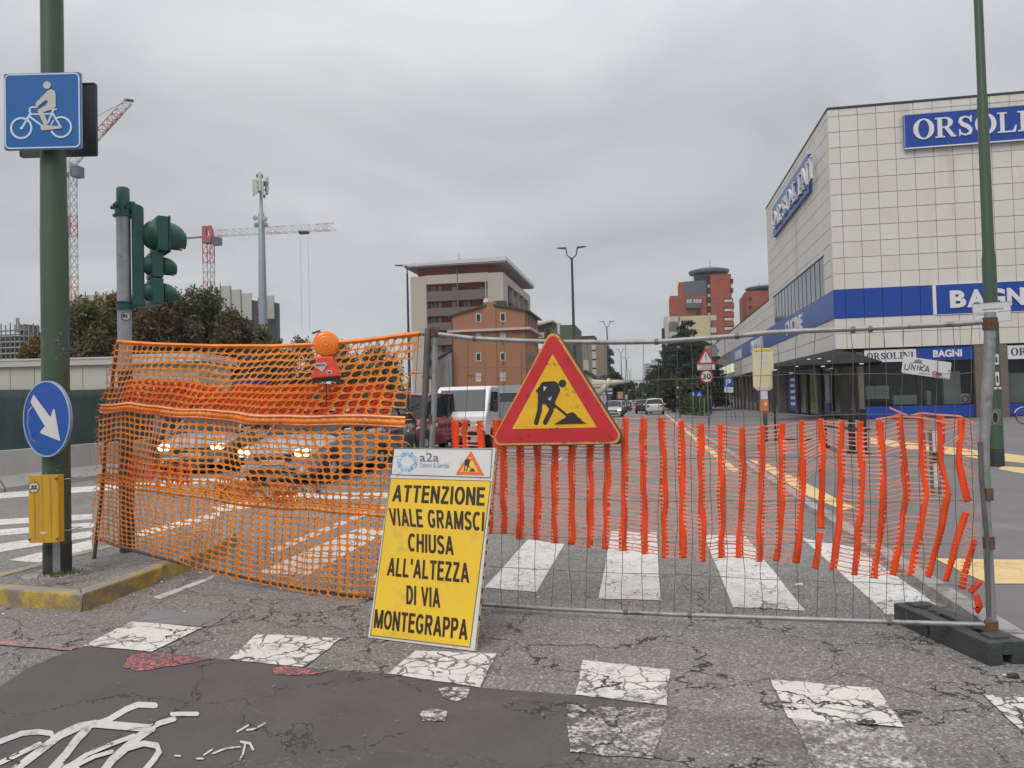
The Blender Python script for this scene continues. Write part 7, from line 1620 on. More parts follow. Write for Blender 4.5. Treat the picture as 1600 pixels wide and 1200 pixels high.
# ================================================================== SIGNS AND STREET FURNITURE OF THE AVENUE
worn('post_grey', (.20, .20, .205), .5, .1, 3, metallic=.4); worn('sign_red2', (.45, .02, .03), .4, .05); worn('panel_white', (.56, .56, .56), .45, .04, 3)
def spx(px_, py_, Y):   # metres per pixel at a place
    return -(CAMROT.transposed() @ (PY(px_, py_, Y) - Vector((0, 0, CAM_H))))[2] / 1200
g = G(1108, 672, PV); Y = g.y; k_ = spx(1108, 600, Y); zc = lambda py: PY(1107, py, Y).z - PV
po = thing('sign_post', 'thin grey post carrying the danger triangle and speed limit sign', 'post', g, YAW); MB().tube([(0, 0, 0), (-.02, 0, zc(545))], .03, 8).build('shaft', MATS['post_grey'], po, smooth=True)
def tri3(w): h = w * .866; return [T_ for T_ in [(0, h * .62), (-w / 2, -h * .38), (w / 2, -h * .38)]]
def rtri(w, r_):
    h = w * .9; P = tri(0, -h * .6, -w / 2, h * .4, w / 2, h * .4, r_); return [(a, -b) for a, b in P]
ds = thing('danger_sign', 'red bordered triangle with exclamation mark above the 30 sign', 'traffic sign', g + Vector((-.05, -.06, zc(559))), YAW); W = 30 * k_
MB().prism(rtri(W, .04), 0, .02).build('plate', MATS['sign_red2'], ds); MB().prism([(a * .66, b * .66 - .01) for a, b in rtri(W, .03)], -.004, 0).build('white_field', MATS['panel_white'], ds)
MB().prism([(-.022, .17), (.022, .17), (.013, -.03), (-.013, -.03)], -.008, -.004).disc(0, -.09, .026, -.008, -.004, 10).build('exclamation_mark', MATS['sign_black'], ds)
sp_ = thing('supplementary_plate', 'small white worded plate under the danger triangle', 'traffic sign', g + Vector((-.05, -.06, zc(573.3))), YAW); MB().prism(rrect(28 * k_, 9.5 * k_, .02), 0, .01).build('plate', MATS['panel_white'], sp_)
rloop(27 * k_, 8.5 * k_, .02, .012, -.003, 0).build('border_line', MATS['post_grey'], sp_); text('ATTENZIONE', 2.4 * k_, 19 * k_, -.004, 0, cz=1.7 * k_).build('lettering', MATS['sign_black'], sp_); text('ATTRAVERSAMENTO', 2.4 * k_, 20 * k_, -.004, 0, cz=-1.9 * k_).build('lettering', MATS['sign_black'], sp_)
ss = thing('speed_limit_sign', 'round red ringed speed limit sign showing 30', 'traffic sign', g + Vector((-.04, -.06, zc(588.3))), YAW); r_ = 10.5 * k_
MB().disc(0, 0, r_, 0, .02, 28).build('plate', MATS['sign_red2'], ss); MB().disc(0, 0, r_ * .78, -.004, 0, 28).build('white_field', MATS['panel_white'], ss); text('30', r_ * .86, r_ * 1.2, -.008, -.004, bold=.02).build('number', MATS['sign_black'], ss)
MB().disc(.35, .25, .30, .03, .05, 6).build('back_sign', MATS['post_grey'], po, loc=(-.05, .05, zc(557)))
# parking sign
g = G(1143, 657, PV); Y = g.y; k_ = spx(1140, 600, Y); zc = lambda py: PY(1139, py, Y).z - PV
pp = thing('sign_post', 'thin post of the parking sign before the dark shop piers', 'post', g, YAW); MB().tube([(0, 0, 0), (-.12, 0, zc(589))], .03, 8).build('shaft', MATS['post_grey'], pp)
MB().tube([(.35, .2, 0), (-.05, .1, zc(600))], .03, 8).build('brace', MATS['post_grey'], pp)
ps = thing('parking_sign', 'blue parking sign with a white P leaning slightly', 'traffic sign', g + Vector((-.12, -.06, zc(597.5)))); ps.rotation_euler = (0, R(4), YAW); MB().prism(rrect(14 * k_, 14.5 * k_, .03), 0, .02).build('plate', MATS['sign_blue_deep'], ps); text('P', 10 * k_, 7.5 * k_, -.006, 0, bold=.03).build('lettering', MATS['sign_white'], ps)
ps2 = thing('supplementary_plate', 'small white plate fixed under the blue parking sign', 'traffic sign', g + Vector((-.11, -.06, zc(609)))); ps2.rotation_euler = (0, R(4), YAW); MB().prism(rrect(14 * k_, 8.5 * k_, .02), 0, .02).build('plate', MATS['panel_white'], ps2); MB().disc(-.08, .02, .035, -.004, 0, 10).stroke([(.03, .0), (.15, .01)], .03, -.004, 0).build('symbol', MATS['sign_blue_deep'], ps2)
# crossing signs
g = G(1094, 650, PV); Y = g.y; k_ = spx(1094, 615, Y); zc = lambda py: PY(1094, py, Y).z - PV
p3 = thing('sign_post', 'slim post under the blue pedestrian crossing sign', 'post', g, YAW); MB().tube([(0, 0, 0), (0, 0, zc(611))], .03, 8).build('shaft', MATS['post_grey'], p3)
x3 = thing('crossing_sign', 'small square blue crossing sign with white triangle', 'traffic sign', g + Vector((-.03, -.05, zc(615.5))), YAW); MB().box(-4.4 * k_, 4.4 * k_, 0, .02, -4.6 * k_, 4.6 * k_).build('plate', MATS['sign_blue_deep'], x3); MB().prism([(0, 3 * k_), (-3.2 * k_, -2.8 * k_), (3.2 * k_, -2.8 * k_)], -.005, 0).build('white_triangle', MATS['sign_white'], x3); MB().prism([(0, 1.5 * k_), (-1.1 * k_, -2 * k_), (1.1 * k_, -2 * k_)], -.008, -.005).build('walker_symbol', MATS['sign_black'], x3)
x4 = thing('cycle_path_sign', 'small round blue sign left of the crossing sign', 'traffic sign', g + Vector((-9.5 * k_, -.05, zc(615.5))), YAW); MB().disc(0, 0, 4.2 * k_, 0, .02, 20).build('plate', MATS['sign_blue_deep'], x4); MB().stroke([(0, -2 * k_), (0, 2 * k_)], 1.6 * k_, -.005, 0).build('symbol', MATS['sign_white'], x4)
MB().tube([(0, .02, -zc(615.5)), (0, .02, -.2)], .03, 6).build('shaft', MATS['post_grey'], x4)
# billboard on the right
g = G(1065, 645, PV); Y = g.y; k_ = spx(1065, 612, Y); zc = lambda py: PY(1065, py, Y).z - PV
bb = thing('advertising_board', 'white advertising panel on a post in front of the cedars', 'billboard', g, YAW); MB().tube([(0, 0, 0), (0, 0, zc(621))], .05, 8).build('shaft', MATS['post_grey'], bb); MB().box(-6.6 * k_, 6.6 * k_, -.08, .08, zc(621.5), zc(604)).build('case', MATS['panel_white'], bb); MB().box(-6 * k_, 6 * k_, -.09, -.08, zc(614.5), zc(607)).build('poster', worn('poster_red', (.5, .25, .22), .5, .3, 4), bb); MB().box(-6 * k_, 6 * k_, -.095, -.08, zc(620), zc(616)).build('poster', worn('poster_purple', (.20, .14, .32), .5, .5, 6), bb)
text('OFFERTA', .3, 1.3, -.1, -.09, cz=zc(609)).build('lettering', MATS['sign_red2'], bb)
# left side boards
for px_, w_, y0, y1, Yb, col_, lb in ((969, 10.5, 611.5, 624, 88, (.50, .28, .12), 'orange advertising board left of the avenue'), (978, 6, 616, 625, 96, (.42, .44, .36), 'pale smaller advertising board beside the orange one')):
    k_ = spx(px_, 618, Yb); q = PY(px_, 618, Yb); b_ = thing('advertising_board', lb, 'billboard', (q.x, Yb, 0), YAW); zc = lambda py: PY(px_, py, Yb).z
    MB().tube([(0, 0, 0), (0, 0, zc(y1))], .06, 8).build('shaft', MATS['lamp_dark'], b_); MB().box(-w_ / 2 * k_, w_ / 2 * k_, -.1, .1, zc(y1), zc(y0)).build('case', MATS['lamp_dark'], b_); MB().box(-w_ / 2 * k_ + .08, w_ / 2 * k_ - .08, -.11, -.1, zc(y1) + .08, zc(y0) - .08).build('poster', worn('poster_%d' % px_, col_, .5, .35, 3, dirt=(.5, .12, .08), damt=.4, dscale=2.5), b_)
Yb = 72; k_ = spx(950, 610, Yb); q = PY(943, 610, Yb); zc = lambda py: PY(948, py, Yb).z
cg = thing('crossing_sign', 'blue crossing sign with white triangle behind the roadworks triangle', 'traffic sign', (q.x, Yb, 0), YAW); MB().box(-4 * k_, 4 * k_, 0, .03, zc(617.5), zc(608)).build('plate', MATS['sign_blue_deep'], cg); MB().prism([(0, zc(609)), (-3.2 * k_, zc(616)), (3.2 * k_, zc(616))], -.006, 0).build('white_triangle', MATS['sign_white'], cg); MB().tube([(0, .05, 0), (0, .05, zc(612))], .035, 6).build('shaft', MATS['post_grey'], cg)
cg2 = thing('direction_sign', 'blue arrow sign board between crossing sign and olive tower', 'traffic sign', (PY(953, 610, Yb + 2).x, Yb + 2, 0), YAW); MB().box(-5.5 * k_, 4.5 * k_, 0, .03, zc(617.5), zc(605)).build('plate', worn('sign_blue_pale', (.03, .08, .22), .4), cg2); MB().box(-5 * k_, 4 * k_, -.006, 0, zc(610), zc(606)).build('poster', worn('poster_pink', (.45, .30, .28), .5, .3, 5), cg2); MB().stroke([(-3 * k_, zc(614)), (3 * k_, zc(614))], .12, -.006, 0).build('arrow_symbol', MATS['sign_white'], cg2); MB().tube([(0, .05, 0), (0, .05, zc(612))], .035, 6).build('shaft', MATS['post_grey'], cg2)
for px_, Yb, lb in ((969.5, 76, 'white topped bollard lamp nearest on the median'), (985.5, 100, 'white topped bollard lamp farther along the median')):
    q = PY(px_, 628, Yb); b_ = thing('bollard_lamp', lb, 'bollard', (q.x, Yb, .12)); MB().lathe([(.09, 0), (.08, 1.05)], 10).build('shaft', MATS['lamp_dark'], b_); MB().lathe([(.05, 1.05), (.16, 1.15), (.16, 1.3), (.04, 1.4)], 12).build('globe', MATS['panel_white'], b_)
# awning arms on the left of the avenue
aw = thing('folded_awning', 'beige folded awning arms sticking out beside the roadworks triangle', 'awning', PY(935, 640, 60) * 1.0); aw.location.z = 0; worn('awning_beige', (.52, .46, .36), .7, .08, 2)
for P, r_ in (([(985, 596), (955, 598), (925, 600)], [.08, .22, .2]), ([(925, 596), (950, 598)], [.15, .2]), ([(954, 593), (944, 606), (934, 617)], [.22, .26, .20]), ([(926, 604), (950, 601)], [.18, .18])):
    MB().tube([PY(x, y, 60) - aw.location for x, y in P], r_, 8).build('arm', MATS['awning_beige'], aw, smooth=True)
MB().tube([(PY(948, 610, 60) - aw.location).to_tuple(), (PY(948, 610, 60).x - aw.location.x, 0, 0)], .06, 8).build('post', MATS['lamp_dark'], aw)
# bus stop
g = G(1200, 690, PV); Y = g.y; k_ = spx(1197, 600, Y); zc = lambda py: PY(1197, py, Y).z - PV; xq = lambda px_: (PY(px_, 600, Y).x - g.x)
bsn = thing('bus_stop_sign', 'cream and yellow bus stop panel with orange box on a dark pole', 'bus stop', g, YAW); worn('stop_cream', (.62, .56, .36), .45, .06, 2); worn('stop_yellow', (.60, .45, .06), .45, .1, 2); worn('stop_orange', (.50, .17, .05), .5, .15, 4)
xo = -4.0 * k_
MB().lathe([(.07, 0), (.07, .9), (.04, .92), (.04, zc(607))], 10, c=(xo + .03, 0.04, 0)).build('shaft', MATS['lamp_dark'], bsn)
P = [(-16, 607.5), (-10, 609), (8, 609), (16, 604), (16, 549), (10, 545), (-10, 545), (-16, 549), (-16, 603)]
MB().prism([(xo + a * k_, zc(b)) for a, b in [(-16, 604), (-9, 610), (9, 610), (16.5, 604), (16, 548), (12, 545.5), (-12, 545.5), (-16, 548)]], -.03, .03).build('panel', MATS['stop_cream'], bsn)
MB().box(xo - 13 * k_, xo + 13 * k_, -.045, .045, zc(549), zc(544)).build('top_band', MATS['stop_yellow'], bsn, bevel=.02); MB().box(xo - 5 * k_, xo + 6 * k_, -.036, -.03, zc(568), zc(551)).build('timetable', worn('paper_cream', (.55, .52, .45), .6, .1, 4), bsn); MB().box(xo - 12 * k_, xo + 12 * k_, -.036, -.03, zc(609), zc(604)).build('route_strip', worn('strip_pink', (.60, .42, .42), .6, .1, 9), bsn)
MB().box(xo - 1.8 * k_, xo + 1.8 * k_, -.04, .04, zc(626), zc(609.5)).build('arm', MATS['stop_orange'], bsn); MB().box(xo - 5.5 * k_, xo + 5 * k_, -.06, -.0, zc(624), zc(611)).build('notice', MATS['panel_white'], bsn); MB().box(xo - 6 * k_, xo + 6 * k_, -.07, .07, zc(643), zc(625)).build('box', MATS['stop_orange'], bsn, bevel=.02); MB().box(xo - .5 * k_, xo + 3.2 * k_, -.076, -.06, zc(634), zc(628)).build('label', MATS['panel_white'], bsn)
MB().tube([(xo + 1.2 * k_, .02, zc(648)), (xo + .4 * k_, .02, zc(643))], .05, 6).build('joint', MATS['stop_orange'], bsn)
# dark bus shelter frame and bench beside it
q = G(1212, 690, PV); bf = thing('bus_shelter', 'black framed bus shelter with bench before the shop entrance', 'shelter', q, 0); X1 = G(1380, 716, PV).x - q.x; zt8 = PY(1212, 583, q.y).z - PV
for x, z in ((0, zt8),): MB().box(x - .03, x + .03, -.03, .03, 0, z).build('post', MATS['frame_black'], bf)
MB().box(-.03, 1.3, -.03, .03, zt8, zt8 + .07).build('beam', MATS['frame_black'], bf); MB().box(0, 1.1, -.02, .02, .02, .08).build('foot_rail', MATS['frame_black'], bf)
for i, (px_, py_) in enumerate(((1288, 700), (1332, 708), (1350, 712))):
    w = G(px_, py_, PV); lc = w - q
    MB().box(lc.x - .07, lc.x + .07, lc.y - .04, lc.y + .04, 0, 1.0 + .05 * i).build('bench_leg', MATS['frame_black'], bf); MB().box(lc.x - .12, lc.x + .14, lc.y - .05, lc.y + .05, 0, .06).build('bench_foot', MATS['frame_black'], bf)
a, b = G(1288, 700, PV) - q, G(1350, 712, PV) - q; MB().bar((a.x, a.y, .62), (b.x, b.y, .62), .34, .04).build('bench_seat', MATS['frame_black'], bf); MB().bar((a.x, a.y + .1, .98), (b.x, b.y + .1, .98), .05, .05).build('bench_rail', MATS['frame_black'], bf)
# bicycle cut by the right picture edge
c = G(1597, 663, PV); by = thing('bicycle', 'bicycle parked at the shop front cut by the right edge', 'bicycle', c, R(0)); worn('tyre', (.015, .015, .016), .8)
def wheel(x):
    m = MB(); n = 28; vs = []
    for i in range(n):
        a = 6.283 * i / n
        for j in range(6): b = 6.283 * j / 6; r2 = .33 + .02 * math.cos(b); vs.append((x + r2 * math.cos(a), .02 * math.sin(b), .35 + r2 * math.sin(a)))
    m.add(vs, [(i * 6 + j, ((i + 1) % n) * 6 + j, ((i + 1) % n) * 6 + (j + 1) % 6, i * 6 + (j + 1) % 6) for i in range(n) for j in range(6)])
    w = m.build('wheel', MATS['tyre'], by, smooth=True); s2_ = MB()
    for k in range(10): a = 6.283 * k / 10; s2_.bar((x, 0, .35), (x + .32 * math.cos(a), 0, .35 + .32 * math.sin(a)), .006)
    s2_.ring(x, .35, .315, .30, -.012, .012, 24); s2_.build('spokes', MATS['galvanised'], w)
wheel(.1); wheel(1.15); MB().tube([(.1, 0, .35), (.62, 0, .85), (1.0, 0, .85), (.62, 0, .33), (.5, 0, .80)], .016, 6).tube([(.62, 0, .33), (1.15, 0, .35), (1.02, 0, .95)], .014, 6).build('frame', MATS['frame_black'], by); MB().tube([(-.28, 0, .50), (-.18, 0, .64), (0, 0, .735), (.2, 0, .74)], .02, 6).build('mudguard', MATS['sign_white'], by); MB().bar((1.0, -.28, 1.0), (1.0, .28, 1.0), .025).build('handlebar', MATS['frame_black'], by); MB().box(.38, .62, -.06, .06, .86, .92).build('saddle', MATS['frame_black'], by, bevel=.02)

# ================================================================== VEHICLES
def paint(name, c, rough=.3): 
    m = worn(name, c, rough, .04, 1.5, dirt=tuple(x * .8 + .02 for x in c), damt=.15, dscale=1.5, coat=.6); return m
paint('paint_grey', (.26, .275, .29)); paint('paint_greyblue', (.20, .225, .25)); paint('paint_maroon', (.22, .022, .04)); paint('paint_white', (.60, .60, .60)); paint('paint_dark', (.03, .032, .036)); paint('paint_silver', (.34, .35, .37))
glass('car_glass', (.018, .021, .024), .10, spec=.35); glass('screen_glass', (.03, .034, .038), .12, spec=.25); worn('trim_black', (.016, .016, .017), .5, .1); worn('headlamp_glass', (.55, .56, .56), .12, .05); worn('chrome', (.55, .55, .57), .15, .05, metallic=.9); worn('plate_grey4', (.48, .48, .46), .5); worn('tail_red', (.35, .012, .015), .25)
m_, nt, b = _mat('headlamp_lit'); b.inputs['Base Color'].default_value = (.9, .85, .7, 1); b.inputs['Emission Color'].default_value = (1.0, .84, .52, 1); b.inputs['Emission Strength'].default_value = 2.2; MATS['headlamp_lit'] = m_
worn('indicator', (.55, .2, .03), .3)
def car(label, loc, rz, paintn, L=4.2, W=1.76, H=1.47, kind='hatch', lit=True, cat='car', name='parked_car', detail=True, group=None):
    """front points to local -Y; stations run from nose to tail: y, floor z, belt z, top z, half width at sill, belt and roof"""
    t = thing(name, label, cat, loc, rz, group); h = L / 2; w = W / 2
    if kind == 'hatch': S_ = [(-h, .30, .60, .62, .62), (-h + .12, .20, .66, .70, .80), (-h + .45, .18, .78, .83, .94), (-h + .95, .17, .86, .92, 1.0), (-h + 1.25, .17, .90, .98, 1.0), (h - 1.1, .17, .98, 1.03, 1.0), (h - .35, .18, 1.0, 1.05, .97), (h - .08, .24, .98, 1.02, .90), (h, .34, .90, .92, .82)]; G_ = [(-h + 1.15, .94, .95), (-h + 1.9, H - .06, .90), (-h + 2.3, H, .88), (h - 1.1, H - .02, .86), (h - .55, H - .12, .82), (h - .12, 1.0, .86)]
    elif kind == 'van': S_ = [(-h, .30, .62, .64, .70), (-h + .10, .20, .74, .78, .86), (-h + .40, .18, .95, .99, .96), (-h + .80, .17, 1.04, 1.09, 1.0), (-h + 1.0, .17, 1.06, 1.12, 1.0), (h - .5, .17, 1.12, 1.16, 1.0), (h - .06, .22, 1.12, 1.16, .97), (h, .32, 1.05, 1.1, .93)]; G_ = [(-h + .85, 1.06, .96), (-h + 1.45, H - .07, .88), (-h + 1.8, H, .86), (h - .5, H, .85), (h - .14, H - .08, .85), (h - .04, 1.14, .92)]
    else: S_ = [(-h, .34, .70, .72, .72), (-h + .12, .24, .80, .84, .86), (-h + .5, .22, .92, .97, .97), (-h + 1.0, .21, .98, 1.05, 1.0), (h - .9, .21, 1.06, 1.12, 1.0), (h - .1, .26, 1.05, 1.10, .93), (h, .36, .98, 1.02, .86)]; G_ = [(-h + 1.0, 1.04, .95), (-h + 1.7, H - .06, .88), (-h + 2.1, H, .87), (h - .9, H, .86), (h - .45, H - .1, .84), (h - .1, 1.08, .90)]
    m = MB(); ns = len(S_)
    for y, zf, zb, zt_, k in S_:
        a = w * k; prof = [(-a * .86, zf), (-a * .985, zf + .10), (-a, (zf + zb) / 2 + .05), (-a * .985, zb), (-a * .90, zt_ - .01), (0, zt_ + .03), (a * .90, zt_ - .01), (a * .985, zb), (a, (zf + zb) / 2 + .05), (a * .985, zf + .10), (a * .86, zf)]
        for x, z in prof: m.v.append((x, y, z))
    for i in range(ns - 1):
        for j in range(10): a = i * 11 + j; m.f.append((a, a + 1, a + 12, a + 11)); m.m.append(0)
        m.f.append((i * 11 + 10, i * 11, i * 11 + 11, i * 11 + 21)); m.m.append(0)
    m.f += [tuple(range(10, -1, -1)), tuple(range((ns - 1) * 11, ns * 11))]; m.m += [0, 0]
    m.build('body', MATS[paintn], t, smooth=45, subd=1)
    # cabin: glass all round, roof and pillars as painted pieces over it
    g_ = MB(); ng = len(G_)
    base = [1.0 if kind == 'hatch' else 1.1] * ng
    for (y, z, k) in G_:
        zb = .88 if kind == 'hatch' else 1.0; wb = w * .93; wt = w * k * .86
        kk = max(0, min(1, (z - zb) / (H - zb))); wtt = wb + (wt - wb) * kk
        for x, z_ in ((-wb, zb), (-wtt, z), (wtt, z), (wb, zb)): g_.v.append((x, y, z_))
    for i in range(ng - 1):
        for j in range(3): a = i * 4 + j; g_.f.append((a, a + 1, a + 5, a + 4)); g_.m.append(0)
    g_.f += [(3, 2, 1, 0), tuple(range((ng - 1) * 4, ng * 4))]; g_.m += [0, 0]
    g_.build('windows', MATS['car_glass'], t)
    V = g_.v
    rf = MB(); o_ = .014
    for i in range(1, ng - 2):
        a, b_, c, d = Vector(V[i * 4 + 1]), Vector(V[i * 4 + 2]), Vector(V[i * 4 + 6]), Vector(V[i * 4 + 5]); up = Vector((0, 0, o_ + .012)); mid = Vector((0, 0, .03))
        rf.add([a + up + Vector((-.02, 0, -.03)), (a + b_) / 2 + up + mid, b_ + up + Vector((.02, 0, -.03)), c + up + Vector((.02, 0, -.03)), (c + d) / 2 + up + mid, d + up + Vector((-.02, 0, -.03))], [(0, 1, 4, 5), (1, 2, 3, 4)])
    rf.build('roof', MATS[paintn], t, smooth=True, solid=.02)
    for s_ in (1, 2):
        e = -1 if s_ == 1 else 1
        for pts in ([V[s_], V[4 + s_], V[8 + s_]], [V[8 + s_], V[(ng - 3) * 4 + s_], V[(ng - 2) * 4 + s_], V[(ng - 1) * 4 + s_]]):
            MB().tube([Vector(p) + Vector((e * .012, 0, .0)) for p in pts], .035, 6).build('pillar', MATS[paintn], t, smooth=True)
        yb_ = (G_[2][0] + G_[-2][0]) / 2; top = Vector(V[8 + s_]).lerp(Vector(V[(ng - 3) * 4 + s_]), .45); bot = Vector((e * w * .94, top.y, .90 if kind == 'hatch' else 1.02)); MB().bar(bot, top, .07, .05).build('door_pillar', MATS['trim_black'], t)
    # wheels
    wr = .31 if kind == 'hatch' else .33
    for y in (-h + .82, h - .75):
        for s_ in (-1, 1):
            MB().ring(y, wr + .02, wr + .065, wr - .01, 0, .03, 28).build('wheel_arch', MATS['trim_black'], t).matrix_local = Matrix.Translation((s_ * (w - .012) if s_ > 0 else -w + .012 , 0, 0)) @ Matrix.Rotation(math.pi / 2, 4, 'Z') @ Matrix.Scale(-1 if s_ > 0 else 1, 4, (0, 1, 0))
            o = MB().lathe([(wr * .62, -.11), (wr * .95, -.10), (wr, -.06), (wr, .06), (wr * .95, .10), (wr * .62, .11)], 24, axis='X').build('wheel', MATS['tyre'], t, smooth=35, loc=(s_ * (w - .10), y, wr))
            rim = MB().lathe([(.05, s_ * .115), (wr * .62, s_ * .105), (wr * .62, s_ * .06), (.05, s_ * .06)], 16, axis='X'); rim.build('rim', MATS['paint_silver'], o, smooth=35)
    if not detail: return t
    f = -h
    MB().box(-w * .80, w * .80, f - .015, f + .25, .22, .42).build('bumper', MATS['trim_black' if kind != 'hatch' else paintn], t, bevel=.03)
    MB().box(-w * .60, w * .60, f - .03, f + .05, .26, .36).build('lower_grille', MATS['trim_black'], t, bevel=.01)
    MB().prism([(-w * .42, .50), (w * .42, .50), (w * .50, .64), (-w * .50, .64)], f - .02, f + .06).build('grille', MATS['trim_black'], t)
    MB().box(-w * .48, w * .48, f - .032, f + .03, .625, .645).build('grille_bar', MATS['chrome'], t); MB().ring(0, .585, .065, .045, f - .035, f - .01, 18).build('badge_ring', MATS['chrome'], t)
    MB().box(-.26, .26, f - .035, f, .42, .52).build('number_plate', MATS['plate_grey4'], t)
    for s_ in (-1, 1):
        z0 = .62 if kind == 'hatch' else .70
        hl = MB().hexa([(s_ * w * .52, f - .005, z0 - .03), (s_ * w * .86, f + .10, z0 - .02), (s_ * w * .97, f + .50, z0 + .12), (s_ * w * .60, f + .14, z0 + .05), (s_ * w * .54, f + .02, z0 + .06), (s_ * w * .86, f + .14, z0 + .10), (s_ * w * .965, f + .55, z0 + .17), (s_ * w * .60, f + .2, z0 + .08)]).build('headlight', MATS['headlamp_glass'], t, bevel=.01)
        for q in ((.62, .02), (.78, .06)):
            if lit: MB().disc(0, 0, .078, -.03, .0, 14).build('lamp', MATS['headlamp_lit'], hl, loc=(s_ * w * q[0], f + q[1] - .01, z0 + .03))
        MB().disc(s_ * w * .72, .34, .05, f - .04, f, 12).build('fog_lamp', MATS['headlamp_glass'], t)
        MB().hexa([(s_ * (w + .02), f + 1.28, .92), (s_ * (w + .20), f + 1.30, .94), (s_ * (w + .20), f + 1.40, .94), (s_ * (w + .02), f + 1.40, .92), (s_ * (w + .02), f + 1.28, 1.06), (s_ * (w + .20), f + 1.30, 1.08), (s_ * (w + .20), f + 1.40, 1.08), (s_ * (w + .02), f + 1.40, 1.06)]).build('mirror', MATS[paintn], t, bevel=.02)
        MB().box(s_ * w * .70 - .14, s_ * w * .70 + .14, h - .12, h + .01, .78, .95).build('tail_light', MATS['tail_red'], t)
        for y in (h * .0 - .1, h * .45): MB().box(s_ * (w + .003) - .002, s_ * (w + .003) + .002, y - .004, y + .004, .35, .95).build('door_gap', MATS['trim_black'], t)
        MB().box(s_ * (w + .01) - .012, s_ * (w + .01) + .012, h * .0 - .30, h * .0 - .14, .80, .83).build('door_handle', MATS['trim_black'], t)
    MB().tube([(-w * .6, f + 1.12, .99), (0, f + 1.30, 1.08), (w * .1, f + 1.34, 1.10)], .012, 5).build('wiper', MATS['trim_black'], t)
    return t
def at_front(px_, dep): p = frontal(dep, px_); return Vector((p.x, p.y, 0))
# heading rz: local -Y is the nose; place by the middle of the nose
def place_by_nose(fn, px_, dep, rz, L, **k):
    p = at_front(px_, dep); back = Vector((math.sin(-rz) * 1, math.cos(rz), 0)); c = p + Vector((-math.sin(rz), math.cos(rz), 0)) * (L / 2); return fn(loc=c, rz=rz, L=L, **k)
place_by_nose(car, 424, 14.9, R(-2), 4.15, label='grey hatchback with lit headlights nearest behind the orange net', paintn='paint_grey', kind='hatch')
place_by_nose(car, 296, 18.2, R(14), 4.1, label='blue grey car with lit headlights at the left behind the net', paintn='paint_greyblue', kind='hatch')
place_by_nose(car, 528, 18.6, R(2), 4.3, label='dark car between the grey hatchback and the red van', paintn='paint_dark', kind='hatch', lit=False)
v = place_by_nose(car, 604, 23.5, R(-9), 4.2, W=1.80, H=1.86, label='dark red small van with a white sticker beside the fence posts', paintn='paint_maroon', kind='van', lit=False, cat='van')
MB().prism([(.35, .92), (.75, .92), (.75, 1.12), (.35, 1.12)], -.0, .006).build('door_sticker', MATS['panel_white'], v).matrix_local = Matrix.Translation((.922, 0, -.1)) @ Matrix.Rotation(math.pi / 2, 4, 'Z') @ Matrix.Translation((-1.2, 0, 0))

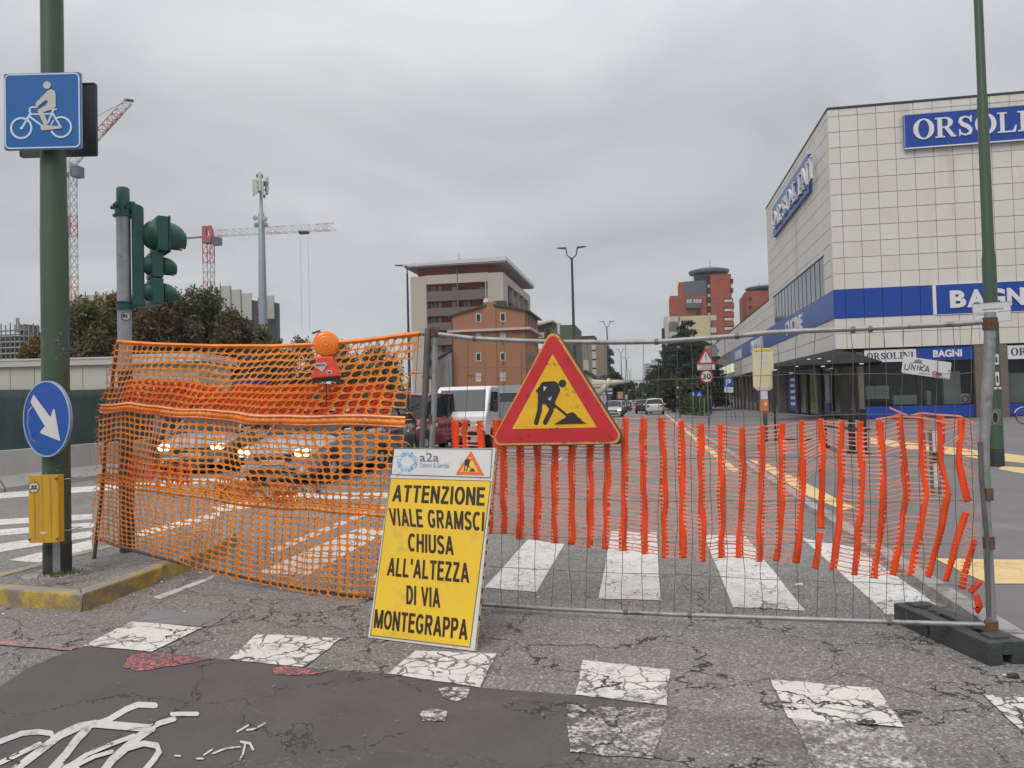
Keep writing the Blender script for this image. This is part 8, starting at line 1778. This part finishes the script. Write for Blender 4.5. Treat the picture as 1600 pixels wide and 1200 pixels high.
# white tipper truck
def truck():
    rz = R(-3); p = at_front(716, 26.0); t = thing('flatbed_truck', 'white tipper truck with open back behind the netting and triangle', 'truck', p, rz); w = .95; H_ = 2.12
    # cab: nose at local y 0, body goes to +y
    prof = [(0, .45), (-.04, .75), (.02, 1.12), (.18, 1.22), (.62, 2.02), (.85, H_), (1.75, H_), (1.80, .45)]
    m = MB(); n = len(prof); vs = [(-w, y, z) for y, z in prof] + [(w, y, z) for y, z in prof]; m.add(vs, [tuple(range(n)), tuple(range(2 * n - 1, n - 1, -1))] + [((i + 1) % n, i, i + n, (i + 1) % n + n) for i in range(n)]); m.build('cab', MATS['paint_white'], t, bevel=.05)
    MB().add([(-w * .90, .205, 1.26), (w * .90, .205, 1.26), (w * .84, .60, 1.98), (-w * .84, .60, 1.98)], [(0, 1, 2, 3)]).build('windscreen', MATS['screen_glass'], t, solid=.02).location = (0, -.015, .01)
    for s_ in (-1, 1):
        MB().prism([(.48, 1.25), (1.02, 1.25), (1.02, 1.92), (.76, 1.92)], 0, .012).prism([(1.10, 1.25), (1.62, 1.25), (1.62, 1.92), (1.10, 1.92)], 0, .012).build('side_window', MATS['car_glass'], t).matrix_local = Matrix.Translation((s_ * (w + .007) + .006, 0, 0)) @ Matrix.Rotation(math.pi / 2, 4, 'Z')
        MB().box(s_ * (w + .22) - .08, s_ * (w + .22) + .08, .38, .46, 1.22, 1.62).build('mirror', MATS['trim_black'], t, bevel=.02); MB().bar((s_ * w, .45, 1.5), (s_ * (w + .2), .42, 1.5), .03).build('mirror_arm', MATS['trim_black'], t)
        MB().box(s_ * .62 - .17, s_ * .62 + .17, -.07, .02, .72, .92).build('headlight', MATS['headlamp_glass'], t, bevel=.02)
        for y in (.80, 3.6): o = MB().lathe([(.2, -.12), (.34, -.11), (.36, -.06), (.36, .06), (.34, .11), (.2, .12)], 22, axis='X').build('wheel', MATS['tyre'], t, smooth=35, loc=(s_ * (w - .1), y, .36)); MB().lathe([(.04, s_ * .12), (.2, s_ * .11), (.2, s_ * .06), (.04, s_ * .06)], 14, axis='X').build('rim', MATS['paint_silver'], o)
        MB().box(s_ * (w + .02) - .02, s_ * (w + .02) + .02, 1.95, 5.0, .95, 1.55).build('side_board', MATS['bed_board'], t)
        MB().prism([(-.06, 0), (.06, 0), (.05, .05), (-.05, .05)], 0, .02).build('step', MATS['trim_black'], t, loc=(s_ * w, 1.0, .40))
    MB().disc(.70, .82, .07, -.09, -.05, 14).build('lamp', MATS['headlamp_lit'], t)
    MB().box(-w * .95, w * .95, -.10, .05, .40, .62).build('bumper', MATS['trim_black'], t, bevel=.03); MB().box(-.4, .4, -.06, .0, .74, .95).build('grille', MATS['trim_black'], t, bevel=.02); MB().box(-.26, .26, -.13, -.10, .45, .56).build('number_plate', MATS['plate_grey4'], t)
    MB().box(-w, w, 1.9, 5.0, .80, .93).build('bed', MATS['bed_board'], t); MB().box(-w, w, 4.98, 5.02, .95, 1.5).build('tailgate', MATS['bed_board'], t); MB().box(-w, w, 1.9, 1.96, .95, 2.15).build('headboard', MATS['bed_board'], t); MB().box(-.35, .35, 2.0, 4.9, .55, .78).build('chassis', MATS['trim_black'], t)
    return t
worn('bed_board', (.33, .34, .33), .6, .15, 2, dirt=(.2, .18, .16), damt=.3)
truck()
# second truck bed behind
p = at_front(800, 34); t2_ = thing('parked_truck', 'grey green truck body partly hidden behind the white tipper truck', 'truck', p, R(-3)); MB().box(-.8, 1.0, 0, 4, .9, 1.95).build('body', worn('truck_green', (.05, .06, .055), .6, .2, 1), t2_, bevel=.05); MB().box(-.85, 1.05, -.03, 4.1, 1.95, 2.3).build('canopy', MATS['bed_board'], t2_)
for s_ in (-.65, .85):
    for y in (.6, 3.2): MB().lathe([(.2, -.1), (.38, -.08), (.38, .08), (.2, .1)], 18, axis='X').build('wheel', MATS['tyre'], t2_, loc=(s_, y, .38))
# cars far down the avenue
car('white car seen from behind driving away up the avenue', (0.62, 80, 0), R(180), 'paint_white', L=4.3, W=1.85, H=1.6, kind='suv', lit=False, name='moving_car')
car('dark car just left of the white car on the avenue', (-.55, 88, 0), R(180), 'paint_dark', L=4.2, W=1.75, H=1.5, kind='suv', lit=False, name='moving_car')
car('small distant white car behind the dark one', (-1.4, 140, 0), 0, 'paint_white', L=4.2, W=1.8, H=1.55, kind='suv', lit=True, name='moving_car')
def axx(px_, Y): return PY(px_, 640, Y).x
car('silver car with lit headlights coming down the left carriageway', (axx(957, 70), 72, 0), 0, 'paint_silver', kind='hatch', lit=True, name='moving_car')
for px_, Y, c_, lb in ((963, 84, 'paint_dark', 'dark parked car behind the silver one'), (968, 96, 'paint_silver', 'grey parked car in the left lane queue'), (974, 112, 'paint_dark', 'black parked car farther in the left queue'), (980, 130, 'paint_greyblue', 'small blue grey car far in the left queue'), (992, 175, 'paint_white', 'tiny distant pale car at the avenue end')):
    car(lb, (axx(px_, Y), Y, 0), 0, c_, kind='hatch', lit=False, detail=False, group='cars queued on the left carriageway')
bt_ = thing('road_barrier', 'distant orange and white roadwork barrier on the avenue', 'barrier', (PY(993, 640, 120).x, 120, 0)); 
for k in range(4): MB().box(-1.2, 1.2, -.03, .03, .3 + k * .2, .48 + k * .2).build('board', MATS['housing_red'] if k % 2 else MATS['panel_white'], bt_)
for s_ in (-1, 1): MB().box(s_ - .03, s_ + .03, -.05, .05, 0, 1.1).build('leg', MATS['trim_black'], bt_)

# ================================================================== PEOPLE
worn('skin', (.42, .26, .19), .6, .05); worn('cloth_blue', (.10, .14, .26), .85, .15, 6); worn('cloth_navy', (.03, .04, .07), .85, .15, 6); worn('cloth_tan', (.20, .15, .09), .85, .2, 6); worn('cloth_dark', (.022, .022, .026), .85, .15, 6); worn('hair_dark', (.02, .015, .012), .7, .2, 20)
def person(label, loc, rz, top, legs, J=None, H_=1.74):
    t = thing('person', label, 'person', loc, rz); s_ = H_ / 1.74
    J_ = {'pel': (0, 0, .95), 'wa': (0, 0, 1.10), 'ch': (0, .01, 1.30), 'nk': (0, .0, 1.47), 'hd': (0, -.01, 1.56), 'hd2': (0, -.02, 1.70), 'sl': (-.17, 0, 1.42), 'el': (-.23, .03, 1.15), 'wl': (-.22, -.06, .92), 'sr': (.17, 0, 1.42), 'er': (.23, .03, 1.15), 'wr': (.22, -.06, .92),
          'hl': (-.09, 0, .90), 'kl': (-.10, -.05, .50), 'al': (-.10, .02, .09), 'tl': (-.11, -.15, .04), 'hr': (.09, 0, .90), 'kr': (.10, .06, .50), 'ar': (.10, .16, .10), 'tr': (.11, .0, .04)}
    if J: J_.update(J)
    E_ = [('pel', 'wa'), ('wa', 'ch'), ('ch', 'nk'), ('nk', 'hd'), ('hd', 'hd2'), ('ch', 'sl'), ('sl', 'el'), ('el', 'wl'), ('ch', 'sr'), ('sr', 'er'), ('er', 'wr'), ('pel', 'hl'), ('hl', 'kl'), ('kl', 'al'), ('al', 'tl'), ('pel', 'hr'), ('hr', 'kr'), ('kr', 'ar'), ('ar', 'tr')]
    Rd = {'pel': .145, 'wa': .135, 'ch': .155, 'nk': .055, 'hd': .085, 'hd2': .085, 'sl': .07, 'el': .05, 'wl': .035, 'sr': .07, 'er': .05, 'wr': .035, 'hl': .10, 'kl': .065, 'al': .045, 'tl': .04, 'hr': .10, 'kr': .065, 'ar': .045, 'tr': .04}
    names = list(J_); me = bpy.data.meshes.new('body'); me.from_pydata([tuple(c * s_ for c in J_[n]) for n in names], [(names.index(a), names.index(b)) for a, b in E_], []); o = bpy.data.objects.new('body', me); col.objects.link(o)
    sk = o.modifiers.new('skin', 'SKIN'); lay = me.skin_vertices[0] if me.skin_vertices else None
    if lay is None: bpy.context.view_layer.update(); lay = me.skin_vertices[0]
    for i, n in enumerate(names): lay.data[i].radius = (Rd[n] * s_, Rd[n] * s_ * .85)
    lay.data[names.index('pel')].use_root = True
    sb_ = o.modifiers.new('sub', 'SUBSURF'); sb_.levels = 1; sb_.render_levels = 1; bpy.context.view_layer.update()
    m2 = bpy.data.meshes.new_from_object(o.evaluated_get(bpy.context.evaluated_depsgraph_get())); o.modifiers.clear(); o.data = m2; o.parent = t
    for mm_ in ('skin', top, legs): m2.materials.append(MATS[mm_])
    for pl in m2.polygons: z = pl.center.z / s_; pl.material_index = 0 if z > 1.46 or (abs(pl.center.x) > .17 and z < .93) else (1 if z > .92 else 2); pl.use_smooth = True
    hd = J_['hd2']; MB().lathe([(.001, .095), (.07, .075), (.098, .02), (.10, -.04), (.085, -.07)], 14).build('hair', MATS['hair_dark'], t, smooth=True, loc=(0, hd[1] * s_ + .02, (hd[2] - .01) * s_))
    for s2_ in (-1, 1):
        wn_ = J_['wl'] if s2_ < 0 else J_['wr']; hnd = MB().hexa([(-.015, -.04, -.09), (.015, -.04, -.09), (.015, .03, -.09), (-.015, .03, -.09), (-.02, -.035, 0), (.02, -.035, 0), (.02, .035, 0), (-.02, .035, 0)])
        for k in range(4): hnd.tube([(0, -.03 + k * .02, -.085), (0, -.035 + k * .02, -.13), (-.01 * s2_, -.04 + k * .018, -.165 + abs(k - 1.5) * .01)], [.009, .008, .006], 5)
        hnd.tube([(0, -.035, -.03), (0, -.065, -.07), (0, -.07, -.10)], [.011, .009, .007], 5); hnd.build('hand', MATS['skin'], t, smooth=True, loc=(wn_[0] * s_, wn_[1] * s_, (wn_[2] + .01) * s_))
    return t
g = G(1095.5, 649, PV); person('pedestrian in tan jacket and dark trousers walking by the hedge', g, R(160), 'cloth_tan', 'cloth_dark')
p = frontal(20.0, 246); person('person in blue clothes standing behind the net near the barrier', (p.x, p.y, 0), R(30), 'cloth_blue', 'cloth_navy', H_=1.60)
g = G(1111, 648, PV); person('dark dressed person standing by the first dark shop pier', g, R(20), 'cloth_dark', 'cloth_navy')

# ================================================================== AIR
hz = MB().box(-2600, 2600, -80, 4050, -1.4, 82).build('haze', None)
hm = bpy.data.materials.new('haze_air'); hm.use_nodes = True; ht = hm.node_tree
for n_ in list(ht.nodes): ht.nodes.remove(n_)
ho = ht.nodes.new('ShaderNodeOutputMaterial'); pv = ht.nodes.new('ShaderNodeVolumePrincipled'); pv.inputs['Color'].default_value = (.86, .89, .93, 1); pv.inputs['Density'].default_value = .00032; pv.inputs['Anisotropy'].default_value = .2
ht.links.new(pv.outputs[0], ho.inputs['Volume']); hz.data.materials.clear(); hz.data.materials.append(hm); struct(hz, 'stuff')
